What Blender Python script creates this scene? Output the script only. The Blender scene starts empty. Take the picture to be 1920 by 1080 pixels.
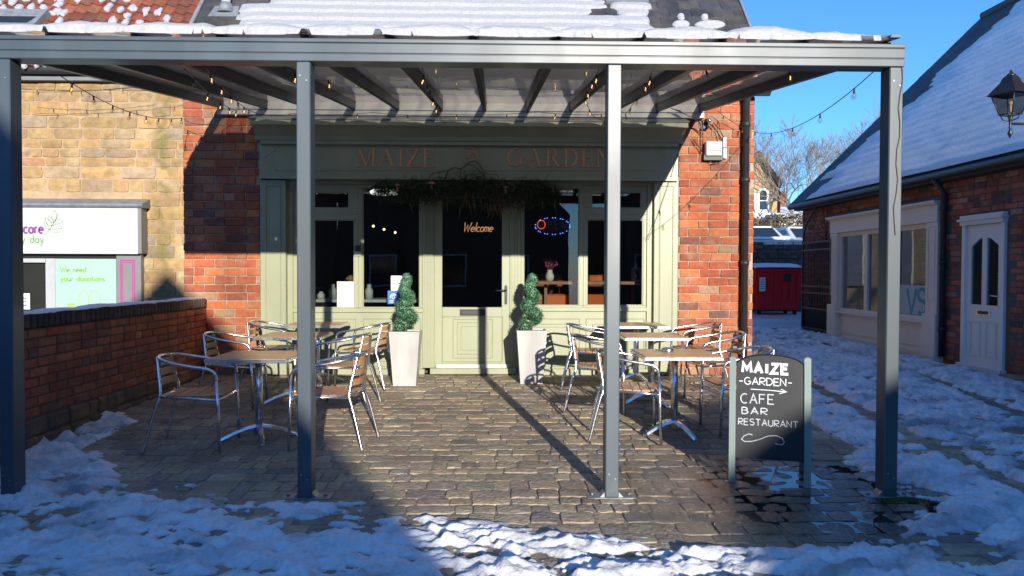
import bpy, math, random
import numpy as np
from mathutils import Vector, Matrix, Quaternion
random.seed(7)
R = math.radians
# ------------------------------------------------------------------ camera, light, exposure
scene = bpy.context.scene
col = bpy.data.collections.new("scene_objects"); scene.collection.children.link(col)
CAM = Vector((0.0, -4.75, 1.455)); FPX = 1387.0
PITCH, YAW, ROLL = R(1.24), R(1.2), R(0.2)
camd = bpy.data.cameras.new("camera"); cam = bpy.data.objects.new("camera", camd); col.objects.link(cam)
camd.sensor_width = 36.0; camd.lens = FPX / 1920 * 36.0; camd.clip_end = 2000; camd.clip_start = 0.05
CR = Matrix.Rotation(-YAW, 3, 'Z') @ Matrix.Rotation(math.pi / 2 - PITCH, 3, 'X') @ Matrix.Rotation(ROLL, 3, 'Z')
cam.location = CAM; cam.rotation_euler = CR.to_euler()
scene.camera = cam
SUN_DIR = Vector((-0.198, 1.0, -0.2366)).normalized()     # direction the light travels
SUN_ELEV = math.asin(-SUN_DIR.z)
world = bpy.data.worlds.new("World"); scene.world = world; world.use_nodes = True
wn = world.node_tree; bg = wn.nodes['Background']
sky = wn.nodes.new('ShaderNodeTexSky'); sky.sky_type = 'NISHITA'; sky.sun_disc = False
sky.sun_elevation = SUN_ELEV; sky.sun_rotation = math.atan2(-SUN_DIR.x, -SUN_DIR.y)
sky.altitude = 100; sky.air_density = 1.0; sky.dust_density = 0.0; sky.ozone_density = 7.5
wn.links.new(sky.outputs[0], bg.inputs['Color']); bg.inputs['Strength'].default_value = 0.15
sl = bpy.data.lights.new("sun", 'SUN'); sun = bpy.data.objects.new("sun", sl); col.objects.link(sun)
sl.energy = 3.65; sl.angle = R(0.5); sl.color = (1.0, 0.92, 0.80)
sun.rotation_euler = SUN_DIR.to_track_quat('-Z', 'Y').to_euler(); sun.location = (4, -20, 12)
scene.view_settings.view_transform = 'Standard'; scene.view_settings.look = 'None'
scene.view_settings.exposure = 0.88; scene.view_settings.gamma = 1.0
scene.view_settings.use_curve_mapping = False
scene.cycles.max_bounces = 8; scene.cycles.transparent_max_bounces = 16
scene.cycles.caustics_reflective = False; scene.cycles.caustics_refractive = False

# ------------------------------------------------------------------ measuring helpers (photograph pixel -> place)
def ray(px, py):
    return CR @ Vector(((px - 960) / FPX, -(py - 540) / FPX, -1.0))
def at(px, py, Y):
    d = ray(px, py); t = (Y - CAM.y) / d.y
    return CAM.x + d.x * t, CAM.z + d.z * t
def atX(px, py, X):
    d = ray(px, py); t = (X - CAM.x) / d.x
    return CAM.y + d.y * t, CAM.z + d.z * t
def gz(x, y):
    return np.where(y < 4.65, 0.031 * np.maximum(y, -6.0), 0.14415 + 0.0113 * (y - 4.65))
def gzf(x, y): return float(gz(x, np.float64(y)))
def gpt(px, py):
    d = ray(px, py); y = 0.0
    for _ in range(30):
        t = (gzf(0, y) - CAM.z) / d.z; y = CAM.y + d.y * t
    return CAM.x + d.x * t, y

# ------------------------------------------------------------------ numpy noise
_rs = np.random.RandomState(3); _perm = _rs.permutation(512); _val = _rs.rand(512)
def vnoise(x, y, s=0):
    x = np.asarray(x, float) + s * 17.3; y = np.asarray(y, float) + s * 9.1
    xi = np.floor(x).astype(int); yi = np.floor(y).astype(int); fx = x - xi; fy = y - yi
    fx = fx * fx * (3 - 2 * fx); fy = fy * fy * (3 - 2 * fy)
    def h(a, b): return _val[_perm[(a + _perm[b & 511]) & 511]]
    a = h(xi, yi); b = h(xi + 1, yi); c = h(xi, yi + 1); d = h(xi + 1, yi + 1)
    return (a + (b - a) * fx) * (1 - fy) + (c + (d - c) * fx) * fy
def fbm(x, y, s=0, o=4):
    t = 0; a = 0.5; n = 0
    for i in range(o):
        t = t + a * vnoise(x * 2 ** i, y * 2 ** i, s + i); n += a; a *= 0.5
    return t / n

# ------------------------------------------------------------------ materials
def nodes(m): return m.node_tree.nodes, m.node_tree.links
def mk(name, color, rough=0.6, metal=0.0, src='rgb', nscale=6.0, var=0.25, bump=0.0, bscale=40.0, tint=None, tscale=1.5, tamt=0.5,
       rvar=0.0, coat=0.0, spec=0.5, bdist=0.01, stretch=None):
    m = bpy.data.materials.new(name); m.use_nodes = True; N, L = nodes(m); b = N['Principled BSDF']
    b.inputs['Roughness'].default_value = rough; b.inputs['Metallic'].default_value = metal
    b.inputs['Specular IOR Level'].default_value = spec; b.inputs['Coat Weight'].default_value = coat
    geo = N.new('ShaderNodeNewGeometry'); vec = geo.outputs['Position']
    if stretch:
        mp = N.new('ShaderNodeMapping'); mp.inputs['Scale'].default_value = stretch; L.new(vec, mp.inputs['Vector']); vec = mp.outputs['Vector']
    if src == 'obj':
        oi = N.new('ShaderNodeObjectInfo'); base = oi.outputs['Color']
    elif src == 'attr':
        an = N.new('ShaderNodeAttribute'); an.attribute_name = 'col'; base = an.outputs['Color']
    else:
        rg = N.new('ShaderNodeRGB'); rg.outputs[0].default_value = (*color, 1); base = rg.outputs[0]
    if tint:
        n2 = N.new('ShaderNodeTexNoise'); n2.inputs['Scale'].default_value = tscale; n2.inputs['Detail'].default_value = 6; L.new(vec, n2.inputs['Vector'])
        r2 = N.new('ShaderNodeValToRGB'); r2.color_ramp.elements[0].position = 0.48; r2.color_ramp.elements[1].position = 0.68
        r2.color_ramp.elements[0].color = (0, 0, 0, 1); r2.color_ramp.elements[1].color = (tamt, tamt, tamt, 1)
        L.new(n2.outputs['Fac'], r2.inputs['Fac'])
        mx = N.new('ShaderNodeMix'); mx.data_type = 'RGBA'; L.new(r2.outputs['Color'], mx.inputs[0]); L.new(base, mx.inputs[6])
        mx.inputs[7].default_value = (*tint, 1); base = mx.outputs[2]
    if var > 0:
        n = N.new('ShaderNodeTexNoise'); n.inputs['Scale'].default_value = nscale; n.inputs['Detail'].default_value = 8; n.inputs['Roughness'].default_value = 0.65
        L.new(vec, n.inputs['Vector'])
        mr = N.new('ShaderNodeMapRange'); mr.inputs[1].default_value = 0.25; mr.inputs[2].default_value = 0.75
        mr.inputs[3].default_value = 1 - var; mr.inputs[4].default_value = 1 + var; L.new(n.outputs['Fac'], mr.inputs[0])
        vm = N.new('ShaderNodeVectorMath'); vm.operation = 'SCALE'; L.new(base, vm.inputs[0]); L.new(mr.outputs[0], vm.inputs['Scale']); base = vm.outputs[0]
    L.new(base, b.inputs['Base Color'])
    if rvar > 0:
        n3 = N.new('ShaderNodeTexNoise'); n3.inputs['Scale'].default_value = nscale * 1.7; n3.inputs['Detail'].default_value = 5; L.new(vec, n3.inputs['Vector'])
        m3 = N.new('ShaderNodeMapRange'); m3.inputs[3].default_value = max(rough - rvar, 0.02); m3.inputs[4].default_value = rough + rvar; L.new(n3.outputs['Fac'], m3.inputs[0])
        L.new(m3.outputs[0], b.inputs['Roughness'])
    if bump > 0:
        nb = N.new('ShaderNodeTexNoise'); nb.inputs['Scale'].default_value = bscale; nb.inputs['Detail'].default_value = 6; L.new(vec, nb.inputs['Vector'])
        bp = N.new('ShaderNodeBump'); bp.inputs['Strength'].default_value = bump; bp.inputs['Distance'].default_value = bdist
        L.new(nb.outputs['Fac'], bp.inputs['Height']); L.new(bp.outputs[0], b.inputs['Normal'])
    return m
def emit(name, color, s):
    m = bpy.data.materials.new(name); m.use_nodes = True; N, L = nodes(m); b = N['Principled BSDF']
    b.inputs['Base Color'].default_value = (*[c * .5 for c in color], 1); b.inputs['Emission Color'].default_value = (*color, 1); b.inputs['Emission Strength'].default_value = s
    return m
def glassmat(name, tint=(.75, .8, .78), refl=1.6, rough=0.0, mx0=0.05):
    m = bpy.data.materials.new(name); m.use_nodes = True; N, L = nodes(m); N.remove(N['Principled BSDF'])
    out = N['Material Output']; tr = N.new('ShaderNodeBsdfTransparent'); tr.inputs[0].default_value = (*tint, 1)
    gl = N.new('ShaderNodeBsdfGlossy'); gl.inputs['Roughness'].default_value = rough; gl.inputs['Color'].default_value = (.95, .97, 1, 1)
    fr = N.new('ShaderNodeFresnel'); fr.inputs['IOR'].default_value = 1.5
    mu = N.new('ShaderNodeMath'); mu.operation = 'MULTIPLY'; mu.inputs[1].default_value = refl; mu.use_clamp = True; L.new(fr.outputs[0], mu.inputs[0])
    geo = N.new('ShaderNodeNewGeometry'); nb = N.new('ShaderNodeTexNoise'); nb.inputs['Scale'].default_value = 1.3; L.new(geo.outputs['Position'], nb.inputs['Vector'])
    bp = N.new('ShaderNodeBump'); bp.inputs['Strength'].default_value = 0.05; bp.inputs['Distance'].default_value = 0.02; L.new(nb.outputs['Fac'], bp.inputs['Height'])
    L.new(bp.outputs[0], gl.inputs['Normal'])
    bk = N.new('ShaderNodeMath'); bk.operation = 'SUBTRACT'; bk.inputs[0].default_value = 1; L.new(geo.outputs['Backfacing'], bk.inputs[1]); mb_ = N.new('ShaderNodeMath'); mb_.operation = 'MULTIPLY'; L.new(mu.outputs[0], mb_.inputs[0]); L.new(bk.outputs[0], mb_.inputs[1]); ms = N.new('ShaderNodeMixShader'); L.new(mb_.outputs[0], ms.inputs[0]); L.new(tr.outputs[0], ms.inputs[1]); L.new(gl.outputs[0], ms.inputs[2])
    L.new(ms.outputs[0], out.inputs['Surface']); return m

M = {}
M['brick'] = mk('brick', (1, 1, 1), .85, src='obj', nscale=22, var=.28, bump=.5, bscale=60, bdist=.006, tint=(.36, .27, .19), tscale=7, tamt=.35)
M['brick_a'] = mk('brick_joined', (1, 1, 1), .85, src='attr', nscale=22, var=.28, bump=.5, bscale=60, bdist=.006, tint=(.30, .22, .16), tscale=7, tamt=.3)
M['stone'] = mk('sandstone', (1, 1, 1), .9, src='obj', nscale=9, var=.3, bump=.8, bscale=26, bdist=.015, tint=(.30, .20, .09), tscale=5, tamt=.6)
M['mortar'] = mk('mortar', (.46, .34, .25), .95, nscale=15, var=.15, bump=.4)
M['mortar_d'] = mk('mortar_dark', (.13, .105, .085), .95, nscale=15, var=.3, bump=.4)
M['mortar_s'] = mk('mortar_sand', (.42, .30, .18), .95, nscale=8, var=.2, bump=.5)
def settmat(name, src):
    m = mk(name, (1, 1, 1), .8, src=src, nscale=24, var=.4, bump=1.0, bscale=34, bdist=.012, tint=(.36, .29, .19), tscale=2.5, tamt=.5)
    N, L = nodes(m); b = N['Principled BSDF']
    geo = N.new('ShaderNodeNewGeometry'); mp = N.new('ShaderNodeMapping'); mp.vector_type = 'POINT'
    # meltwater pool round the chalkboard and right-hand post
    mp.inputs['Location'].default_value = (-2.0 / 1.3, 0.05 / .95, 0); mp.inputs['Scale'].default_value = (1 / 1.3, 1 / .95, 0)
    L.new(geo.outputs['Position'], mp.inputs['Vector'])
    ln = N.new('ShaderNodeVectorMath'); ln.operation = 'LENGTH'; L.new(mp.outputs[0], ln.inputs[0])
    nz = N.new('ShaderNodeTexNoise'); nz.inputs['Scale'].default_value = 4; nz.inputs['Detail'].default_value = 4; L.new(geo.outputs['Position'], nz.inputs['Vector'])
    ad = N.new('ShaderNodeMath'); ad.operation = 'ADD'; L.new(ln.outputs['Value'], ad.inputs[0]); L.new(nz.outputs['Fac'], ad.inputs[1])
    wet = N.new('ShaderNodeMapRange'); wet.inputs[1].default_value = 1.75; wet.inputs[2].default_value = 1.1; L.new(ad.outputs[0], wet.inputs[0])
    old = b.inputs['Base Color'].links[0].from_socket
    dk = N.new('ShaderNodeMapRange'); dk.inputs[3].default_value = 1.0; dk.inputs[4].default_value = .32; L.new(wet.outputs[0], dk.inputs[0])
    vm = N.new('ShaderNodeVectorMath'); vm.operation = 'SCALE'; L.new(old, vm.inputs[0]); L.new(dk.outputs[0], vm.inputs['Scale']); L.new(vm.outputs[0], b.inputs['Base Color'])
    rr = N.new('ShaderNodeMapRange'); rr.inputs[3].default_value = .8; rr.inputs[4].default_value = .12; L.new(wet.outputs[0], rr.inputs[0]); L.new(rr.outputs[0], b.inputs['Roughness'])
    return m
M['darkbrick'] = mk('dark_brick_plain', (.15, .085, .06), .9, nscale=3, var=.3)
M['sett'] = settmat('gritstone', 'obj'); M['sett_a'] = settmat('gritstone_joined', 'attr')
M['bed'] = mk('joint_grit', (.34, .28, .20), .95, nscale=12, var=.5, bump=.8, bscale=80, tint=(.12, .10, .07), tscale=3, tamt=.95)
M['steel'] = mk('zinc_plate', (.32, .33, .34), .45, .7, nscale=12, var=.2)
M['ground'] = mk('slushy_ground', (.16, .16, .16), .8, nscale=1.2, var=.4, tint=(.6, .62, .66), tscale=.6, tamt=.9, bump=.4)
M['alu_dark'] = mk('grey_powder_coat', (.066, .090, .104), .40, 0.0, nscale=2.0, var=.08, rvar=.1, coat=.1, spec=.6, stretch=(1, 1, .4))
M['rafter'] = mk('shaded_powder_coat', (.018, .022, .026), .45, nscale=2.0, var=.08, rvar=.1, stretch=(1, 1, .4))  # same powder coat as the posts, shade under the roof painted in as darker colour
M['chrome'] = mk('polished_aluminium', (.76, .77, .78), .27, 1.0, nscale=10, var=.08, rvar=.1)
M['wood'] = mk('teak_slat', (.40, .225, .10), .45, src='obj', nscale=9, var=.22, bump=.25, bscale=30, stretch=(1, 6, 6))
M['green'] = mk('sage_paint', (.315, .335, .215), .42, nscale=3, var=.05, bump=.05, bscale=15, rvar=.06)
M['cream'] = mk('cream_paint', (.80, .71, .60), .5, nscale=2, var=.06, bump=.05)
M['white'] = mk('white_paint', (.56, .555, .53), .45, nscale=3, var=.05)
M['upvc'] = mk('pale_door', (.80, .78, .75), .35, nscale=3, var=.04)
M['black'] = mk('black_metal', (.018, .018, .02), .4, nscale=8, var=.2)
M['blackp'] = mk('black_plastic', (.03, .03, .03), .5, nscale=8, var=.2)
M['grey'] = mk('grey_plastic', (.42, .44, .44), .5, nscale=5, var=.08)
M['lead'] = mk('lead_sheet', (.20, .22, .24), .55, nscale=10, var=.3, rvar=.15)
M['slate'] = mk('slate', (1, 1, 1), .62, src='obj', nscale=9, var=.3, bump=.4, bscale=25, tint=(.10, .09, .075), tscale=3, tamt=.6, rvar=.12)
M['slate_a'] = mk('slate_joined', (.05, .053, .06), .62, nscale=9, var=.3, bump=.4, bscale=25)
M['tile'] = mk('clay_tile', (1, 1, 1), .8, src='obj', nscale=14, var=.35, bump=.5, bscale=50, tint=(.10, .06, .045), tscale=6, tamt=.7)
M['gold'] = mk('copper_letter', (.70, .37, .19), .4, .0, nscale=5, var=.08)
M['planter'] = mk('white_planter', (.48, .475, .465), .4, nscale=3, var=.05, rvar=.1)
M['leaf'] = mk('box_leaf', (1, 1, 1), .35, src='attr', nscale=30, var=.3)
M['stem'] = mk('stem_brown', (.14, .09, .05), .8, nscale=20, var=.3)
M['bark'] = mk('bark', (.16, .135, .10), .9, nscale=6, var=.3)
M['twig'] = mk('twig', (.25, .21, .15), .9, nscale=3, var=.25)
M['pine'] = mk('pine_garland', (.022, .038, .016), .7, nscale=30, var=.5)
M['dried'] = mk('dried_sprig', (.20, .13, .06), .8, nscale=20, var=.3)
M['mushroom'] = mk('mushroom_cap', (.42, .20, .15), .6, nscale=20, var=.2)
M['board_green'] = mk('board_green', (.21, .28, .245), .45, nscale=3, var=.06)
M['chalkboard'] = mk('chalkboard', (.013, .015, .018), .5, nscale=5, var=.4, tint=(.03, .032, .035), tscale=2, tamt=.6, rvar=.1)
M['chalk'] = mk('chalk', (.80, .84, .84), .9, nscale=60, var=.2)
M['chalk_thin'] = mk('chalk_faint', (.55, .58, .60), .9, nscale=60, var=.35)
M['glass'] = glassmat('shop_glass', (.72, .76, .76), 2.2)
M['glass2'] = glassmat('lane_glass', (.5, .55, .57), 3.2)
M['lampglass'] = glassmat('lantern_glass', (.55, .5, .42), 1.3, .08)
M['bulbglass'] = glassmat('bulb_glass', (.93, .88, .78), 2.0)
M['filament'] = emit('filament', (1, .6, .25), 1.6)
M['filament_off'] = mk('filament_off', (.6, .45, .25), .4, .6, var=0)
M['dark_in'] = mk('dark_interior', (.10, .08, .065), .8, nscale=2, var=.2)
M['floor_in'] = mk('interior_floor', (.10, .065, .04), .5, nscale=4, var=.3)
M['orange'] = mk('orange_seat', (.85, .17, .03), .6, nscale=8, var=.1)
M['counter'] = mk('counter_wood', (.36, .18, .08), .5, nscale=8, var=.2)
M['paper'] = mk('paper', (.80, .80, .78), .8, nscale=3, var=.04)
M['ink'] = mk('ink', (.08, .08, .09), .8, var=0)
M['blue'] = mk('blue_sticker', (.02, .16, .62), .4, var=0)
M['purple'] = mk('purple_print', (.22, .06, .30), .5, var=0)
M['lime'] = mk('green_print', (.12, .33, .06), .5, var=0)
M['sage_print'] = mk('leaf_print', (.10, .20, .07), .5, var=0)
M['mint'] = mk('mint_poster', (.34, .52, .44), .5, nscale=3, var=.03)
M['lime2'] = mk('lime_print', (.20, .42, .05), .5, var=0)
M['lemon'] = mk('pale_lime_print', (.32, .46, .14), .5, var=0)
M['magenta'] = mk('magenta_trim', (.50, .05, .28), .45, var=0)
M['shopgrey'] = mk('shop_grey', (.20, .205, .21), .45, nscale=4, var=.08)
M['teal'] = mk('teal_print', (.05, .30, .36), .5, var=0)
M['frost'] = mk('frosted_film', (.42, .50, .54), .6, var=0)
M['red'] = mk('red_bin', (.80, .02, .025), .4, nscale=6, var=.15, rvar=.1)
M['carwhite'] = mk('car_paint', (.62, .66, .70), .25, nscale=2, var=.03, coat=.5)
M['carglass'] = mk('car_glass', (.02, .03, .035), .08, spec=.8, var=0)
M['tyre'] = mk('tyre', (.02, .02, .02), .8, var=.2)
M['render'] = mk('buff_wall', (.42, .29, .17), .9, nscale=3, var=.2)
M['hedge'] = mk('hedge', (1, 1, 1), .8, src='attr', var=.2)
M['moss'] = mk('moss', (.09, .12, .02), .9, nscale=40, var=.4)
M['ledblue'] = emit('led_blue', (.12, .22, 1), 4.5)
M['ledred'] = emit('led_orange', (1, .10, .03), 2.5)
M['lampwarm'] = emit('interior_lamp', (1, .72, .42), 2.5)
M['lampwhite'] = emit('interior_pendant', (1, .96, .9), 1.6)
M['neon'] = emit('welcome_gold', (1, .48, .18), .25)
M['heather'] = mk('heather', (.42, .07, .13), .8, nscale=30, var=.4)
M['leaflitter'] = mk('leaf_litter', (.24, .12, .04), .8, nscale=30, var=.5)
M['water'] = mk('meltwater', (.012, .013, .013), .03, var=0, bump=.12, bscale=9, spec=.6, bdist=.01)
# canopy glazing: grimy glass, glossy below
def panelmat():
    m = bpy.data.materials.new('canopy_glazing'); m.use_nodes = True; N, L = nodes(m); N.remove(N['Principled BSDF'])
    geo = N.new('ShaderNodeNewGeometry'); mp = N.new('ShaderNodeMapping'); mp.inputs['Scale'].default_value = (5, .8, 1); L.new(geo.outputs['Position'], mp.inputs['Vector'])
    nz = N.new('ShaderNodeTexNoise'); nz.inputs['Scale'].default_value = 1.5; nz.inputs['Detail'].default_value = 5; L.new(mp.outputs[0], nz.inputs['Vector'])
    df = N.new('ShaderNodeBsdfDiffuse'); df.inputs[0].default_value = (.46, .39, .32, 1); tl = N.new('ShaderNodeBsdfTranslucent'); tl.inputs[0].default_value = (.97, .84, .73, 1)
    tr = N.new('ShaderNodeBsdfTransparent'); tr.inputs[0].default_value = (.97, .93, .87, 1); gl = N.new('ShaderNodeBsdfGlossy'); gl.inputs['Roughness'].default_value = .04
    nb = N.new('ShaderNodeTexNoise'); nb.inputs['Scale'].default_value = 1.6; nb.inputs['Detail'].default_value = 3; L.new(geo.outputs['Position'], nb.inputs['Vector'])
    bp = N.new('ShaderNodeBump'); bp.inputs['Strength'].default_value = .2; bp.inputs['Distance'].default_value = .04; L.new(nb.outputs['Fac'], bp.inputs['Height']); L.new(bp.outputs[0], gl.inputs['Normal'])
    m1 = N.new('ShaderNodeMixShader'); m1.inputs[0].default_value = .90; L.new(df.outputs[0], m1.inputs[1]); L.new(tl.outputs[0], m1.inputs[2])
    mr = N.new('ShaderNodeMapRange'); mr.inputs[1].default_value = .3; mr.inputs[2].default_value = .7; mr.inputs[3].default_value = .74; mr.inputs[4].default_value = .52; L.new(nz.outputs['Fac'], mr.inputs[0])
    m2 = N.new('ShaderNodeMixShader'); L.new(mr.outputs[0], m2.inputs[0]); L.new(m1.outputs[0], m2.inputs[1]); L.new(tr.outputs[0], m2.inputs[2])
    fr = N.new('ShaderNodeFresnel'); fr.inputs['IOR'].default_value = 1.6
    mu = N.new('ShaderNodeMath'); mu.operation = 'MULTIPLY'; mu.inputs[1].default_value = 1.5; mu.use_clamp = True; L.new(fr.outputs[0], mu.inputs[0])
    bk = N.new('ShaderNodeMath'); bk.operation = 'SUBTRACT'; bk.inputs[0].default_value = 1; L.new(geo.outputs['Backfacing'], bk.inputs[1]); mb_ = N.new('ShaderNodeMath'); mb_.operation = 'MULTIPLY'; L.new(mu.outputs[0], mb_.inputs[0]); L.new(bk.outputs[0], mb_.inputs[1]); m3 = N.new('ShaderNodeMixShader'); L.new(mb_.outputs[0], m3.inputs[0]); L.new(m2.outputs[0], m3.inputs[1]); L.new(gl.outputs[0], m3.inputs[2])
    L.new(m3.outputs[0], N['Material Output'].inputs['Surface']); return m
M['panel'] = panelmat()
def snowmat(name='snow', base=(.95, .95, .95, 1)):
    m = bpy.data.materials.new(name); m.use_nodes = True; N, L = nodes(m); b = N['Principled BSDF']
    an = N.new('ShaderNodeAttribute'); an.attribute_name = 'slush'
    mx = N.new('ShaderNodeMix'); mx.data_type = 'RGBA'; L.new(an.outputs['Fac'], mx.inputs[0])
    mx.inputs[6].default_value = base; mx.inputs[7].default_value = (.30, .31, .31, 1)
    g0_ = N.new('ShaderNodeNewGeometry'); ng = N.new('ShaderNodeTexNoise'); ng.inputs['Scale'].default_value = 26; ng.inputs['Detail'].default_value = 8; ng.inputs['Roughness'].default_value = .75; L.new(g0_.outputs['Position'], ng.inputs['Vector'])
    mg = N.new('ShaderNodeMapRange'); mg.inputs[1].default_value = .36; mg.inputs[2].default_value = .56; mg.inputs[3].default_value = .80; mg.inputs[4].default_value = 1.0; L.new(ng.outputs['Fac'], mg.inputs[0])
    vg = N.new('ShaderNodeVectorMath'); vg.operation = 'SCALE'; L.new(mx.outputs[2], vg.inputs[0]); L.new(mg.outputs[0], vg.inputs['Scale']); L.new(vg.outputs[0], b.inputs['Base Color'])
    rr = N.new('ShaderNodeMapRange'); rr.inputs[3].default_value = .6; rr.inputs[4].default_value = .22; L.new(an.outputs['Fac'], rr.inputs[0]); L.new(rr.outputs[0], b.inputs['Roughness'])
    b.inputs['Subsurface Weight'].default_value = .25; b.inputs['Subsurface Radius'].default_value = (.02, .025, .03); b.inputs['Subsurface Scale'].default_value = .5
    geo = N.new('ShaderNodeNewGeometry')
    n1 = N.new('ShaderNodeTexNoise'); n1.inputs['Scale'].default_value = 32; n1.inputs['Detail'].default_value = 9; n1.inputs['Roughness'].default_value = .7; L.new(geo.outputs['Position'], n1.inputs['Vector'])
    bp = N.new('ShaderNodeBump'); bp.inputs['Strength'].default_value = .85; bp.inputs['Distance'].default_value = .02; L.new(n1.outputs['Fac'], bp.inputs['Height']); L.new(bp.outputs[0], b.inputs['Normal'])
    return m
M['snow'] = snowmat(); M['oldsnow'] = snowmat('melting_roof_snow', (.47, .475, .49, 1))
def thin_snow():
    m = snowmat('canopy_snow', (.78, .785, .79, 1)); N, L = nodes(m); t = N.new('ShaderNodeBsdfTranslucent'); t.inputs[0].default_value = (.92, .92, .93, 1)
    ms = N.new('ShaderNodeMixShader'); ms.inputs[0].default_value = .30; L.new(N['Principled BSDF'].outputs[0], ms.inputs[1]); L.new(t.outputs[0], ms.inputs[2]); L.new(ms.outputs[0], N['Material Output'].inputs['Surface']); return m
M['canopysnow'] = thin_snow()
def streak(m, lo=.72, hi=1.12, sc=(1.1, 1.1, .35), green=None):
    """weathering on masonry: damp and soot running down in broad streaks; optional green algae stripe"""
    N, L = nodes(m); b = N['Principled BSDF']; old = b.inputs['Base Color'].links[0].from_socket
    geo = N.new('ShaderNodeNewGeometry'); mp = N.new('ShaderNodeMapping'); mp.inputs['Scale'].default_value = sc; L.new(geo.outputs['Position'], mp.inputs['Vector'])
    n = N.new('ShaderNodeTexNoise'); n.inputs['Scale'].default_value = 1.4; n.inputs['Detail'].default_value = 5; L.new(mp.outputs[0], n.inputs['Vector'])
    mr = N.new('ShaderNodeMapRange'); mr.inputs[1].default_value = .35; mr.inputs[2].default_value = .65; mr.inputs[3].default_value = lo; mr.inputs[4].default_value = hi; L.new(n.outputs['Fac'], mr.inputs[0])
    vm = N.new('ShaderNodeVectorMath'); vm.operation = 'SCALE'; L.new(old, vm.inputs[0]); L.new(mr.outputs[0], vm.inputs['Scale']); out = vm.outputs[0]
    if green:
        x0, w = green; sx = N.new('ShaderNodeSeparateXYZ'); L.new(geo.outputs['Position'], sx.inputs[0])
        a = N.new('ShaderNodeMath'); a.operation = 'SUBTRACT'; L.new(sx.outputs[0], a.inputs[0]); a.inputs[1].default_value = x0
        c = N.new('ShaderNodeMath'); c.operation = 'ABSOLUTE'; L.new(a.outputs[0], c.inputs[0]); r2 = N.new('ShaderNodeMapRange'); r2.inputs[1].default_value = w; r2.inputs[2].default_value = 0; L.new(c.outputs[0], r2.inputs[0])
        n2 = N.new('ShaderNodeTexNoise'); n2.inputs['Scale'].default_value = 5; n2.inputs['Detail'].default_value = 6; L.new(geo.outputs['Position'], n2.inputs['Vector'])
        r3 = N.new('ShaderNodeMapRange'); r3.inputs[1].default_value = .40; r3.inputs[2].default_value = .62; L.new(n2.outputs['Fac'], r3.inputs[0])
        mu = N.new('ShaderNodeMath'); mu.operation = 'MULTIPLY'; L.new(r2.outputs[0], mu.inputs[0]); L.new(r3.outputs[0], mu.inputs[1])
        mx = N.new('ShaderNodeMix'); mx.data_type = 'RGBA'; L.new(mu.outputs[0], mx.inputs[0]); L.new(out, mx.inputs[6]); mx.inputs[7].default_value = (.20, .17, .06, 1); out = mx.outputs[2]
    L.new(out, b.inputs['Base Color'])
for k_ in ('brick', 'brick_a', 'mortar'): streak(M[k_])
streak(M['stone'], .8, 1.12, green=(at(304, 400, 7.65)[0], .26)); streak(M['mortar_s'], .8, 1.1, green=(at(304, 400, 7.65)[0], .26))
streak(M['alu_dark'], .86, 1.14, (3, 3, .3)); streak(M['planter'], .82, 1.05, (3, 3, 1)); streak(M['green'], .93, 1.05, (2, 2, .6)); streak(M['sett'], .80, 1.15, (1.2, 1.2, 1)); streak(M['sett_a'], .80, 1.15, (1.2, 1.2, 1))

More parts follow.
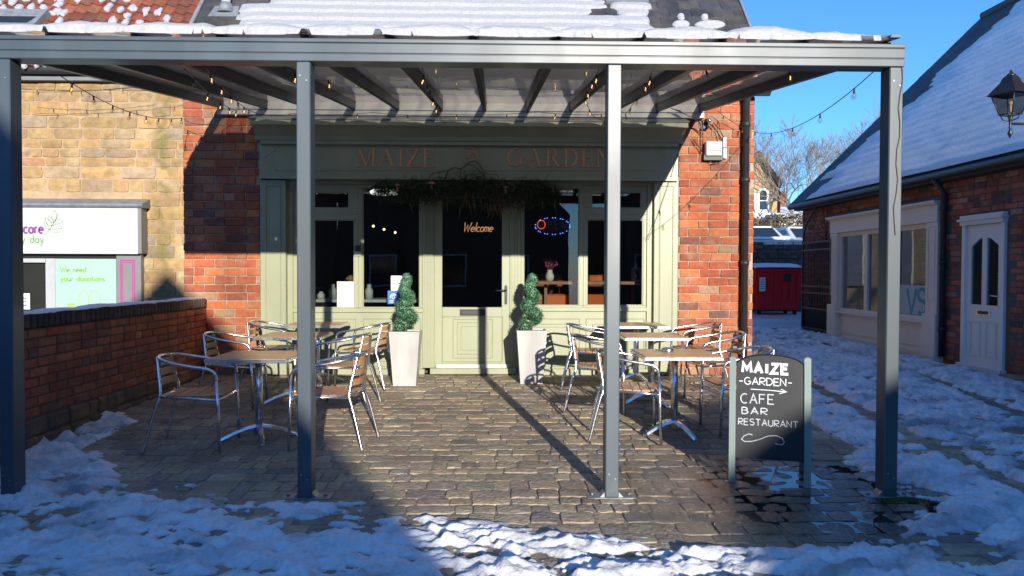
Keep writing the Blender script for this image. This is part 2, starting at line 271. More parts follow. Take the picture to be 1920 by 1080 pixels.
# ------------------------------------------------------------------ mesh building
class MB:
    def __init__(s): s.v = []; s.f = []; s.m = []; s.s = []
    def add(s, vs, fs, mi=0, sm=False):
        o = len(s.v); s.v.extend([tuple(p) for p in vs])
        for f in fs: s.f.append(tuple(i + o for i in f)); s.m.append(mi); s.s.append(sm)
    def box(s, x0, x1, y0, y1, z0, z1, mi=0, ch=0.0):
        x0, x1 = min(x0, x1), max(x0, x1); y0, y1 = min(y0, y1), max(y0, y1); z0, z1 = min(z0, z1), max(z0, z1)
        if ch <= 0:
            s.add([(x0, y0, z0), (x1, y0, z0), (x1, y1, z0), (x0, y1, z0), (x0, y0, z1), (x1, y0, z1), (x1, y1, z1), (x0, y1, z1)],
                  [(0, 3, 2, 1), (4, 5, 6, 7), (0, 1, 5, 4), (1, 2, 6, 5), (2, 3, 7, 6), (3, 0, 4, 7)], mi); return
        ch = min(ch, (x1 - x0) * .4, (y1 - y0) * .4, (z1 - z0) * .4)
        X = (x0, x1); Y = (y0, y1); Z = (z0, z1); vs = []; idx = {}
        for i in (0, 1):
            for j in (0, 1):
                for k in (0, 1):
                    cx, cy, cz = X[i], Y[j], Z[k]; dx = ch * (1 - 2 * i); dy = ch * (1 - 2 * j); dz = ch * (1 - 2 * k)
                    idx[i, j, k, 0] = len(vs); vs.append((cx, cy + dy, cz + dz))
                    idx[i, j, k, 1] = len(vs); vs.append((cx + dx, cy, cz + dz))
                    idx[i, j, k, 2] = len(vs); vs.append((cx + dx, cy + dy, cz))
        fs = []
        for a in (0, 1):
            q = [idx[a, 0, 0, 0], idx[a, 1, 0, 0], idx[a, 1, 1, 0], idx[a, 0, 1, 0]]; fs.append(q if a else q[::-1])
            q = [idx[0, a, 0, 1], idx[1, a, 0, 1], idx[1, a, 1, 1], idx[0, a, 1, 1]]; fs.append(q[::-1] if a else q)
            q = [idx[0, 0, a, 2], idx[1, 0, a, 2], idx[1, 1, a, 2], idx[0, 1, a, 2]]; fs.append(q if a else q[::-1])
        c = Vector(((x0 + x1) / 2, (y0 + y1) / 2, (z0 + z1) / 2))
        def orient(q):
            p = [Vector(vs[i]) for i in q]; n = (p[1] - p[0]).cross(p[2] - p[0]); m = sum(p, Vector()) / len(p) - c
            return q if n.dot(m) > 0 else q[::-1]
        for a in (0, 1):
            for b_ in (0, 1):
                fs.append(orient([idx[a, b_, 0, 0], idx[a, b_, 1, 0], idx[a, b_, 1, 1], idx[a, b_, 0, 1]]))
                fs.append(orient([idx[a, 0, b_, 0], idx[a, 1, b_, 0], idx[a, 1, b_, 2], idx[a, 0, b_, 2]]))
                fs.append(orient([idx[0, a, b_, 1], idx[1, a, b_, 1], idx[1, a, b_, 2], idx[0, a, b_, 2]]))
                for k in (0, 1): fs.append(orient([idx[a, b_, k, 0], idx[a, b_, k, 1], idx[a, b_, k, 2]]))
        fs[:6] = [orient(list(q)) for q in fs[:6]]
        s.add(vs, fs, mi)
    def hexa(s, b4, t4, mi=0):
        s.add(list(b4) + list(t4), [(0, 3, 2, 1), (4, 5, 6, 7), (0, 1, 5, 4), (1, 2, 6, 5), (2, 3, 7, 6), (3, 0, 4, 7)], mi)
    def prism(s, poly, d, mi=0):
        n = len(poly); d = Vector(d); a = [Vector(p) for p in poly]
        s.add(a + [p + d for p in a], [tuple(range(n))[::-1], tuple(range(n, 2 * n))] + [(i, (i + 1) % n, n + (i + 1) % n, n + i) for i in range(n)], mi)
    def tube(s, pts, r, n=8, mi=0, closed=False, sm=True, cap=True):
        P = [Vector(p) for p in pts]; m = len(P)
        rr = r if isinstance(r, (list, tuple)) else [r] * m
        T = []
        for i in range(m):
            if closed: t = P[(i + 1) % m] - P[i - 1]
            else: t = P[min(i + 1, m - 1)] - P[max(i - 1, 0)]
            T.append(t.normalized() if t.length > 1e-9 else Vector((0, 0, 1)))
        up = Vector((0, 0, 1)) if abs(T[0].z) < .9 else Vector((1, 0, 0))
        u = T[0].cross(up).normalized(); vs = []
        for i in range(m):
            u = (u - T[i] * u.dot(T[i])).normalized(); w = T[i].cross(u)
            for k in range(n):
                a = 2 * math.pi * k / n; vs.append(P[i] + (u * math.cos(a) + w * math.sin(a)) * rr[i])
        fs = []
        for i in range(m if closed else m - 1):
            j = (i + 1) % m
            for k in range(n): fs.append((i * n + k, i * n + (k + 1) % n, j * n + (k + 1) % n, j * n + k))
        s.add(vs, fs, mi, sm)
        if cap and not closed:
            o = len(s.v) - m * n
            s.f.append(tuple(o + k for k in range(n))[::-1]); s.m.append(mi); s.s.append(False)
            s.f.append(tuple(o + (m - 1) * n + k for k in range(n))); s.m.append(mi); s.s.append(False)
    def lathe(s, prof, c, n=16, mi=0, sm=True):
        vs = []
        for r_, z in prof:
            for k in range(n):
                a = 2 * math.pi * k / n; vs.append((c[0] + r_ * math.cos(a), c[1] + r_ * math.sin(a), c[2] + z))
        fs = [(i * n + k, i * n + (k + 1) % n, (i + 1) * n + (k + 1) % n, (i + 1) * n + k) for i in range(len(prof) - 1) for k in range(n)]
        s.add(vs, fs, mi, sm)
    def ball(s, c, r, mi=0, n=10, sx=1, sz=1):
        prof = [(r * math.sin(math.pi * i / (n // 2 + 1)) * sx, -r * math.cos(math.pi * i / (n // 2 + 1)) * sz) for i in range(n // 2 + 2)]
        s.lathe(prof, c, n, mi)
    def ribbon(s, pts, w, o, u, v, th, mi=0, lift=0.0):
        """flat stroke through 2D pts on plane o + x*u + y*v, standing th proud"""
        u = Vector(u); v = Vector(v); n = u.cross(v).normalized(); o = Vector(o)
        P = [Vector((p[0], p[1])) for p in pts]
        closed = (P[0] - P[-1]).length < 1e-6 and len(P) > 3
        if closed: P = P[:-1]
        m = len(P); Lp = []; Rp = []
        for i in range(m):
            a = P[i] - P[i - 1] if (i > 0 or closed) else P[1] - P[0]
            b = P[(i + 1) % m] - P[i] if (i < m - 1 or closed) else P[-1] - P[-2]
            if a.length < 1e-9: a = b
            if b.length < 1e-9: b = a
            a = a.normalized(); b = b.normalized(); t = (a + b)
            t = t.normalized() if t.length > 1e-3 else a
            nn = Vector((-t.y, t.x)); k = 1 / max(.45, nn.dot(Vector((-a.y, a.x)))); Lp.append(P[i] + nn * w / 2 * k); Rp.append(P[i] - nn * w / 2 * k)
        W = lambda q, h: o + u * q.x + v * q.y + n * (h)
        h = th + lift
        vs = [W(q, h) for q in Lp] + [W(q, h) for q in Rp] + [W(q, 0) for q in Lp] + [W(q, 0) for q in Rp]; fs = []
        for i in range(m if closed else m - 1):
            j = (i + 1) % m
            fs.append((i, m + i, m + j, j)); fs.append((2 * m + i, i, j, 2 * m + j)); fs.append((m + i, 3 * m + i, 3 * m + j, m + j))
        if not closed:
            fs.append((0, 2 * m, 3 * m, m)); fs.append((m - 1, 2 * m - 1, 4 * m - 1, 3 * m - 1))
        s.add(vs, fs, mi)
    def mesh(s, name, mats, off=(0, 0, 0)):
        me = bpy.data.meshes.new(name); o = Vector(off)
        me.from_pydata([(p[0] - o.x, p[1] - o.y, p[2] - o.z) for p in s.v], [], s.f)
        for mt in (mats if isinstance(mats, (list, tuple)) else [mats]): me.materials.append(mt)
        me.polygons.foreach_set('material_index', s.m); me.polygons.foreach_set('use_smooth', s.s)
        me.update(); return me

ORI = {}
def link(name, data, parent=None, loc=(0, 0, 0)):
    o = bpy.data.objects.new(name, data); col.objects.link(o); o.parent = parent; o.location = loc; return o
def tag(o, label=None, cat=None, group=None, kind=None):
    if label: o['label'] = label
    if cat: o['category'] = cat
    if group: o['group'] = group
    if kind: o['kind'] = kind
    return o
def thing(name, loc, label, cat, group=None, rz=0):
    o = link(name, None, None, loc); o.rotation_euler = (0, 0, rz); ORI[o] = Vector(loc); o.empty_display_size = .1
    return tag(o, label, cat, group)
def root(o):
    while o.parent: o = o.parent
    return o
def part(parent, name, mb, mats):
    """mesh given in world coordinates, hung under a thing that stands at ORI"""
    r_ = root(parent); return link(name, mb.mesh(name, mats, ORI[r_]), parent)
def lpart(parent, name, mb, mats): return link(name, mb.mesh(name, mats), parent)
def solo(name, mb, mats, label=None, cat=None, group=None, kind=None, loc=None):
    if loc is None:
        a = np.array([tuple(p) for p in mb.v]); loc = ((a[:, 0].min() + a[:, 0].max()) / 2, (a[:, 1].min() + a[:, 1].max()) / 2, a[:, 2].min())
    o = link(name, mb.mesh(name, mats, loc), None, loc); ORI[o] = Vector(loc); return tag(o, label, cat, group, kind)
def copy_tree(o, parent=None):
    c = o.copy(); col.objects.link(c); c.parent = parent
    for ch in list(o.children): copy_tree(ch, c)
    return c

def gridmesh(name, X, Y, Z, keep, mat, parent=None, attr=None, kind=None, loc=(0, 0, 0)):
    """2D arrays -> mesh of the kept cells"""
    ny, nx = X.shape; idx = np.arange(nx * ny).reshape(ny, nx)
    k = keep[:-1, :-1] | keep[1:, :-1] | keep[:-1, 1:] | keep[1:, 1:]
    q = np.stack([idx[:-1, :-1][k], idx[:-1, 1:][k], idx[1:, 1:][k], idx[1:, :-1][k]], 1)
    used = np.unique(q); re = np.full(nx * ny, -1); re[used] = np.arange(len(used)); q = re[q]
    co = np.stack([X.ravel() - loc[0], Y.ravel() - loc[1], Z.ravel() - loc[2]], 1)[used]
    me = bpy.data.meshes.new(name); me.vertices.add(len(co)); me.vertices.foreach_set('co', co.ravel())
    me.loops.add(q.size); me.loops.foreach_set('vertex_index', q.ravel().astype(np.int32))
    me.polygons.add(len(q)); me.polygons.foreach_set('loop_start', np.arange(0, q.size, 4, dtype=np.int32))
    me.polygons.foreach_set('use_smooth', np.ones(len(q), bool)); me.update(calc_edges=True)
    if attr is not None:
        a = me.attributes.new('slush', 'FLOAT', 'POINT'); a.data.foreach_set('value', attr.ravel()[used].astype(np.float32))
    me.materials.append(mat); o = link(name, me, parent, loc)
    if kind: o['kind'] = kind
    return o

# pieces: many alike objects sharing mesh data, with a limit; the rest joined
def variant_box(n, L, D, H, ch, jit, seed):
    rnd = random.Random(seed); out = []
    for _ in range(n):
        m = MB(); m.box(-L / 2, L / 2, 0, D, 0, H, 0, ch)
        m.v = [(x + rnd.uniform(-jit, jit), y + rnd.uniform(-jit, jit) * .7, z + rnd.uniform(-jit, jit)) for x, y, z in m.v]; out.append(m)
    return out
def place(parent, name, variants, items, mat, mat_attr=None, limit=300, key=None):
    """items: (variant index, loc, Matrix3 rot, scale(3), color)"""
    base = ORI[root(parent)] if root(parent) in ORI else Vector((0, 0, 0))
    ms = [v.mesh(name, mat) for v in variants]
    if key: items = sorted(items, key=key)
    for vi, loc, rot, sc, c in items[:limit]:
        o = bpy.data.objects.new(name, ms[vi]); col.objects.link(o); o.parent = parent
        o.location = Vector(loc) - base; o.rotation_euler = rot.to_euler() if rot else (0, 0, 0); o.scale = sc; o.color = (*c, 1)
    rest = items[limit:]
    if rest:
        V = []; Fc = []; C = []; n = 0
        arr = [np.array([tuple(p) for p in v.v]) for v in variants]
        for vi, loc, rot, sc, c in rest:
            a = arr[vi] * np.array(sc)
            if rot: a = a @ np.array(rot).T
            a = a + np.array(loc) - np.array(base); V.append(a)
            for f in variants[vi].f: Fc.append(tuple(i + n for i in f))
            C.append(np.tile(np.array([*c, 1.0]), (len(a), 1))); n += len(a)
        me = bpy.data.meshes.new(name + '_field'); me.from_pydata(np.concatenate(V).tolist(), [], Fc)
        ca = me.color_attributes.new('col', 'FLOAT_COLOR', 'POINT'); ca.data.foreach_set('color', np.concatenate(C).ravel().astype(np.float32))
        me.materials.append(mat_attr or mat); o = link(name + '_field', me, parent); o['kind'] = 'stuff'
RZ = lambda d: Matrix.Rotation(R(d), 3, 'Z')
def cjit(c, a=.12, rnd=random):
    k = 1 + rnd.uniform(-a, a); return tuple(max(0, x * k * (1 + rnd.uniform(-a * .3, a * .3))) for x in c)
BRICKP = [((.42, .110, .042), 5), ((.35, .085, .036), 4), ((.29, .080, .042), 2), ((.47, .15, .052), 4), ((.36, .21, .12), 1.5), ((.18, .070, .05), .5)]
def pick(pal, rnd=random):
    t = sum(w for _, w in pal); r_ = rnd.uniform(0, t)
    for c, w in pal:
        r_ -= w
        if r_ <= 0: return cjit(c, .14, rnd)
    return pal[0][0]
def running(u0, u1, v0, v1, L, H, joint, seed, hit=None, header=.12):
    """running bond rectangles (u centre, v bottom, length)"""
    rnd = random.Random(seed); out = []; r_ = 0; v = v0
    while v + H * .6 < v1:
        h = min(H - joint, v1 - v)
        u = u0 - (L / 2 if r_ % 2 else 0) + rnd.uniform(-.02, .02)
        while u < u1:
            l = L * (.5 if rnd.random() < header else 1)
            a = max(u, u0); b = min(u + l, u1)
            if b - a > .05:
                if not (hit and hit(a, b, v, v + h)): out.append(((a + b) / 2, v, b - a - joint, h))
            u += l
        v += H; r_ += 1
    return out

# ------------------------------------------------------------------ stroke lettering
def arc(cx, cy, rx, ry, a0, a1, n=10):
    return [(cx + rx * math.cos(R(a0 + (a1 - a0) * i / n)), cy + ry * math.sin(R(a0 + (a1 - a0) * i / n))) for i in range(n + 1)]
FONT = {
 'M': ([[(0, 0), (.07, 1), (.4, .35), (.72, 1), (.8, 0)]], .8), 'A': ([[(0, 0), (.33, 1), (.68, 0)], [(.12, .36), (.56, .36)]], .68),
 'I': ([[(.12, 0), (.12, 1)]], .24), 'Z': ([[(0, 1), (.6, 1), (0, 0), (.64, 0)]], .64), 'E': ([[(.55, 1), (0, 1), (0, 0), (.58, 0)], [(0, .52), (.46, .52)]], .58),
 'G': ([arc(.36, .5, .36, .5, 50, 330, 14) + [(.68, .45), (.4, .45)]], .7), 'R': ([[(0, 0), (0, 1)], [(0, 1)] + arc(.3, .74, .3, .26, 80, -90, 8) + [(0, .48), (.58, 0)]], .6),
 'D': ([[(0, 1)] + arc(.2, .5, .45, .5, 85, -85, 10) + [(0, 0), (0, 1)]], .66), 'N': ([[(0, 0), (0, 1), (.6, 0), (.6, 1)]], .62),
 'C': ([arc(.38, .5, .38, .5, 55, 305, 14)], .64), 'F': ([[(.55, 1), (0, 1), (0, 0)], [(0, .52), (.45, .52)]], .55),
 'B': ([[(0, 0), (0, 1)], [(0, 1)] + arc(.25, .77, .27, .23, 85, -85, 8) + [(0.02, .54)] + arc(.27, .27, .32, .27, 85, -85, 8) + [(0, 0)]], .6),
 'S': ([arc(.3, .76, .28, .24, 40, 250, 9) + arc(.3, .26, .3, .26, 80, -140, 10)], .6), 'T': ([[(.32, 0), (.32, 1)], [(0, 1), (.66, 1)]], .66),
 'U': ([[(0, 1)] + arc(.3, .3, .3, .3, 180, 360, 10) + [(.6, 1)]], .62), 'V': ([[(0, 1), (.34, 0), (.68, 1)]], .68), 'W': ([[(0, 1), (.2, 0), (.42, .7), (.62, 0), (.86, 1)]], .88),
 '-': ([[(.05, .45), (.45, .45)]], .5), ' ': ([], .35),
 'a': ([arc(.2, .24, .2, .24, 20, 340, 12), [(.4, .5), (.4, 0)]], .44), 'c': ([arc(.22, .25, .22, .25, 50, 310, 10)], .38), 'd': ([arc(.2, .24, .2, .24, 20, 340, 12), [(.4, 1), (.4, 0)]], .44),
 'e': ([[(.02, .27), (.40, .27)] + arc(.21, .25, .2, .25, 10, 310, 11)], .42), 'i': ([[(.05, 0), (.05, .5)], [(.05, .66), (.05, .74)]], .12), 'l': ([[(.05, 0), (.05, 1)]], .12),
 'm': ([[(0, 0), (0, .5)], [(0, .36)] + arc(.13, .34, .13, .16, 160, 0, 6) + [(.26, 0)], [(.26, .36)] + arc(.39, .34, .13, .16, 160, 0, 6) + [(.52, 0)]], .56),
 'n': ([[(0, 0), (0, .5)], [(0, .34)] + arc(.16, .32, .16, .18, 160, 0, 6) + [(.32, 0)]], .37), 'o': ([arc(.21, .25, .21, .25, 0, 360, 14)], .42),
 'r': ([[(0, 0), (0, .5)], [(0, .34)] + arc(.14, .34, .14, .16, 160, 50, 5)], .26), 's': ([arc(.15, .38, .14, .12, 40, 260, 7) + arc(.15, .13, .15, .13, 80, -140, 8)], .32),
 't': ([[(.1, .85), (.1, .1), (.2, 0)], [(-.04, .52), (.24, .52)]], .26), 'u': ([[(0, .5)] + arc(.17, .18, .17, .18, 180, 340, 8) + [(.35, .5), (.35, 0)]], .4),
 'v': ([[(0, .5), (.17, 0), (.34, .5)]], .36), 'y': ([[(0, .5), (.18, .02)], [(.36, .5), (.12, -.3), (-.02, -.34)]], .38), 'p': ([arc(.2, .25, .2, .24, 160, -160, 12), [(0, .5), (0, -.35)]], .42),
 'w': ([[(0, .5), (.12, 0), (.25, .4), (.38, 0), (.5, .5)]], .54),
}
def text(mb, s, x, y, h, w, o, u, v, th=.002, mi=0, track=.14, slant=0.0, fit=None, jit=0.0, rnd=random):
    adv = sum(FONT[c][1] + track for c in s) - track
    sx = (fit / adv / h) if fit else 1.0
    cx = 0; k = 0
    for c in s:
        st, a = FONT[c]
        for pl in st:
            dx, dy = rnd.uniform(-jit, jit), rnd.uniform(-jit, jit)
            pts = [(x + ((cx + px) * sx + slant * py + dx) * h, y + (py + dy) * h) for px, py in pl]
            mb.ribbon(pts, w * rnd.uniform(1 - jit * 4, 1 + jit * 4), o, u, v, th, mi, lift=(k % 4) * th * .12); k += 1
        cx += a + track
# serif capitals: strokes (pts, width)
def SF():
    T, H_ = .13, .05
    def ser(x, y, a=.12): return ([(x - a, y), (x + a, y)], H_)
    b = .025; t = .975
    return {
    'M': ([([(.1, 0), (.1, 1)], H_), ([(.1, 1), (.5, .04)], T), ([(.5, .04), (.88, 1)], H_), ([(.9, 0), (.9, 1)], T), ser(.1, b), ser(.9, b, .14), ([(-.02, t), (.14, t)], H_), ([(.84, t), (1.04, t)], H_)], 1.02),
    'A': ([([(.1, 0), (.43, 1)], H_), ([(.42, 1), (.78, 0)], T), ([(.2, .36), (.66, .36)], H_), ser(.1, b), ser(.78, b, .14)], .92),
    'I': ([([(.17, 0), (.17, 1)], T), ser(.17, b, .15), ser(.17, t, .15)], .34),
    'Z': ([([(.02, t), (.66, t)], H_), ([(.6, .96), (.06, .04)], T), ([(.0, b), (.68, b)], H_), ([(.045, .95), (.045, .76)], H_), ([(.66, .05), (.66, .26)], H_)], .7),
    'E': ([([(.15, 0), (.15, 1)], T), ([(0, b), (.66, b)], H_), ([(0, t), (.62, t)], H_), ([(.2, .52), (.5, .52)], H_), ([(.64, .05), (.64, .26)], H_), ([(.6, .95), (.6, .76)], H_), ([(.5, .42), (.5, .62)], H_)], .68),
    'G': ([(arc(.45, .5, .38, .47, 50, 130, 5), H_), (arc(.43, .5, .38, .47, 118, 242, 8), T), (arc(.45, .5, .38, .47, 230, 310, 5), H_), ([(.74, .45), (.74, .1)], T), ([(.6, .45), (.88, .45)], H_), ([(.7, .92), (.7, .7)], H_)], .9),
    'R': ([([(.15, 0), (.15, 1)], T), ser(.15, b, .15), ([(0, t), (.4, t)], H_), (arc(.34, .75, .24, .22, 70, -70, 7), T * .9), ([(.2, .5), (.42, .5)], H_), ([(.4, .5), (.74, .02)], T), ([(.68, b), (.86, b)], H_)], .84),
    'D': ([([(.15, 0), (.15, 1)], T), ([(0, t), (.42, t)], H_), ([(0, b), (.42, b)], H_), (arc(.38, .5, .38, .46, 75, -75, 10), T)], .84),
    'N': ([([(.12, 0), (.12, 1)], H_), ([(.12, 1), (.78, 0)], T), ([(.78, 0), (.78, 1)], H_), ser(.12, b), ([(0, t), (.14, t)], H_), ser(.78, t)], .92)}
SFONT = SF()
def serif_letter(mb, c, x, y, h, sx, o, u, v, th):
    for k, (pl, w) in enumerate(SFONT[c][0]):
        mb.ribbon([(x + px * h * sx, y + py * h) for px, py in pl], w * h, o, u, v, th, 0, lift=k * .0004)
UX, UZ = (1, 0, 0), (0, 0, 1)
# ================================================================== GROUND
def make_ground():
    xs = np.array([-400, -120, -40, -15, -8, -4, 0, 4, 8, 15, 40, 120, 400.]); ys = np.array([-300, -80, -25, -6, -3, 0, 2, 4.65, 8, 12, 20, 40, 100, 400.])
    X, Y = np.meshgrid(xs, ys); Z = gz(X, np.minimum(Y, 40)) - .05
    gridmesh('ground', X, Y, Z, np.ones(X.shape, bool), M['ground'], kind='structure')
make_ground()
# paving bed with its setts
PX0, PX1, PY0, PY1 = -3.6, 6.72, -2.3, 4.58
def snow_edge(x):   # front edge of the bare patio, measured along the photograph
    pts = [(-4.5, .35), (-3.1, .2), (-2.6, .12), (-2.0, .1), (-1.5, -.12), (-1.15, -.12), (-.6, -.38), (0.2, -.60), (1.0, -.72), (1.45, -.86), (1.75, -.9), (2.2, -.75), (2.55, -.35), (2.75, -.1), (3.2, .6)]
    return np.interp(x, [p[0] for p in pts], [p[1] for p in pts])
def snow_S(x, y):
    n = fbm(x * 1.7, y * 3.0, 5, 4) - .5; n2 = fbm(x * 5, y * 8, 9, 3) - .5
    s = (snow_edge(x) - y) / .22
    wl = np.interp(y, [.2, .9, 1.5, 2.1, 2.5], [-2.55, -2.95, -3.15, -3.3, -3.7])
    s = np.maximum(s, (wl - x) / .12 * np.where(y < 2.4, 1, 1))
    xb = np.interp(y, [-1.2, -.5, 0, .6, 1.2, 2.0, 3.0, 4.6, 7, 11.5], [2.4, 2.62, 2.78, 2.62, 2.7, 2.85, 3.15, 3.3, 3.45, 3.4])
    s = np.maximum(s, (x - xb) / .15)
    s = np.clip(s, -3, 1.2)
    s = s + n * 2.2 + n2 * .9
    # bare strips: gully along the lane, wet kerb by the shop
    def band(c, w): return np.exp(-((x - c) / w) ** 2)
    c1 = np.interp(y, [-1, 1, 4, 8, 12], [3.50, 3.56, 3.72, 4.1, 4.4]); c2 = np.interp(y, [0, 2.5, 5.4, 9, 12], [4.75, 5.15, 5.62, 6.0, 6.1])
    s = s - 2.6 * band(c1, .10) - 2.0 * band(c2, .11)
    s = s - np.clip((x - (6.38 - .03 * (9 - y)) ) / .1, 0, 3)
    s = s + 1.3 * band(c2 + .38, .13)
    s = np.where((y < 4.62) & (x > -3.3) & (x < 2.9) & (y > 1.0), -2, s)
    return s
def make_patio():
    xs = np.linspace(PX0, PX1 + .1, 180); ys = np.linspace(PY0, PY1 + .07, 130); X, Y = np.meshgrid(xs, ys)
    bed = gridmesh('patio_paving', X, Y, gz(X, Y) - .0030 + (fbm(X * 3, Y * 3, 61) - .5) * .007, np.ones(X.shape, bool), M['bed'], kind='structure')
    # wet, glossy meltwater between the stones by the right-hand post
    xs = np.linspace(1.25, 3.0, 40); ys = np.linspace(-.85, .85, 40); X, Y = np.meshgrid(xs, ys)
    r_ = np.hypot((X - 2.15) / .8, (Y - 0.0) / .62) + (fbm(X * 2.5, Y * 2.5, 31) - .5) * .7
    gridmesh('meltwater', X, Y, gz(X, Y) + .0020, r_ < 1, M['water'], kind='structure')
    rnd = random.Random(11); var = []
    for k in range(10):
        m = MB(); nx, ny = 5, 4; vs = []
        jj = [rnd.uniform(-.035, .035) for _ in range(8)]
        for j in range(ny):
            for i in range(nx):
                u = i / (nx - 1) - .5; v = j / (ny - 1) - .5
                edge = (i in (0, nx - 1)) + (j in (0, ny - 1))
                z = .8 - .28 * edge - (.05 if edge == 2 else 0) + rnd.uniform(-.22, .22) + jj[0] * 3 * u + jj[1] * 3 * v
                sh = rnd.uniform(.90, 1.0) if edge == 2 else 1.0
                vs.append((u * sh + rnd.uniform(-.03, .03), v * sh + rnd.uniform(-.06, .06), z))
        fs = [(j * nx + i, j * nx + i + 1, (j + 1) * nx + i + 1, (j + 1) * nx + i) for j in range(ny - 1) for i in range(nx - 1)]
        rim = [i for i in range(nx)] + [j * nx + nx - 1 for j in range(1, ny)] + [(ny - 1) * nx + i for i in range(nx - 2, -1, -1)] + [j * nx for j in range(ny - 2, 0, -1)]
        b0 = len(vs); vs += [(vs[i][0] * 1.03, vs[i][1] * 1.03, -1.2) for i in rim]; n = len(rim)
        fs += [(rim[i], b0 + i, b0 + (i + 1) % n, rim[(i + 1) % n]) for i in range(n)]
        m.add(vs, fs, 0, False)
        for q in range(len(m.s)): m.s[q] = q < 12
        var.append(m)
    pal = [((.38, .305, .205), 6), ((.31, .255, .185), 4), ((.25, .22, .18), 3), ((.41, .33, .22), 2), ((.32, .24, .17), 1)]
    items = []; y = PY0
    while y < PY1 - .03:
        d = rnd.uniform(.125, .195); x = PX0 + rnd.uniform(-.2, 0); rowj = rnd.uniform(-.006, .006)
        while x < PX1:
            l = rnd.choice([.11, .14, .17, .20, .22, .25, .29]) * rnd.uniform(.93, 1.07)
            cx, cy = x + l / 2, y + d / 2 + rowj + .014 * math.sin(x * 1.3)
            if not (cx + l / 2 > PX1): items.append((rnd.randrange(10), (cx, cy, gzf(cx, cy) + rnd.uniform(-.004, .004)), Matrix.Rotation(rnd.uniform(-.06, .06), 3, 'Z') @ Matrix.Rotation(.031, 3, 'X'), (l - .014, d - .010, .0072), pick(pal, rnd)))
            x += l
        y += d
    def key(it):
        x, y, z = it[1]; s = float(snow_S(np.array([x]), np.array([y]))[0])
        inv = abs(x) > .68 * (y + 4.75) + .2 or y < -1.2 or s > .6
        return (1 if inv else 0, y)
    place(bed, 'sett', var, items, M['sett'], M['sett_a'], 300, key)
make_patio()

def make_snow():
    xs = np.arange(-4.3, 6.74, .02); ys = np.concatenate([np.arange(-2.2, 1.0, .014), np.arange(1.0, 4.6, .025), np.arange(4.6, 11.6, .05)])
    X, Y = np.meshgrid(xs, ys); S = snow_S(X, Y)
    lump = fbm(X * 3.2, Y * 4.2, 2, 5) - .5; fine = fbm(X * 17, Y * 19, 4, 3) - .5
    # trodden hollows
    rnd = random.Random(5); hol = np.zeros_like(X)
    for _ in range(150):
        hx, hy = rnd.uniform(-4, 6.5), rnd.uniform(-2, 5) if rnd.random() < .8 else rnd.uniform(5, 11); a = rnd.uniform(-.6, .6)
        dx = (X - hx) * math.cos(a) + (Y - hy) * math.sin(a); dy = -(X - hx) * math.sin(a) + (Y - hy) * math.cos(a)
        hol = np.maximum(hol, np.exp(-((dx / .06) ** 2 + (dy / .145) ** 2) ** 1.5) * rnd.uniform(.4, 1))
    med = fbm(X * 7 + Y * 3, Y * 11, 33, 4) - .5; rid = 1 - np.abs(fbm(X * 5 - Y * 2, Y * 7, 35, 4) - .5) * 5
    kS = np.clip(S + .6, 0, 1.4)
    T = .011 * S + kS * (.062 * lump + .074 * med + .050 * fine + .008 * rid) - .032 * hol - .0012
    crum = fbm(X * 28, Y * 34, 47, 3) - .5; T = T + .016 * crum * np.clip(S + .6, 0, 1); T = T + .009 * np.clip(T / .003, 0, 1) - .002
    Z = gz(X, Y) + T
    slush = np.clip(1 - (T - .005) / .006, 0, 1) ** 1.3 * .45 + np.clip(fbm(X * 2.2, Y * 3, 21, 4) - .58, 0, 1) * 2.5
    st = fbm(X * 1.6 + Y * 1.1, Y * 7 - X * 2.2, 41, 5); slush = slush + np.clip(st - .50, 0, 1) * 1.8 + np.clip(fbm(X * 9, Y * 14, 43, 4) - .53, 0, 1) * 1.3
    slush = np.clip(slush + hol * .45 * (fbm(X * 20, Y * 20, 44, 2) > .42), 0, .85)
    gridmesh('snow_cover', X, Y, Z, T > -.012, M['snow'], attr=slush, kind='structure')
    # crumbled lumps of snow
    m = MB(); 
    for _ in range(420):
        x = rnd.uniform(-3.4, 6.2); y = rnd.uniform(-1.4, 3.5)
        if float(snow_S(np.array([x]), np.array([y]))[0]) < -.1 or (x < 2 and y > .5): continue
        r_ = rnd.uniform(.005, .018) if rnd.random() < .95 else rnd.uniform(.02, .04)
        c = (x, y, gzf(x, y) + .010 + r_ * .1); k = len(m.v); m.ball(c, r_, 0, 7, 1, .75)
        m.v[k:] = [(p[0] + rnd.uniform(-.4, .4) * r_, p[1] + rnd.uniform(-.4, .4) * r_, p[2] + rnd.uniform(-.2, .2) * r_) for p in m.v[k:]]
    o = link('snow_crumbs', m.mesh('snow_crumbs', M['snow'])); tag(o, 'crumbled lumps of snow scattered over the trodden snow', kind='stuff')
    # lane beyond the shop corner
    xs = np.arange(-9, 16, .12); ys = np.arange(11.4, 24, .12); X, Y = np.meshgrid(xs, ys); T = .03 * (fbm(X * 1.2, Y * 1.2, 6) - .38)
    gridmesh('snow_cover', X, Y, gz(X, Y) + T + .01, T > -.02, M['snow'], attr=np.clip(.5 - T * 30, 0, .8), kind='structure')
make_snow()
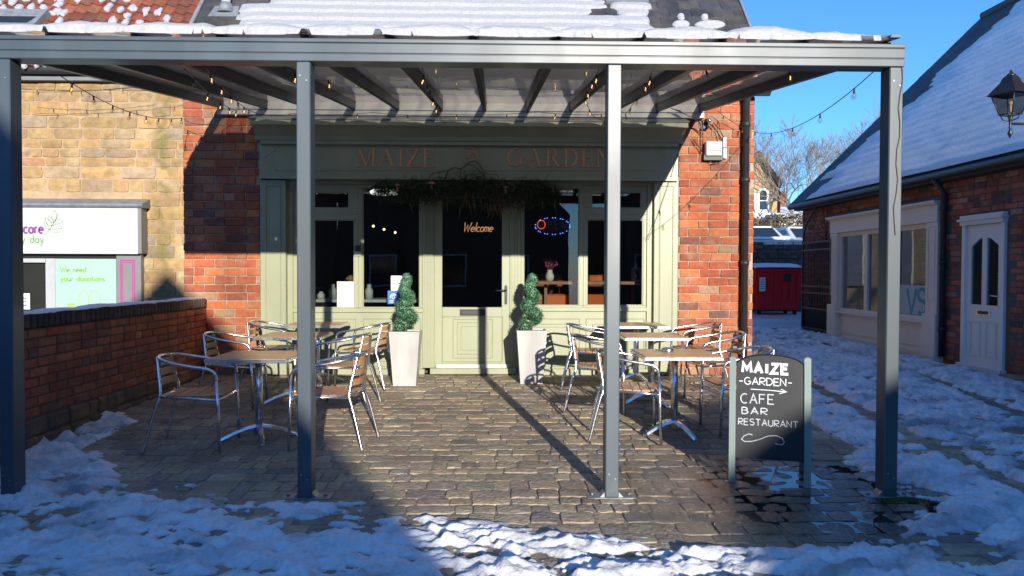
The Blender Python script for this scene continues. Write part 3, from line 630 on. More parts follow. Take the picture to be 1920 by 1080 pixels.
def litter():
    rnd = random.Random(91); mb = MB()
    for _ in range(420):
        x = rnd.uniform(-3.3, 3.0); y = rnd.uniform(-.9, 4.5) if rnd.random() < .7 else rnd.uniform(3.9, 4.55); s = rnd.uniform(.003, .010); a = rnd.uniform(0, 6.28); c = Vector((x, y, gzf(x, y) + .0075)); u = Vector((math.cos(a), math.sin(a), rnd.uniform(-.2, .3))) * s; v = Vector((-math.sin(a), math.cos(a), rnd.uniform(-.2, .4))) * s * .6
        mb.add([c - u, c + v, c + u, c - v], [(0, 1, 2, 3)])
    o = link('leaf_litter', mb.mesh('leaf_litter', M['leaflitter'])); tag(o, 'tiny brown leaf scraps and grit lying in the paving joints', kind='stuff')
litter()

# ================================================================== CAFE BUILDING
FY = 4.65
XL, XR = at(343, 400, FY)[0], at(1414, 400, FY)[0]
def rb(mb, x0, y0, x1, y1, Y0, Y1, mi=0, ch=0.0):
    """box whose front face at Y0 covers a measured rectangle of the front"""
    a = at(x0, (y0 + y1) / 2, Y0)[0]; b = at(x1, (y0 + y1) / 2, Y0)[0]; zt = at((x0 + x1) / 2, y0, Y0)[1]; zb = at((x0 + x1) / 2, y1, Y0)[1]
    mb.box(a, b, Y0, Y1, zb, zt, mi, ch); return a, b, zb, zt
def mould(mb, x0, y0, x1, y1, Y, w=.018, p=.012, mi=0):
    """raised rectangular moulding on plane Y"""
    a = at(x0, (y0 + y1) / 2, Y)[0]; b = at(x1, (y0 + y1) / 2, Y)[0]; zt = at((x0 + x1) / 2, y0, Y)[1]; zb = at((x0 + x1) / 2, y1, Y)[1]
    mb.box(a, b, Y - p, Y, zt - w, zt, mi, .004); mb.box(a, b, Y - p, Y, zb, zb + w, mi, .004)
    mb.box(a, a + w, Y - p, Y, zb + w, zt - w, mi, .004); mb.box(b - w, b, Y - p, Y, zb + w, zt - w, mi, .004)
cafe = thing('cafe_building', (0, FY, gzf(0, FY)), 'red brick cafe building with sage green shopfront and snowy slate roof', 'building')
g0 = gzf(0, FY)
SX0, SX1 = at(489, 600, FY)[0], at(1271, 600, FY)[0]; ZC = at(900, 228, FY)[1]; ZE = 3.78
mb = MB(); B0 = FY + .012
mb.box(XL + .01, SX0, B0, FY + .22, g0 - .1, ZE); mb.box(SX1, XR - .01, B0, FY + .22, g0 - .1, ZE); mb.box(SX0, SX1, B0, FY + .22, at(900, 262, FY)[1], ZE)
mb.box(XL + .01, XL + .2, FY + .22, 9.5, g0 - .1, ZE); mb.box(XR - .2, XR - .01, FY + .22, 9.5, g0 - .1, ZE); mb.box(XL + .2, XR - .2, 9.3, 9.5, g0 - .1, ZE)
wall = part(cafe, 'wall', mb, M['mortar'])
BL, BH = .262, .1045
mesb = variant_box(8, .25, .1, .092, .006, .0045, 21)
items = []
def hitshop(a, b, v0, v1): return False
rndb = random.Random(4)
for (u0, u1, v0, v1, sd) in [(XL, SX0 - .0, g0, ZE, 1), (SX1, XR, g0, ZE, 2)]:
    for u, v, l, h in running(u0, u1, v0, v1, BL, BH, .012, sd, header=.10):
        items.append((rndb.randrange(6), (u, FY - rndb.uniform(0, .006), v), None, (l / .25, 1, h / .092), pick(BRICKP, rndb)))
for u, v, l, h in running(SX0, SX1, ZC + .04, ZE, BL, BH, .012, 3):
    items.append((rndb.randrange(6), (u, FY, v), None, (l / .25, 1, h / .092), pick(BRICKP, rndb)))
place(wall, 'brick', mesb, items, M['brick'], M['brick_a'], 300, key=lambda it: (1 if it[1][2] > 3.36 else 0, it[1][2]))
# right flank bricks (quoin side, seen edge on)
# --- roof
PIT = R(49); CP, SP = math.cos(PIT), math.sin(PIT)
RY0, RZ0 = FY - .22, ZE - .03; RX0, RX1 = XL - .12, XR + .14
def roofpt(x, s, h=0): return (x, RY0 + s * CP - h * SP, RZ0 + s * SP + h * CP)
mb = MB(); mb.hexa([roofpt(RX0, 0, -.12), roofpt(RX1, 0, -.12), roofpt(RX1, 4.6, -.12), roofpt(RX0, 4.6, -.12)], [roofpt(RX0, 0), roofpt(RX1, 0), roofpt(RX1, 4.6), roofpt(RX0, 4.6)], 0)
yr, zr = roofpt(0, 4.6)[1:]
mb.hexa([(RX0, 2 * yr - RY0, RZ0 - .12), (RX0, yr + .05, zr - .12), (RX1, yr + .05, zr - .12), (RX1, 2 * yr - RY0, RZ0 - .12)], [(RX0, 2 * yr - RY0, RZ0), (RX0, yr + .003, zr - .003), (RX1, yr + .003, zr - .003), (RX1, 2 * yr - RY0, RZ0)], 0)
mb.prism([(XL + .02, FY + .22, ZE - .3), (XL + .02, 9.4, ZE - .3), (XL + .02, yr, zr - .2)], (.15, 0, 0)); mb.prism([(XR - .17, FY + .22, ZE - .3), (XR - .17, 9.4, ZE - .3), (XR - .17, yr, zr - .2)], (.15, 0, 0))
roof = part(cafe, 'roof', mb, M['slate_a'])
sv = variant_box(5, .3, .012, .235, .004, .002, 8)
items = []; rr_ = random.Random(9); rotS = Matrix(((1, 0, 0), (0, SP, CP), (0, -CP, SP))).transposed() if False else Matrix.Rotation(-(math.pi / 2 - PIT), 3, 'X')
for r_ in range(0, 16):
    s = r_ * .2; x = RX0 + (0 if r_ % 2 else .15)
    if r_ % 2 == 0: items.append((0, roofpt(RX0 + .075, s, .018), rotS, (.48, 1, 1), (.05, .052, .058)))
    while x + .1 < RX1:
        l = min(.3, RX1 - x)
        items.append((rr_.randrange(5), roofpt(x + l / 2, s, .02 + rr_.uniform(0, .004)), rotS @ RZ(0), (l / .3 * .985, 1, 1), cjit(rr_.choice([(.045, .047, .053), (.038, .04, .045), (.06, .058, .056), (.055, .05, .042)]), .2, rr_)))
        x += .3
place(roof, 'slate', sv, items, M['slate'], M['slate_a'], 300, key=lambda it: abs(it[1][1] - roofpt(0, 1.75)[1]))
mb = MB(); mb.tube([roofpt(XR + .15, s, .03) for s in (0, 2.3, 4.6)], .018, 6); mb.tube([roofpt(XL - .13, s, .03) for s in (0, 2.3, 4.6)], .03, 6)
part(cafe, 'verge', mb, M['lead'])
# flue with lead collar, rooflight
def rs(px, py):     # roof coordinates of a measured pixel
    d = ray(px, py); n = Vector((0, -SP, CP)); p0 = Vector(roofpt(0, 0)); t = (p0 - CAM).dot(n) / d.dot(n); p = CAM + d * t
    return p.x, (p - p0).dot(Vector((0, CP, SP)))
fx, fs_ = rs(424, 22); p = Vector(roofpt(fx, fs_)); mb = MB(); mb.tube([p, p + Vector((0, 0, .75))], .062, 14); mb.tube([p + Vector((0, 0, .7)), p + Vector((0, 0, .8))], .085, 14)
flue = part(cafe, 'flue', mb, M['white']); mb = MB(); mb.tube([p - Vector((0, 0, .02)), p + Vector((0, 0, .12))], [.12, .07], 14)
q = [roofpt(fx - .2, fs_ - .16, .03), roofpt(fx + .2, fs_ - .16, .03), roofpt(fx + .16, fs_ + .1, .03), roofpt(fx - .16, fs_ + .1, .03)]
mb.hexa([roofpt(fx - .2, fs_ - .16, .02), roofpt(fx + .2, fs_ - .16, .02), roofpt(fx + .16, fs_ + .1, .02), roofpt(fx - .16, fs_ + .1, .02)], q); part(flue, 'lead_collar', mb, M['lead'])
x0, s0 = rs(1135, 10); x1, _ = rs(1215, 10); mb = MB()
mb.hexa([roofpt(x0, s0, .0), roofpt(x1, s0, 0), roofpt(x1, s0 + .7, 0), roofpt(x0, s0 + .7, 0)], [roofpt(x0, s0, .07), roofpt(x1, s0, .07), roofpt(x1, s0 + .7, .07), roofpt(x0, s0 + .7, .07)])
part(cafe, 'rooflight', mb, M['lead'])
# snow on slates: stepped over the courses
def roof_snow(name, xa, xb, sa, sb, fn, pt, step, thick, seed, dx=.025, ds=.0125, parent=None, label=None):
    xs = np.arange(xa, xb, dx); ss = np.arange(sa, sb, ds); X, S = np.meshgrid(xs, ss)
    T = fn(X, S) + (fbm(X * 2.2, S * 4, seed) - .5) * .9 + (fbm(X * 8, S * 8, seed + 3, 3) - .5) * .5
    Sw = S + (fbm(X * 2.5, S * 0 + 3, 66) - .5) * .05; frac = (Sw / step) % 1.0; cj = (vnoise(np.floor(Sw / step) * 7.3, X * .9, 67) - .5) * 1.6; T = np.where(T > -1.4, T + cj, T)
    th = thick * (1 - np.exp(-np.clip(T, 0, 3) * 2.2)) * (1 - .72 * frac ** 1.3) + (fbm(X * 14, S * 14, seed + 5, 3) - .5) * thick * .12
    th = np.where(T > 0, th, -.02 + np.clip(T, -.4, 0) * .05)
    P = np.vectorize(lambda x, s, h: pt(x, s, h))(X, S, th + .028)
    return gridmesh(name, P[0], P[1], P[2], T > -.06, M['oldsnow'], attr=np.zeros(X.shape), kind='stuff')
blobs = [(800, 40, 345, 60, 1), (800, 5, 300, 40, 1), (1182, 20, 36, 20, 1), (1186, 40, 30, 12, 1), (1190, 58, 40, 12, 1), (1135, 50, 8, 5, 1), (1276, 36, 8, 5, 1), (1320, 37, 8, 4, 1), (1276, 49, 18, 7, 1), (1330, 50, 30, 8, 1), (1308, 62, 42, 6, 1), (470, 48, 10, 5, 1)]
BB = []
for px, py, wx, wy, k in blobs:
    x, s = rs(px, py); x2, _ = rs(px + wx, py); _, s2 = rs(px, py - wy); BB.append((x, s, x2 - x, s2 - s, 4.0 if wx > 200 else 2.0))
def cafe_snow(X, S):
    t = np.full(X.shape, -2.0)
    for i, (x, s, a, b, p) in enumerate(BB):
        if i < 2: q = 1 - np.maximum(np.abs((X - x - .12 * 0) / a), 0) ** 6 - np.clip(np.abs(S - s) / (b * 3), 0, 1) ** 6
        else: q = 1.15 - ((X - x) / a) ** 2 - ((S - s) / b) ** 2
        t = np.maximum(t, np.clip(q, -1, 1) * 1.3)
    return t
o = roof_snow('roof_snow', rs(440, 40)[0], rs(1390, 40)[0], .9, 2.6, cafe_snow, roofpt, .2, .055, 40)
tag(o, 'melting snow lying in ridges over the cafe slates')

# --- shopfront joinery
G = M['green']
mb = MB(); rb(mb, 486, 268, 1272, 335, FY - .10, FY + .03, ch=.006); mb2 = MB()
fascia = part(cafe, 'fascia', mb, G)
FF = FY - .10
def fpt(px, py, Y=FF): x, z = at(px, py, Y); return (x, z)
cut = 18
outl = []
for (cx, cy, a0) in [(1247, 276, 180), (1247, 319, 90), (497, 319, 0), (497, 276, -90)]:
    sgn = 1 if cx > 900 else -1; sy = -1 if cy < 300 else 1
    pts = [(cx - sgn * cut, cy), (cx - sgn * cut, cy - sy * 6), (cx - sgn * 11, cy - sy * 10), (cx - sgn * 6, cy - sy * 14), (cx, cy - sy * 16)]
    if (cx > 900) != (cy < 300): pts = pts[::-1]
    outl += pts
poly = [fpt(*p) for p in outl]; poly.append(poly[0])
mb = MB(); mb.ribbon(poly, .014, (0, FF, 0), UX, UZ, .006); part(fascia, 'fascia_moulding', mb, G)
mb = MB(); rb(mb, 486, 330, 1272, 337, FF - .012, FF - .001); part(fascia, 'fascia_bead', mb, G)
def fascia_word(word, px0, px1, pyt, pyb, tr=.16):
    x0, zb = fpt(px0, pyb); x1, zt = fpt(px1, pyt); h = zt - zb
    adv = sum(SFONT[c][1] for c in word) + tr * (len(word) - 1); sx = (x1 - x0) / (adv * h); cx = 0
    for c in word:
        m_ = MB(); serif_letter(m_, c, x0 + cx * h * sx, zb, h, sx, (0, FF, 0), UX, UZ, .012); part(fascia, 'letter', m_, M['gold']); cx += SFONT[c][1] + tr
fascia_word('MAIZE', 670, 815, 279, 312); fascia_word('GARDEN', 951, 1148, 279, 312)
mb = MB(); ex, ez = fpt(887, 293); rnd = random.Random(2)
for k in range(13):
    a = R(-15 + k * 17.5); L1 = .10 * (1 - .35 * (k % 2)); d = Vector((math.cos(a), math.sin(a))); n_ = Vector((-d.y, d.x)); w = .009
    p0 = Vector((ex, ez)) + d * .02; p1 = p0 + d * L1 * .5 + n_ * w; p2 = p0 + d * L1; p3 = p0 + d * L1 * .5 - n_ * w
    mb.prism([(q.x, FF - .006 - .0006 * k, q.y) for q in (p0, p3, p2, p1)], (0, .006, 0))
for k in range(3): mb.ribbon(arc(ex - .03 + .03 * k, ez - .05, .012, .02, 0, 300, 8), .006, (0, FF, 0), UX, UZ, .004 + .0005 * k)
part(fascia, 'emblem', mb, M['gold'])
# cornice
mb = MB(); zc = [at(880, p, FY - .25)[1] for p in (228, 238, 262, 268)]; xa, xb = at(470, 245, FY - .25)[0], at(1289, 245, FY - .25)[0]
mb.box(xa, xb, FY - .30, FY + .01, zc[1], zc[0], 0, .005)
mb.prism([(xa + .02, FY - .27, zc[1]), (xa + .02, FY + .01, zc[1]), (xa + .02, FY + .01, zc[2]), (xa + .02, FY - .15, zc[2]), (xa + .02, FY - .16, zc[2] + .05), (xa + .02, FY - .22, zc[2] + .11)], (xb - xa - .04, 0, 0))
mb.box(xa + .08, xb - .08, FY - .14, FY + .01, zc[3] - .01, zc[2], 0, .004)
corn = part(cafe, 'cornice', mb, G)
mb = MB(); z2 = at(880, 219, FY - .2)[1]
mb.prism([(xa - .01, FY - .31, zc[0] + .002), (xa - .01, FY - .31, zc[0] + .016), (xa - .01, FY - .001, z2 + .05), (xa - .01, FY - .001, zc[0] + .002)], (xb - xa + .02, 0, 0)); part(corn, 'lead_flashing', mb, M['lead'])
# pilasters
for (a, b) in ((488, 536), (1226, 1271)):
    mb = MB(); rb(mb, a, 337, b, 690, FY - .06, FY + .1, ch=.005); mould(mb, a + 10, 348, b - 9, 655, FY - .06, .012, .010)
    rb(mb, a - 1, 666, b + 1, 703, FY - .085, FY + .1, ch=.004)
    part(cafe, 'pilaster', mb, G)
# recess cheeks, transom and sill
mb = MB(); rb(mb, 536, 337, 549, 703, FY + .015, FY + .1); part(cafe, 'recess_board', mb, G)
mb = MB(); rb(mb, 1213, 337, 1227, 703, FY + .015, FY + .1); part(cafe, 'recess_board', mb, G)
mb = MB(); rb(mb, 536, 330, 1227, 346, FY + .0, FY + .12); part(cafe, 'transom', mb, G)
WY = FY + .04; GY = FY + .075
def window(outer, inner, name='window'):
    ox0, oy0, ox1, oy1 = outer; ix0, iy0, ix1, iy1 = inner
    f = lambda px, py: at(px, py, WY)
    X0, X1 = f(ox0, 450)[0], f(ox1, 450)[0]; x0, x1 = f(ix0, 450)[0], f(ix1, 450)[0]
    cx = (ox0 + ox1) / 2; Z1, Z0 = f(cx, oy0)[1], f(cx, oy1)[1]; z1, z0 = f(cx, iy0)[1], f(cx, iy1)[1]
    m_ = MB(); m_.box(X0, X1, WY, WY + .07, z1, Z1, 0, .004); m_.box(X0, X1, WY, WY + .07, Z0, z0, 0, .004)
    m_.box(X0, x0, WY, WY + .07, z0, z1, 0, .004); m_.box(x1, X1, WY, WY + .07, z0, z1, 0, .004)
    # glazing bead
    bw = .010
    for (a, b, c, d) in ((x0, x1, z1 - bw, z1), (x0, x1, z0, z0 + bw), (x0, x0 + bw, z0 + bw, z1 - bw), (x1 - bw, x1, z0 + bw, z1 - bw)): m_.box(a, b, WY + .012, WY + .034, c, d)
    w = part(cafe, name, m_, G); m_ = MB(); m_.box(x0 + .001, x1 - .001, GY, GY + .006, z0 + .001, z1 - .001); part(w, 'pane', m_, M['glass']); return w
window((549, 402, 672, 586), (557, 412, 664, 577)); window((549, 343, 672, 402), (562, 360, 654, 390))
window((672, 343, 792, 586), (680, 352, 787, 577)); window((977, 343, 1094, 584), (982, 352, 1086, 573))
window((1094, 402, 1213, 584), (1101, 412, 1206, 573)); window((1094, 343, 1213, 402), (1109, 360, 1202, 390))
# door pillars with reeding
for (a, b) in ((792, 814), (956, 977)):
    mb = MB(); rb(mb, a, 343, b, 690, WY - .012, WY + .08, ch=.004)
    for k in range(3): x = a + 4 + k * 5.5; rb(mb, x, 350, x + 3, 684, WY - .024, WY - .011)
    part(cafe, 'door_post', mb, G)
# door
mb = MB(); DY = WY + .004
zt = at(885, 346, DY)[1]
rb(mb, 814, 346, 829, 690, DY, DY + .07, ch=.004); rb(mb, 941, 346, 956, 690, DY, DY + .07, ch=.004)
rb(mb, 829, 346, 941, 372, DY, DY + .07, ch=.004); rb(mb, 829, 576, 941, 690, DY, DY + .07, ch=.004)
rb(mb, 817, 682, 953, 690, DY - .02, DY, ch=.002)
for i, (a, b, c, d) in enumerate([(829, 593, 943, 679), (849, 598, 924, 672), (857, 604, 916, 665), (864, 611, 908, 657)]): mould(mb, a, b, c, d, DY, .010, .010 - .001 * i)
door = part(cafe, 'door', mb, G)
mb = MB(); a = at(829, 470, DY); b = at(941, 470, DY); mb.box(a[0], b[0], GY + .002, GY + .008, at(885, 576, DY)[1], at(885, 372, DY)[1]); part(door, 'pane', mb, M['glass'])
mb = MB(); x, z = at(948.5, 553, DY); mb.box(x - .017, x + .017, DY - .010, DY, z - .12, z + .12, 0, .004); mb.tube([(x, DY - .01, z + .06), (x, DY - .05, z + .06), (x - .03, DY - .06, z + .06), (x - .13, DY - .06, z + .055)], .010, 8); mb.tube([(x, DY - .015, z - .06), (x, DY - .01, z - .06)], .012, 8)
part(door, 'handle', mb, M['black'])
mb = MB(); rb(mb, 862, 580, 910, 592, DY - .008, DY, ch=.002); rb(mb, 866, 582.5, 906, 589.5, DY - .014, DY - .007, 1, ch=.002); part(door, 'letterbox', mb, [M['black'], M['blackp']])
mb = MB(); rb(mb, 818, 683, 955, 691, DY - .05, DY + .05, ch=.004); part(cafe, 'door_threshold', mb, M['white'])
mb = MB(); rb(mb, 806, 691, 968, 702, DY - .11, DY + .05, ch=.006); part(cafe, 'door_sill', mb, G)
# stall risers with raised panels
for (a, b, pans) in ((549, 792, [(560, 668), (681, 789)]), (977, 1213, [(984, 1087), (1098, 1208)])):
    mb = MB(); rb(mb, a, 586 if a < 900 else 584, b, 692, WY + .006, WY + .07); rb(mb, a - 6, 578 if a < 900 else 576, b + 2, 586 if a < 900 else 584, WY - .02, WY + .05, ch=.005)
    for (c, d) in pans: mould(mb, c, 597, d, 688, WY + .006, .010, .010); mould(mb, c + 12, 607, d - 12, 678, WY + .006, .010, .009); mould(mb, c + 20, 613, d - 20, 672, WY + .006, .006, .006)
    rb(mb, a - 8, 692, b + 4, 704, WY - .05, WY + .07, ch=.005)
    part(cafe, 'stall_riser', mb, G)
mb = MB(); rb(mb, 664, 472, 677, 480, WY - .012, WY, ch=.002); part(cafe, 'door_chime', mb, M['white'])
mb = MB(); rb(mb, 666, 460, 676, 471, WY - .016, WY, ch=.002); part(cafe, 'door_sensor', mb, M['blackp'])
# rainwater downpipe
mb = MB(); xd = at(1397, 400, FY - .06)[0]; mb.tube([(xd, FY - .07, g0 + .03), (xd, FY - .07, 3.6), (xd, FY - .2, 3.72)], .042, 14)
for zz in (.5, 1.55, 2.6, 3.3): mb.tube([(xd, FY - .07, zz), (xd, FY - .07, zz + .06)], .052, 14)
part(cafe, 'downpipe', mb, M['blackp'])
# room inside
mb = MB(); a, b = SX0 + .1, SX1 - .1; zf = g0 + .02
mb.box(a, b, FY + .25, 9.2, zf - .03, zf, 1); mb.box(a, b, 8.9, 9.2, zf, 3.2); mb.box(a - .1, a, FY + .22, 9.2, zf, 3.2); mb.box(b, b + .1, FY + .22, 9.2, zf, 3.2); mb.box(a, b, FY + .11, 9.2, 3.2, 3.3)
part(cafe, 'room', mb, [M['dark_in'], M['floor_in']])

# ---------------- things inside and on the windows
mb = MB(); cx0, cz = at(1008, 527, FY + .32); cx1, _ = at(1209, 527, FY + .32)
mb.box(cx0, cx1, FY + .30, FY + .66, cz - .045, cz, 0, .006); mb.box(cx0 + .1, cx0 + .14, FY + .5, FY + .54, zf, cz - .045); mb.box(cx1 - .14, cx1 - .1, FY + .5, FY + .54, zf, cz - .045)
solo('window_counter', mb, M['counter'], 'long wooden counter shelf behind the right-hand cafe window', 'counter')
mb = MB(); vx, _ = at(1030, 500, FY + .5); mb.lathe([(.0, 0), (.045, 0), (.06, .06), (.035, .13), (.04, .15)], (vx, FY + .42, cz), 12, 0)
rnd = random.Random(3)
vase = thing('flower_vase', (vx, FY + .42, cz), 'small vase of dark pink heather on the window counter', 'vase'); part(vase, 'vase', mb, M['cream'])
mb = MB()
for k in range(70):
    a = rnd.uniform(0, 6.28); r_ = rnd.uniform(0, .11); p = Vector((vx + r_ * math.cos(a), FY + .42 + r_ * math.sin(a), cz + .20 + rnd.uniform(0, .10))); mb.tube([(vx, FY + .42, cz + .13), tuple(p)], .002, 3); mb.ball(tuple(p), .016, 0, 5)
part(vase, 'heather', mb, M['heather'])
mb = MB(); lx, _ = at(1193, 512, FY + .45); y_ = FY + .45
mb.box(lx - .055, lx + .055, y_ - .055, y_ + .055, cz, cz + .02); mb.box(lx - .055, lx + .055, y_ - .055, y_ + .055, cz + .16, cz + .175)
for sx in (-1, 1):
    for sy in (-1, 1): mb.box(lx + sx * .05 - .006, lx + sx * .05 + .006, y_ + sy * .05 - .006, y_ + sy * .05 + .006, cz + .02, cz + .16)
mb.lathe([(.05, .175), (.0, .235)], (lx, y_, cz), 8); mb.tube([(lx - .02, y_, cz + .23), (lx, y_, cz + .27), (lx + .02, y_, cz + .23)], .004, 5); mb.tube([(lx, y_, cz + .02), (lx, y_, cz + .09)], .022, 8)
solo('candle_lantern', mb, M['white'], 'white candle lantern near the right end of the window counter', 'lantern')
def inner_chair(px, label, rz, dy=.85, b0=.83, b1=.99):
    x, _ = at(px, 560, FY + dy); y = FY + dy; c = thing('dining_chair', (x, y, zf), label, 'chair', 'orange chairs inside the cafe', rz)
    m_ = MB(); m_.box(-.22, .22, -.22, .22, b0 - .28, b0 - .23, 0, .02); lpart(c, 'seat', m_, M['orange'])
    m_ = MB(); m_.box(-.23, .23, .19, .24, b0, b1, 0, .02); lpart(c, 'backrest', m_, M['orange'])
    for sx in (-1, 1):
        for sy in (-1, 1): m_ = MB(); m_.tube([(sx * .2, sy * .2, 0), (sx * .18, sy * .19, b0 - .27)], .013, 6); lpart(c, 'leg', m_, M['black'])
    for sx in (-1, 1): m_ = MB(); m_.tube([(sx * .18, .215, b0 - .27), (sx * .18, .215, b0 + .02)], .012, 6); lpart(c, 'back_post', m_, M['black'])
inner_chair(1030, 'orange padded chair inside, behind the pane beside the right topiary', math.pi)
inner_chair(1078, 'orange padded chair inside, turned sideways behind the right mullion', 2.0)
inner_chair(1132, 'orange padded chair inside, behind the last pane on the right', math.pi * .9)
inner_chair(1024, 'taller orange chair deeper inside, its back above the window counter', math.pi, 1.7, 1.08, 1.27)
inner_chair(1118, 'taller orange chair deeper inside, just left of the third post', math.pi * .95, 1.8, 1.08, 1.25)
mb = MB(); tx0, tz = at(600, 560, FY + .7); tx1, _ = at(790, 560, FY + .7); mb.box(tx0, tx1, FY + .45, FY + 1.1, tz - .04, tz, 0, .005)
for xx in (tx0 + .1, tx1 - .1): mb.box(xx - .03, xx + .03, FY + .7, FY + .76, zf, tz - .04)
solo('indoor_table', mb, M['white'], 'pale table set behind the left-hand cafe windows', 'table')
for (px, py, lab) in ((602, 545, 'white cup at the left end of the indoor table'), (624, 548, 'white bottle shaped jar on the indoor table beside the menu'), (692, 552, 'pale rounded jug on the indoor table behind the left topiary pane')):
    x, z = at(px, py, FY + .6); mb = MB(); h = .10 if px < 610 else .2; mb.lathe([(.0, 0), (.05, 0), (.055, h * .6), (.028, h * .8), (.03, h), (0, h)], (x, FY + .6, tz), 12); solo('crockery', mb, M['white'], lab, 'crockery')
x, z = at(656, 522, FY + .35); mb = MB(); mb.ball((x, FY + .4, z), .045, 0, 10, 1, 1); mb.ball((x, FY + .4, z - .09), .055, 0, 10, 1, 1.2)
mb.ball((x - .045, FY + .4, z - .005), .022, 0, 8); mb.ball((x + .045, FY + .4, z - .005), .022, 0, 8); mb.tube([(x, FY + .4, z - .25), (x, FY + .4, z - .14)], .03, 8)
solo('teddy_figure', mb, M['counter'], 'small tan teddy-like figure behind the pinned menu', 'ornament')
def sheet(name, px0, py0, px1, py1, mat, lab, cat, lines=0, Y=None):
    Y = Y or GY - .004; m_ = MB(); a, b, zb, zt = rb(m_, px0, py0, px1, py1, Y, Y + .002)
    for k in range(lines):
        z = zt - (zt - zb) * (.12 + .8 * k / lines); m_.ribbon([(a + (b - a) * .12, z), (a + (b - a) * (.88 if k % 3 else .6), z + .001)], .004, (0, Y, 0), UX, UZ, .0006, 1)
    return solo(name, m_, [mat, M['ink']], lab, cat)
sheet('menu_sheet', 632, 528, 665, 577, M['paper'], 'printed white menu sheet in the corner of the left window', 'notice', 12)
sheet('notice_sheet', 733, 517, 754, 545, M['paper'], 'small white notice above the blue sticker', 'notice', 4)
mb = MB(); a, b, zb, zt = rb(mb, 727, 545, 748, 570, GY - .004, GY - .002); c = (a + b) / 2; s_ = (b - a)
mb.ribbon(arc(c, zb + s_ * .62, s_ * .28, s_ * .28, -20, 200, 10), .008, (0, GY - .004, 0), UX, UZ, .0006, 1); mb.ribbon(arc(c, zb + s_ * .62, s_ * .14, s_ * .14, 0, 360, 10), .007, (0, GY - .004, 0), UX, UZ, .0006, 1)
for k in (0, 1): mb.ribbon([(a + s_ * .15, zb + s_ * (.32 - .16 * k)), (b - s_ * .15, zb + s_ * (.32 - .16 * k))], .006, (0, GY - .004, 0), UX, UZ, .0006, 1)
solo('window_sticker', mb, [M['blue'], M['paper']], 'square blue sticker with white rings low in the window', 'sticker')
mb = MB(); x, z = at(868, 434, GY - .01); text(mb, 'Welcome', x, z, .115, .011, (0, GY - .006, 0), UX, UZ, .004, 0, .08, .25, fit=at(923, 434, GY)[0] - x)
solo('welcome_sign', mb, M['neon'], 'golden handwritten word Welcome on the door glass', 'sign')
# LED oval
led = thing('led_sign', (at(1036, 424, FY + .16)[0], FY + .16, at(1036, 424, FY + .16)[1]), 'oval LED sign of blue dots with an orange ring letter O', 'sign')
cx_, cz_ = at(1036, 424, FY + .16)
mb = MB(); mb.lathe([(0.0, 0)], (0, 0, 0), 3) if False else None
pts = arc(cx_, cz_, .25, .13, 0, 360, 32)[:-1]; mb.prism([(p[0], FY + .165, p[1]) for p in pts], (0, .02, 0)); part(led, 'backing_board', mb, M['blackp'])
mb = MB()
for i, p in enumerate(arc(cx_, cz_, .225, .108, 0, 360, 40)[:-1]):
    if i % 3 in (0, 1) and not (i in (16, 17, 18, 37, 38)): mb.ball((p[0], FY + .155, p[1]), .005, 0, 6)
part(led, 'blue_leds', mb, M['ledblue'])
mb = MB(); ox, oz = at(1015, 421, FY + .16)
for p in arc(ox, oz, .05, .055, 0, 360, 22)[:-1]: mb.ball((p[0], FY + .155, p[1]), .0045, 0, 6)
part(led, 'orange_ring', mb, M['ledred'])
mb = MB()
for k, ch in enumerate('PEN'):
    x = ox + .09 + k * .09
    st = {'P': [[(0, 0), (0, 1)], [(0, 1)] + arc(.3, .74, .3, .26, 80, -90, 8) + [(0, .48)]], 'E': FONT['E'][0], 'N': FONT['N'][0]}[ch]
    for q, pl in enumerate(st): mb.ribbon([(x + a * .07, oz - .05 + b * .1) for a, b in pl], .010, (0, FY + .163, 0), UX, UZ, .002 + .0004 * q)
part(led, 'unlit_letters', mb, M['shopgrey'])
for (px, py, yy, lab) in ((700, 424, 2.2, 'small warm pendant bulb, left of three inside'), (720, 430, 2.4, 'small warm pendant bulb, middle of three inside'), (741, 436, 2.6, 'small warm pendant bulb, right of three inside')):
    x, z = at(px, py, FY + yy); t = thing('pendant_light', (x, FY + yy, z), lab, 'lamp', 'warm pendants inside the cafe'); mb = MB(); mb.ball((x, FY + yy, z), .02, 0, 8); part(t, 'bulb', mb, M['lampwarm'])
    mb = MB(); mb.tube([(x, FY + yy, z + .02), (x, FY + yy, 3.19)], .003, 4); part(t, 'cord', mb, M['black'])
x, z = at(720, 362, FY + 1.6); mb = MB(); mb.lathe([(0, -.02), (.19, -.02), (.21, .02), (.16, .05), (0, .05)], (x, FY + 1.6, z), 20); t = thing('ceiling_light', (x, FY + 1.6, z), 'round white ceiling light glowing behind the garland', 'lamp'); part(t, 'shade', mb, M['lampwhite'])
mb = MB(); mb.tube([(x, FY + 1.6, z + .05), (x, FY + 1.6, 3.19)], .006, 5); part(t, 'rod', mb, M['black'])
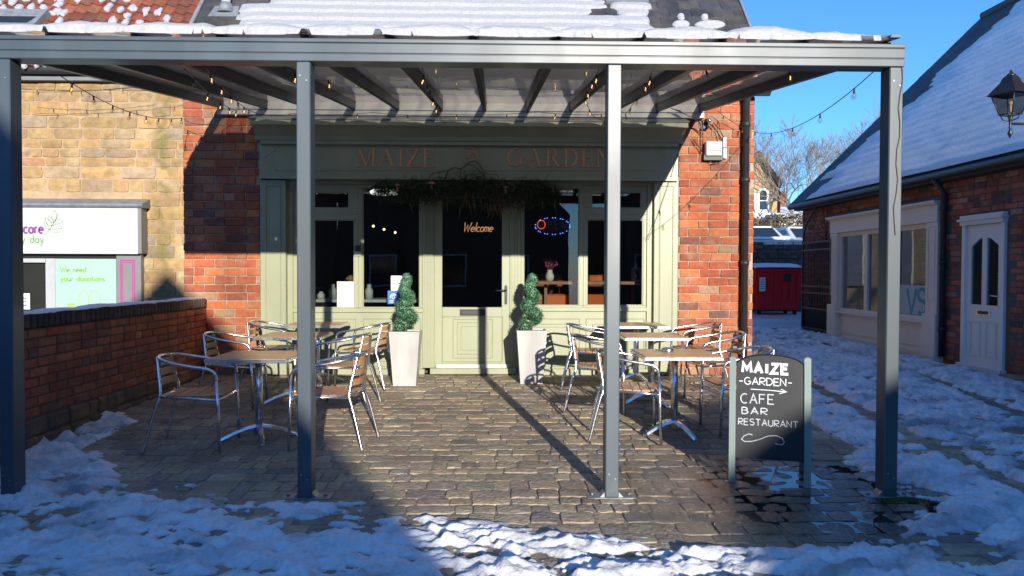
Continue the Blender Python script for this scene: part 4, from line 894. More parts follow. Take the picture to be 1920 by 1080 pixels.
# ================================================================== CANOPY
canopy = thing('canopy', (-.3, 0, 0), 'dark grey aluminium lean-to canopy with glazed roof over the cafe terrace', 'canopy')
AD = M['alu_dark']
ZB0, ZB1 = 2.775, 2.915
cxl, cxr = -3.33 - .08, at(1697, 100, -.05)[0]
mb = MB(); mb.box(cxl, cxr, -.05, .085, ZB0, ZB0 + .048, 0, .004); mb.box(cxl, cxr, -.045, .085, ZB0 + .0485, ZB0 + .052)
mb.box(cxl, cxr, -.052, .085, ZB0 + .0525, ZB0 + .112, 0, .003); mb.box(cxl, cxr, -.046, .085, ZB0 + .1125, ZB0 + .116); mb.box(cxl - .003, cxr + .003, -.056, .095, ZB0 + .1165, ZB1 + .002, 0, .003)
part(canopy, 'front_beam', mb, AD)
PW = .088
posts = [at(x, 400, -.03)[0] for x in (20.5, 574, 1147.5, 1671)]
posts = [(at(22, 250, 0)[0] - PW / 2 + .0), at(575, 500, 0)[0] - .0, at(1149, 500, 0)[0], at(1683, 500, 0)[0] - .012]
pxs = []
for i, (ptop) in enumerate(((23,), (583,), (1163,), (1688,))):
    x = at(ptop[0], 500, -.04)[0] - PW / 2; pxs.append(x)
for x in pxs:
    mb = MB(); zb = gzf(x, 0); mb.box(x - PW / 2, x + PW / 2, -.045, .075, zb + .008, ZB0 - .001, 0, .006); po = part(canopy, 'post', mb, AD)
    mb = MB(); mb.box(x - .155, x + .155, -.05, .08, zb + .0, zb + .009, 0, .002)
    for dx in (-.12, .12): mb.tube([(x + dx, .015, zb + .009), (x + dx, .015, zb + .022)], .012, 6)
    for s in (-1, 1): mb.prism([(x + s * (PW / 2 + .001), -.03, zb + .009), (x + s * (PW / 2 + .03), -.03, zb + .009), (x + s * (PW / 2 + .001), -.03, zb + .04)], (0, .08, 0))
    part(po, 'base_plate', mb, M['steel'])
    for zz in (zb + .16, ZB0 - .09):
        mb = MB(); mb.tube([(x - .02, -.046, zz), (x - .02, -.050, zz)], .006, 6); mb.tube([(x + .02, -.046, zz - .03), (x + .02, -.050, zz - .03)], .006, 6); part(po, 'screw', mb, M['steel'])
SL = .132
def rz(y, o=0): return 2.875 + SL * y + o
rxs = [-3.33 + .5536 * k for k in range(12)]
r0 = rxs[0] + at(1330, 207, FY - .1)[0] - rxs[-1]; rxs = [r0 + (cxr - .042 - r0) * k / 11 for k in range(12)]; RSP = rxs[1] - rxs[0]
RT = .085; YW = FY - .1
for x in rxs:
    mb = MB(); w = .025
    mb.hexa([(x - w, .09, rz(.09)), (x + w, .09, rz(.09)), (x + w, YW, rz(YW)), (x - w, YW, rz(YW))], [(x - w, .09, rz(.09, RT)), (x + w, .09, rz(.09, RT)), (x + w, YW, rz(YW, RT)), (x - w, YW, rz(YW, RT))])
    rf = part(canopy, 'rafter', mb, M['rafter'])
    mb = MB(); w = .038
    mb.hexa([(x - w, -.02, rz(-.02, RT + .012)), (x + w, -.02, rz(-.02, RT + .012)), (x + w, YW, rz(YW, RT + .012)), (x - w, YW, rz(YW, RT + .012))], [(x - w * .7, -.02, rz(-.02, RT + .03)), (x + w * .7, -.02, rz(-.02, RT + .03)), (x + w * .7, YW, rz(YW, RT + .03)), (x - w * .7, YW, rz(YW, RT + .03))])
    part(rf, 'glazing_cap', mb, AD)
for a, b in zip(rxs[:-1], rxs[1:]):
    mb = MB(); mb.hexa([(a + .004, -.0, rz(0, RT + .001)), (b - .004, 0, rz(0, RT + .001)), (b - .004, YW, rz(YW, RT + .001)), (a + .004, YW, rz(YW, RT + .001))], [(a + .004, 0, rz(0, RT + .011)), (b - .004, 0, rz(0, RT + .011)), (b - .004, YW, rz(YW, RT + .011)), (a + .004, YW, rz(YW, RT + .011))])
    part(canopy, 'roof_panel', mb, M['panel'])
mb = MB(); xa, xb = rxs[0] - .05, rxs[-1] + .05
za, zb_ = rz(YW, -.075), rz(YW, .10); mb.box(xa, xb, YW + .001, FY - .012, za, za + .055, 0, .004); mb.box(xa, xb, YW + .02, FY - .012, za + .056, za + .066); mb.box(xa, xb, YW + .001, FY - .012, za + .067, zb_, 0, .004)
part(canopy, 'wall_plate', mb, M['grey'])
# snow pillows over the bays
def make_csnow():
    xs = np.arange(rxs[0] - .05, rxs[-1] + .05, .016); ys = np.concatenate([np.arange(-.06, .3, .012), np.arange(.3, 3.5, .06)]); X, Y = np.meshgrid(xs, ys)
    ph = ((X - rxs[0]) / RSP) % 1.0; bay = np.sin(np.clip(ph, 0, 1) * math.pi) ** .38
    k = np.interp(X, [rxs[0], rxs[0] + .35, rxs[1] + .2, 1.9, 2.2, rxs[-1] - .5, rxs[-1]], [.15, .6, 1, 1, .8, .75, .1])
    edge = np.sqrt(np.clip((Y + .045 + (fbm(X * 5, X * 0, 14) - .5) * .05) / .10, 0, 1))
    T = .062 * bay * edge * k * (1 + (fbm(X * 6, Y * 6, 17) - .5) * .6) + (fbm(X * 20, Y * 20, 18, 2) - .5) * .006 + .004 * k
    T = np.where(edge <= 0, -.03, T)
    Z = 2.875 + SL * Y + RT + .014 + T + (1 - bay) * .010
    gridmesh('canopy_snow', X, Y, Z, (edge > 0) & (T > .006), M['canopysnow'], attr=np.zeros(X.shape), kind='stuff')['label'] = 'rounded pillows of snow along the canopy edge'
make_csnow()

mb = MB(); xx = pxs[3]; mb.tube([(xx + .030 + .010 * math.sin(k * 1.7) - .003 * k, -.050, 2.78 - k * .09) for k in range(13)], .0022, 5); solo('trailing_wire', mb, M['stem'], 'thin wavy wire taped down the right-hand canopy post', 'wire')
# festoon lights
def bulbmesh():
    m_ = MB(); m_.tube([(0, 0, 0), (0, 0, -.045)], .010, 8, 0); m_.tube([(0, 0, -.04), (0, 0, -.052)], .014, 8, 0)
    m_.lathe([(.012, -.05), (.022, -.062), (.029, -.082), (.024, -.104), (.012, -.115), (0.001, -.118)], (0, 0, 0), 10, 1)
    m_.tube([(0, 0, -.055), (.006, 0, -.07), (-.006, 0, -.085), (.004, 0, -.095)], .0042, 5, 2); return m_
BM_ON = bulbmesh().mesh('bulb', [M['black'], M['bulbglass'], M['filament']]); BM_OFF = bulbmesh().mesh('bulb', [M['black'], M['bulbglass'], M['filament_off']])
fr = random.Random(6)
def festoon(pts, sag, label, lit=.5, sp=.42, bulbs=None, r_=.0036):
    t = thing('festoon_lights', pts[0], label, 'string lights', 'festoon lights round the canopy'); P = []
    for a, b in zip(pts[:-1], pts[1:]):
        a = Vector(a); b = Vector(b); n = 14
        for i in range(n):
            u = i / n; p = a.lerp(b, u); p.z -= sag * 4 * u * (1 - u); P.append(p)
    P.append(Vector(pts[-1])); mb = MB(); mb.tube(P, r_, 5); part(t, 'cable', mb, M['black'])
    acc = sp * .5; prev = P[0]; d0 = 0
    for p in P[1:]:
        L_ = (p - prev).length
        while d0 + L_ >= acc:
            q = prev.lerp(p, (acc - d0) / max(L_, 1e-6)); o = link('bulb', BM_ON if fr.random() < lit else BM_OFF, t, q - Vector(pts[0])); o.rotation_euler = (fr.uniform(-.25, .25), fr.uniform(-.25, .25), 0); o.scale = (.68, .68, .68); acc += sp * fr.uniform(.9, 1.1)
        d0 += L_; prev = p
def P3(px, py, Y): x, z = at(px, py, Y); return (x, Y, z)
festoon([P3(1645, 128, .1), P3(1413, 247, 4.5)], .16, 'festoon of clear bulbs hanging against the sky by the right-hand post', .0, .95)
festoon([P3(1413, 247, 4.55), P3(1345, 208, 4.5)], .03, 'short festoon crossing the brick pier above the grey box', 0, .3)
festoon([P3(113, 142, 1.2), P3(340, 221, 4.3), P3(437, 208, 4.4)], .12, 'festoon drooping below the left canopy edge before the stone wall', .1, .42)
festoon([P3(36, 166, 7.0), P3(270, 160, 7.0)], .06, 'upper thin festoon strung along the sandstone wall', 0, .55)
festoon([P3(36, 172, 6.9), P3(330, 155, 6.9)], .05, 'lower thin festoon strung along the sandstone wall', 0, .6)
festoon([P3(380, 120, .15), P3(470, 208, 4.2), P3(545, 214, 4.4)], .04, 'lit festoon slanting under the leftmost canopy bays', .55, .75)
festoon([P3(345, 128, .3), P3(445, 208, 4.35)], .05, 'lit festoon close to the outer left rafter', .5, .9)
festoon([P3(533, 126, .2), P3(620, 150, 1.5)], .03, 'lit festoon beside the second post top', .7, .5)
festoon([P3(545, 213, 4.4), P3(700, 211, 4.4), P3(835, 214, 4.4), P3(1010, 210, 4.4), P3(1135, 214, 4.4)], .02, 'festoon running along the wall plate above the shopfront', .25, .57)
festoon([P3(791, 126, .2), P3(808, 170, 2.0), P3(824, 215, 4.3), P3(836, 232, 4.3)], .02, 'lit festoon dropping beside the rafter left of the centre', .6, .7)
festoon([P3(1125, 124, .2), P3(1110, 150, 1.3), P3(1094, 175, 2.6), P3(1110, 215, 4.2), P3(1138, 226, 4.3)], .02, 'lit festoon dropping beside the third post', .6, .8)
festoon([P3(1226, 127, .2), P3(1210, 155, 1.5), P3(1172, 215, 4.3)], .02, 'festoon hanging right of the third post', .3, .9)
festoon([P3(1258, 127, .2), P3(1388, 128, .6), P3(1520, 132, .6), P3(1640, 128, .15)], .01, 'festoon strung tight behind the right end of the front beam', .3, .7)
festoon([P3(1285, 235, 4.5), P3(1255, 340, 4.55), P3(1215, 450, 4.6)], .02, 'festoon end dangling down the right pilaster', 0, .45, r_=.003)
# box, conduit, camera, cables on the pier
jb = thing('junction_box', P3(1338, 282, FY), 'grey electrical box with dangling cables on the brick pier', 'electrical box')
mb = MB(); rb(mb, 1324, 264, 1355, 292, FY - .11, FY - .01, ch=.012); bx = part(jb, 'case', mb, M['grey']); mb = MB(); rb(mb, 1329, 268, 1352, 282, FY - .118, FY - .109, ch=.004); part(jb, 'lid', mb, M['grey'])
mb = MB(); rb(mb, 1320, 290, 1356, 300, FY - .08, FY - .01); part(jb, 'cable_entry', mb, M['blackp'])
mb = MB(); rb(mb, 1356, 257, 1362, 276, FY - .05, FY - .01); rb(mb, 1356.5, 278, 1362.5, 297, FY - .05, FY - .01); part(jb, 'switch_strip', mb, M['white'])
for pts in ([(1330, 232), (1345, 245), (1349, 262)], [(1338, 230), (1350, 245), (1357, 258)], [(1322, 292), (1335, 306), (1350, 304), (1358, 296)], [(1300, 262), (1312, 278), (1320, 290)], [(1316, 240), (1318, 260), (1316, 285)]):
    mb = MB(); mb.tube([P3(a, b, FY - .05 - .01 * (i % 2)) for i, (a, b) in enumerate(pts)], .006, 5); part(jb, 'cable', mb, M['black'])
sc_ = thing('security_camera', P3(1330, 226, FY - .1), 'small black camera with glassy lens under the canopy corner', 'camera')
mb = MB(); p = Vector(P3(1330, 226, FY - .16)); mb.tube([p + Vector((0, .13, .02)), p], .03, 10); mb.tube([p + Vector((0, .15, -.0)), p + Vector((.0, .05, -.07))], .015, 8); mb.box(p.x - .06, p.x + .02, FY - .06, FY - .011, p.z - .09, p.z + .03, 0, .01); part(sc_, 'housing', mb, M['blackp'])
mb = MB(); mb.ball(tuple(p + Vector((0, -.005, 0))), .022, 0, 10); part(sc_, 'lens', mb, M['chrome'])
wc = thing('loose_cables', P3(1275, 205, FY - .15), 'pale loose cables looping over the cornice end', 'cable')
for k in range(4):
    mb = MB(); mb.tube([P3(1258 + 5 * k, 203 + k, FY - .2), P3(1285 + 3 * k, 214 + 2 * k, FY - .22), P3(1308 + 2 * k, 226 + k, FY - .2), P3(1318, 242 + 4 * k, FY - .05)], .005, 5); part(wc, 'cable', mb, M['grey'] if k % 2 else M['black'])

# ================================================================== TERRACE FURNITURE
def wood_slat(parent, name, mb, c):
    o = lpart(parent, name, mb, M['wood']); o.color = (*c, 1); return o
WC = (.60, .37, .18)
def make_table():
    t = link('cafe_table', None); t.empty_display_size = .1; rnd = random.Random(1)
    a = .33; m_ = MB()
    m_.box(-a, a, -a, -a + .012, .67, .70, 0, .003); m_.box(-a, a, a - .012, a, .67, .70, 0, .003); m_.box(-a, -a + .012, -a + .012, a - .012, .67, .70, 0, .003); m_.box(a - .012, a, -a + .012, a - .012, .67, .70, 0, .003)
    m_.box(-a + .012, a - .012, -a + .012, a - .012, .672, .684)
    lpart(t, 'edge_frame', m_, M['chrome'])
    n = 8; w = (2 * a - .026) / n
    for k in range(n):
        y = -a + .013 + k * w; m_ = MB(); m_.box(-a + .013, a - .013, y + .0025, y + w - .0025, .684, .703, 0, .002); wood_slat(t, 'slat', m_, cjit(WC, .10, rnd))
    m_ = MB(); m_.tube([(0, 0, .10), (0, 0, .672)], .030, 18); m_.box(-.16, .16, -.02, .02, .655, .671); m_.box(-.02, .02, -.16, .16, .6545, .6705); lpart(t, 'pedestal', m_, M['chrome'])
    for k in range(4):
        an = R(22 + 90 * k); d = Vector((math.cos(an), math.sin(an), 0)); s_ = Vector((-d.y, d.x, 0)); m_ = MB(); P = []
        for i, (r_, z, w_) in enumerate(((.02, .12, .028), (.10, .105, .026), (.2, .07, .024), (.31, .02, .02))):
            c = d * r_ + Vector((0, 0, z)); P.append((c, w_))
        vs = []; fs = []
        for c, w_ in P: vs += [c - s_ * w_ - Vector((0, 0, .02)), c + s_ * w_ - Vector((0, 0, .02)), c + s_ * w_ * .6, c - s_ * w_ * .6]
        for i in range(3):
            for j in range(4): fs.append((i * 4 + j, i * 4 + (j + 1) % 4, i * 4 + 4 + (j + 1) % 4, i * 4 + 4 + j))
        fs += [(3, 2, 1, 0), (12, 13, 14, 15)]; m_.add(vs, fs); m_.tube([tuple(d * .3 + Vector((0, 0, .012))), tuple(d * .3)], .014, 8); lpart(t, 'foot', m_, M['chrome'])
    return t
def make_chair():
    """faces +X"""
    c = link('terrace_chair', None); c.empty_display_size = .1; rnd = random.Random(2); CH = M['chrome']; r_ = .0125
    # hoop: arms and top rail in one bent tube, with the front legs as its ends
    ctrl = [(.235, .265, .56), (.225, .268, .625), (.17, .27, .655), (.02, .27, .675), (-.14, .25, .705), (-.24, .17, .73), (-.275, 0, .74)]
    full = [Vector(p) for p in ctrl] + [Vector((p[0], -p[1], p[2])) for p in ctrl[-2::-1]]
    def smooth(P, n=3):
        for _ in range(n):
            Q = [P[0]]
            for a, b in zip(P[:-1], P[1:]): Q += [a.lerp(b, .25), a.lerp(b, .75)]
            Q.append(P[-1]); P = Q
        return P
    m_ = MB(); m_.tube(smooth(full), r_, 8); lpart(c, 'arm_rail', m_, CH)
    for s in (-1, 1):
        m_ = MB(); m_.tube([(.255, s * .262, 0), (.245, s * .264, .3), (.235, s * .265, .56)], r_, 8); lg = lpart(c, 'front_leg', m_, CH)
        m_ = MB(); m_.tube(smooth([Vector((-.33, s * .235, 0)), Vector((-.24, s * .215, .36)), Vector((-.205, s * .20, .43)), Vector((-.235, s * .165, .60)), Vector((-.258, s * .13, .735))], 2), r_, 8); lpart(c, 'rear_leg', m_, CH)
    m_ = MB(); fr_ = [(.235, .262, .40), (.21, .22, .425), (.2, .15, .43), (.2, -.15, .43), (.21, -.22, .425), (.235, -.262, .40)]
    m_.tube([(.24, .263, .41), (.10, .245, .418), (-.21, .205, .43)], .011, 8); m_.tube([(.24, -.263, .41), (.10, -.245, .418), (-.21, -.205, .43)], .011, 8)
    m_.tube(smooth([Vector((.235, .26, .412)), Vector((.27, .12, .42)), Vector((.27, -.12, .42)), Vector((.235, -.26, .412))], 2), .011, 8); m_.tube([(-.21, .2, .43), (-.21, -.2, .43)], .011, 8); lpart(c, 'seat_frame', m_, CH)
    n = 6
    for k in range(n):
        x = -.195 + k * .074; w = .066; hw = .205 + .035 * (k / (n - 1)) if k < n - 1 else .19
        m_ = MB(); seg = 5; vs = []
        for j in range(seg + 1):
            u = -1 + 2 * j / seg; z = .437 - .010 * (1 - u * u) + .0
            vs += [(x, u * hw, z - .009), (x + w, u * hw, z - .009 - .001), (x + w, u * hw, z + .003), (x, u * hw, z + .003)]
        fs = [(j * 4 + q, j * 4 + (q + 1) % 4, j * 4 + 4 + (q + 1) % 4, j * 4 + 4 + q) for j in range(seg) for q in range(4)] + [(0, 3, 2, 1), (seg * 4, seg * 4 + 1, seg * 4 + 2, seg * 4 + 3)]
        m_.add(vs, [f[::-1] for f in fs]); wood_slat(c, 'seat_slat', m_, cjit((.48, .26, .13), .12, rnd))
    for k, z in enumerate((.505, .580, .655)):
        m_ = MB(); seg = 6; vs = []; h = .052; xo = -.222 - .035 * (z - .44) / .3
        for j in range(seg + 1):
            u = -1 + 2 * j / seg; hw = .178 - .02 * k; x = xo - .035 * (1 - u * u) + .012
            vs += [(x, u * hw, z), (x + .010, u * hw, z), (x + .005, u * hw, z + h), (x - .005, u * hw, z + h)]
        fs = [(j * 4 + q, j * 4 + (q + 1) % 4, j * 4 + 4 + (q + 1) % 4, j * 4 + 4 + q) for j in range(seg) for q in range(4)] + [(0, 3, 2, 1), (seg * 4, seg * 4 + 1, seg * 4 + 2, seg * 4 + 3)]
        m_.add(vs, [f[::-1] for f in fs]); wood_slat(c, 'back_slat', m_, cjit((.50, .26, .12), .12, rnd))
    return c
T0 = make_table(); C0 = make_chair(); usedT = usedC = False
def put(proto, used, x, y, rz_, lab, cat, grp):
    o = copy_tree(proto) if used else proto
    o.location = (x, y, gzf(x, y) + .006); o.rotation_euler = (0, .0, rz_); tag(o, lab, cat, grp); ORI[o] = o.location.copy(); return o
tabs = [(-1.99, 1.48, 0, 'nearest square slatted table on the left side of the terrace'), (-2.09, 2.96, .01, 'middle square slatted table of the left row'), (-2.13, 4.08, 0, 'rear square slatted table of the left row, against the shopfront'),
        (1.55, 1.63, 0, 'nearest square slatted table on the right, carrying the ashtray'), (1.62, 2.96, .0, 'middle square slatted table of the right row'), (1.68, 4.08, 0, 'rear square slatted table of the right row, half sunlit against the shopfront')]
for i, (x, y, a, l) in enumerate(tabs): put(T0, i > 0, x, y, a, l, 'table', 'slatted cafe tables on the terrace')
chs = [(-2.41, 1.24, .06, 'aluminium armchair nearest the low brick wall, facing right'), (-1.34, 1.28, math.pi - .12, 'aluminium armchair right behind the second post, facing left'),
       (-2.66, 2.80, .05, 'aluminium armchair on the wall side of the middle left table'), (-1.55, 2.72, math.pi - .12, 'aluminium armchair on the aisle side of the middle left table'),
       (-2.62, 3.98, 0, 'aluminium armchair at the rear left table beside the brick front'), (-1.52, 3.80, math.pi - .2, 'aluminium armchair at the rear left table, beside the white planter'),
       (1.12, 1.50, -.12, 'aluminium armchair behind the third post, facing right'), (2.14, 1.72, math.pi + .05, 'aluminium armchair behind the chalkboard, facing left'),
       (1.02, 2.62, -.14, 'aluminium armchair on the aisle side of the middle right table'), (2.30, 2.92, math.pi + .05, 'aluminium armchair between the chalkboard and brick pier at the middle table'),
       (1.08, 3.75, -.1, 'aluminium armchair at the rear right table, beside the right planter'), (2.38, 3.98, math.pi, 'aluminium armchair at the rear right table, in front of the brick pier')]
for i, (x, y, a, l) in enumerate(chs): put(C0, i > 0, x, y, a, l, 'chair', 'aluminium armchairs with wooden slats on the terrace')
x, y = 1.50, 1.68; z = gzf(x, 1.63) + .71; mb = MB(); mb.lathe([(0, 0), (.046, 0), (.05, .004), (.05, .036), (.043, .036), (.043, .012), (0, .012)], (x, y, z), 20); solo('ashtray', mb, M['chrome'], 'round metal ashtray on the nearest right-hand table', 'ashtray')

# planters with spiral topiary
def topiary(px, Y, lab1, lab2, seed):
    x, _ = at(px, 660, Y); y = Y; z0 = gzf(x, y) + .004; rnd = random.Random(seed)
    p = thing('planter', (x, y, z0), lab1, 'planter', 'white planters by the door'); H = .635; a, b = .132, .176
    m_ = MB(); m_.hexa([(x - a, y - a, z0), (x + a, y - a, z0), (x + a, y + a, z0), (x - a, y + a, z0)], [(x - b, y - b, z0 + H - .02), (x + b, y - b, z0 + H - .02), (x + b, y + b, z0 + H - .02), (x - b, y + b, z0 + H - .02)])
    pot = part(p, 'pot', m_, M['planter'])
    m_ = MB(); e = b + .003
    m_.box(x - e, x + e, y - e, y - e + .02, z0 + H - .02, z0 + H, 0, .003); m_.box(x - e, x + e, y + e - .02, y + e, z0 + H - .02, z0 + H, 0, .003); m_.box(x - e, x - e + .02, y - e + .02, y + e - .02, z0 + H - .02, z0 + H, 0, .003); m_.box(x + e - .02, x + e, y - e + .02, y + e - .02, z0 + H - .02, z0 + H, 0, .003)
    part(p, 'rim', m_, M['planter']); m_ = MB(); m_.box(x - b + .02, x + b - .02, y - b + .02, y + b - .02, z0 + H - .03, z0 + H - .02 + .001); part(p, 'soil', m_, M['stem'])
    t = thing('spiral_topiary', (x, y, z0 + H - .02), lab2, 'topiary', 'spiral topiaries by the door'); zb = z0 + H - .02
    m_ = MB(); m_.tube([(x, y, zb), (x + .006, y, zb + .3), (x, y, zb + .64)], .014, 7); part(t, 'trunk', m_, M['stem'])
    path = []; n = 90; turns = 2.7; ph = R(200)
    for i in range(n + 1):
        u = i / n; an = ph - u * turns * 2 * math.pi; hr = .070 * (1 - u) ** .8 + .010 * (1 - u); tr = .100 * (1 - u * .36) if u < .93 else .100 * .66 * math.sqrt(max(0.05, (1 - u) / .07))
        path.append((Vector((x + hr * math.cos(an), y + hr * math.sin(an), zb + .055 + u * .62)), tr * (1.0 if u > .04 else .8)))
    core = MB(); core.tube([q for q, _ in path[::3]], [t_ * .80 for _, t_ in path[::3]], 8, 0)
    V = []; F_ = []; C_ = []
    for q, tr in path:
        for _ in range(70):
            d = Vector((rnd.gauss(0, 1), rnd.gauss(0, 1), rnd.gauss(0, 1))).normalized(); c = q + d * tr * rnd.uniform(.72, 1.08); e1 = d.orthogonal().normalized(); e1.rotate(Quaternion(d, rnd.uniform(0, 6.28)))
            e1 = (e1 + d * rnd.uniform(-.4, .9)).normalized(); e2 = d.cross(e1).normalized(); s_ = rnd.uniform(.007, .013)
            k = len(V); V += [c - e1 * s_, c + e2 * s_ * .55, c + e1 * s_, c - e2 * s_ * .55]; F_.append((k, k + 1, k + 2, k + 3)); g = rnd.uniform(.6, 1.35); C_ += [(.11 * g, .26 * g, .15 * g, 1)] * 4
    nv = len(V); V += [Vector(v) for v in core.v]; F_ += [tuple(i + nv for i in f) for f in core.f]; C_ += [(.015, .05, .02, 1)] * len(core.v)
    me = bpy.data.meshes.new('foliage'); o_ = ORI[t]; me.from_pydata([tuple(v - o_) for v in V], [], F_); ca = me.color_attributes.new('col', 'FLOAT_COLOR', 'POINT'); ca.data.foreach_set('color', np.array(C_, np.float32).ravel()); me.materials.append(M['leaf']); link('foliage', me, t)
topiary(761, 3.96, 'tall tapered white planter left of the cafe door', 'green spiral topiary in the planter left of the door', 1)
topiary(996, 4.10, 'tall tapered white planter right of the cafe door', 'green spiral topiary in the planter right of the door', 2)

# chalkboard
def chalkboard():
    (xa, ya), (xb, yb) = gpt(1372, 903), gpt(1514, 916); c = Vector(((xa + xb) / 2, (ya + yb) / 2, 0)); ang = math.atan2(yb - ya, xb - xa); c.z = gzf(c.x, c.y) + .006; hw = math.hypot(xb - xa, yb - ya) / 2
    t = thing('chalkboard_sign', tuple(c), 'freestanding black chalkboard with green posts and chalk writing at the terrace corner', 'sign', rz=ang)
    tilt = .12
    def P(x, z, d=0): return (x, z * tilt + d, z * math.sqrt(1 - tilt * tilt))
    for s, top in ((-1, .855), (1, .865)):
        m_ = MB(); w = .0215; x = s * hw
        m_.hexa([P(x - w, 0, -.018), P(x + w, 0, -.018), P(x + w, 0, .022), P(x - w, 0, .022)], [P(x - w, top, -.018), P(x + w, top, -.018), P(x + w, top, .022), P(x - w, top, .022)])
        m_.hexa([P(x - w * .8, top, -.014), P(x + w * .8, top, -.014), P(x + w * .8, top, .018), P(x - w * .8, top, .018)], [P(x - w * .4, top + .008, -.008), P(x + w * .4, top + .008, -.008), P(x + w * .4, top + .008, .012), P(x - w * .4, top + .008, .012)])
        lpart(t, 'post', m_, M['board_green'])
        m_ = MB(); y1 = .42
        m_.hexa([(x - w, y1, 0), (x + w, y1, 0), (x + w, y1 + .03, 0), (x - w, y1 + .03, 0)], [(x - w, .135, .84), (x + w, .135, .84), (x + w, .16, .84), (x - w, .16, .84)]); lpart(t, 'rear_leg', m_, M['board_green'])
    pw = hw - .024; m_ = MB(); top = [(pw * math.cos(a), .80 + .075 * math.sin(a)) for a in np.linspace(0, math.pi, 17)]
    poly = [(-pw, .165), (pw, .165)] + top; m_.prism([P(x, z, -.006) for x, z in poly], tuple(Vector(P(0, 0, .012)) - Vector(P(0, 0, 0)))); lpart(t, 'board', m_, M['chalkboard'])
    m_ = MB(); m_.prism([(x, .42 - (z) * .33 + .0, z) for x, z in poly], (0, .01, 0)); lpart(t, 'rear_board', m_, M['chalkboard'])
    u = Vector((1, 0, 0)); v = (Vector(P(0, 1)) - Vector(P(0, 0))).normalized(); o = Vector(P(0, 0, -.0085)); rnd = random.Random(8)
    # measured on the board: x from px 1372..1514 -> -hw..hw, z from py 905..668
    def bx(px): return (px - 1443) / 71 * hw
    def bz(py): return (906 - py) / 277 * 1.0
    def line(s, px0, px1, pt, pb, w, mat, tr=.2, nm='chalk_word', sl=0):
        m2 = MB(); text(m2, s, bx(px0) + w / 2, bz(pb) + w / 2, bz(pt) - bz(pb) - w, w, o, u, v, .0006, 0, tr, sl, fit=bx(px1) - bx(px0) - w, jit=.02, rnd=rnd); lpart(t, nm, m2, mat)
    line('MAIZE', 1388, 1481, 677, 700, .020, M['chalk'], .30)
    line('-GARDEN-', 1383, 1486, 706, 721, .0062, M['chalk'], .16)
    line('CAFE', 1387, 1452, 737, 757, .0075, M['chalk_thin'], .25); line('BAR', 1389, 1440, 763, 777, .0075, M['chalk_thin'], .28); line('RESTAURANT', 1383, 1497, 785, 798, .0055, M['chalk_thin'], .2)
    m2 = MB(); m2.ribbon([(bx(1407), bz(729)), (bx(1440), bz(729.5)), (bx(1474), bz(731))], .005, o, u, v, .0006); m2.ribbon([(bx(1464), bz(726.5)), (bx(1475), bz(731)), (bx(1461), bz(735))], .005, o, u, v, .0006, 0, .0003); lpart(t, 'chalk_arrow', m2, M['chalk'])
    sw = [(1411, 816), (1404, 814), (1394, 819), (1390, 825), (1396, 829), (1410, 828), (1425, 823), (1440, 816), (1455, 814), (1467, 818), (1471, 826), (1466, 831), (1453, 829)]
    m2 = MB(); m2.ribbon([(bx(a), bz(b)) for a, b in sw], .005, o, u, v, .0006); lpart(t, 'chalk_swirl', m2, M['chalk_thin'])
chalkboard()

# moss at the right post
mb = MB(); rnd = random.Random(77)
for _ in range(900):
    a = rnd.uniform(0, 6.28); r_ = rnd.random() ** .6; x = pxs[3] + .06 + .20 * r_ * math.cos(a); y = -.09 + .05 * r_ * math.sin(a); h = rnd.uniform(.01, .035) * (1.2 - r_); d = rnd.uniform(-.01, .01)
    mb.add([(x - .003, y, gzf(x, y)), (x + .003, y, gzf(x, y)), (x + d, y + d, gzf(x, y) + h)], [(0, 1, 2)])
o = link('moss_tuft', mb.mesh('moss_tuft', M['moss'])); tag(o, 'green moss at the foot of the right-hand post', kind='stuff')

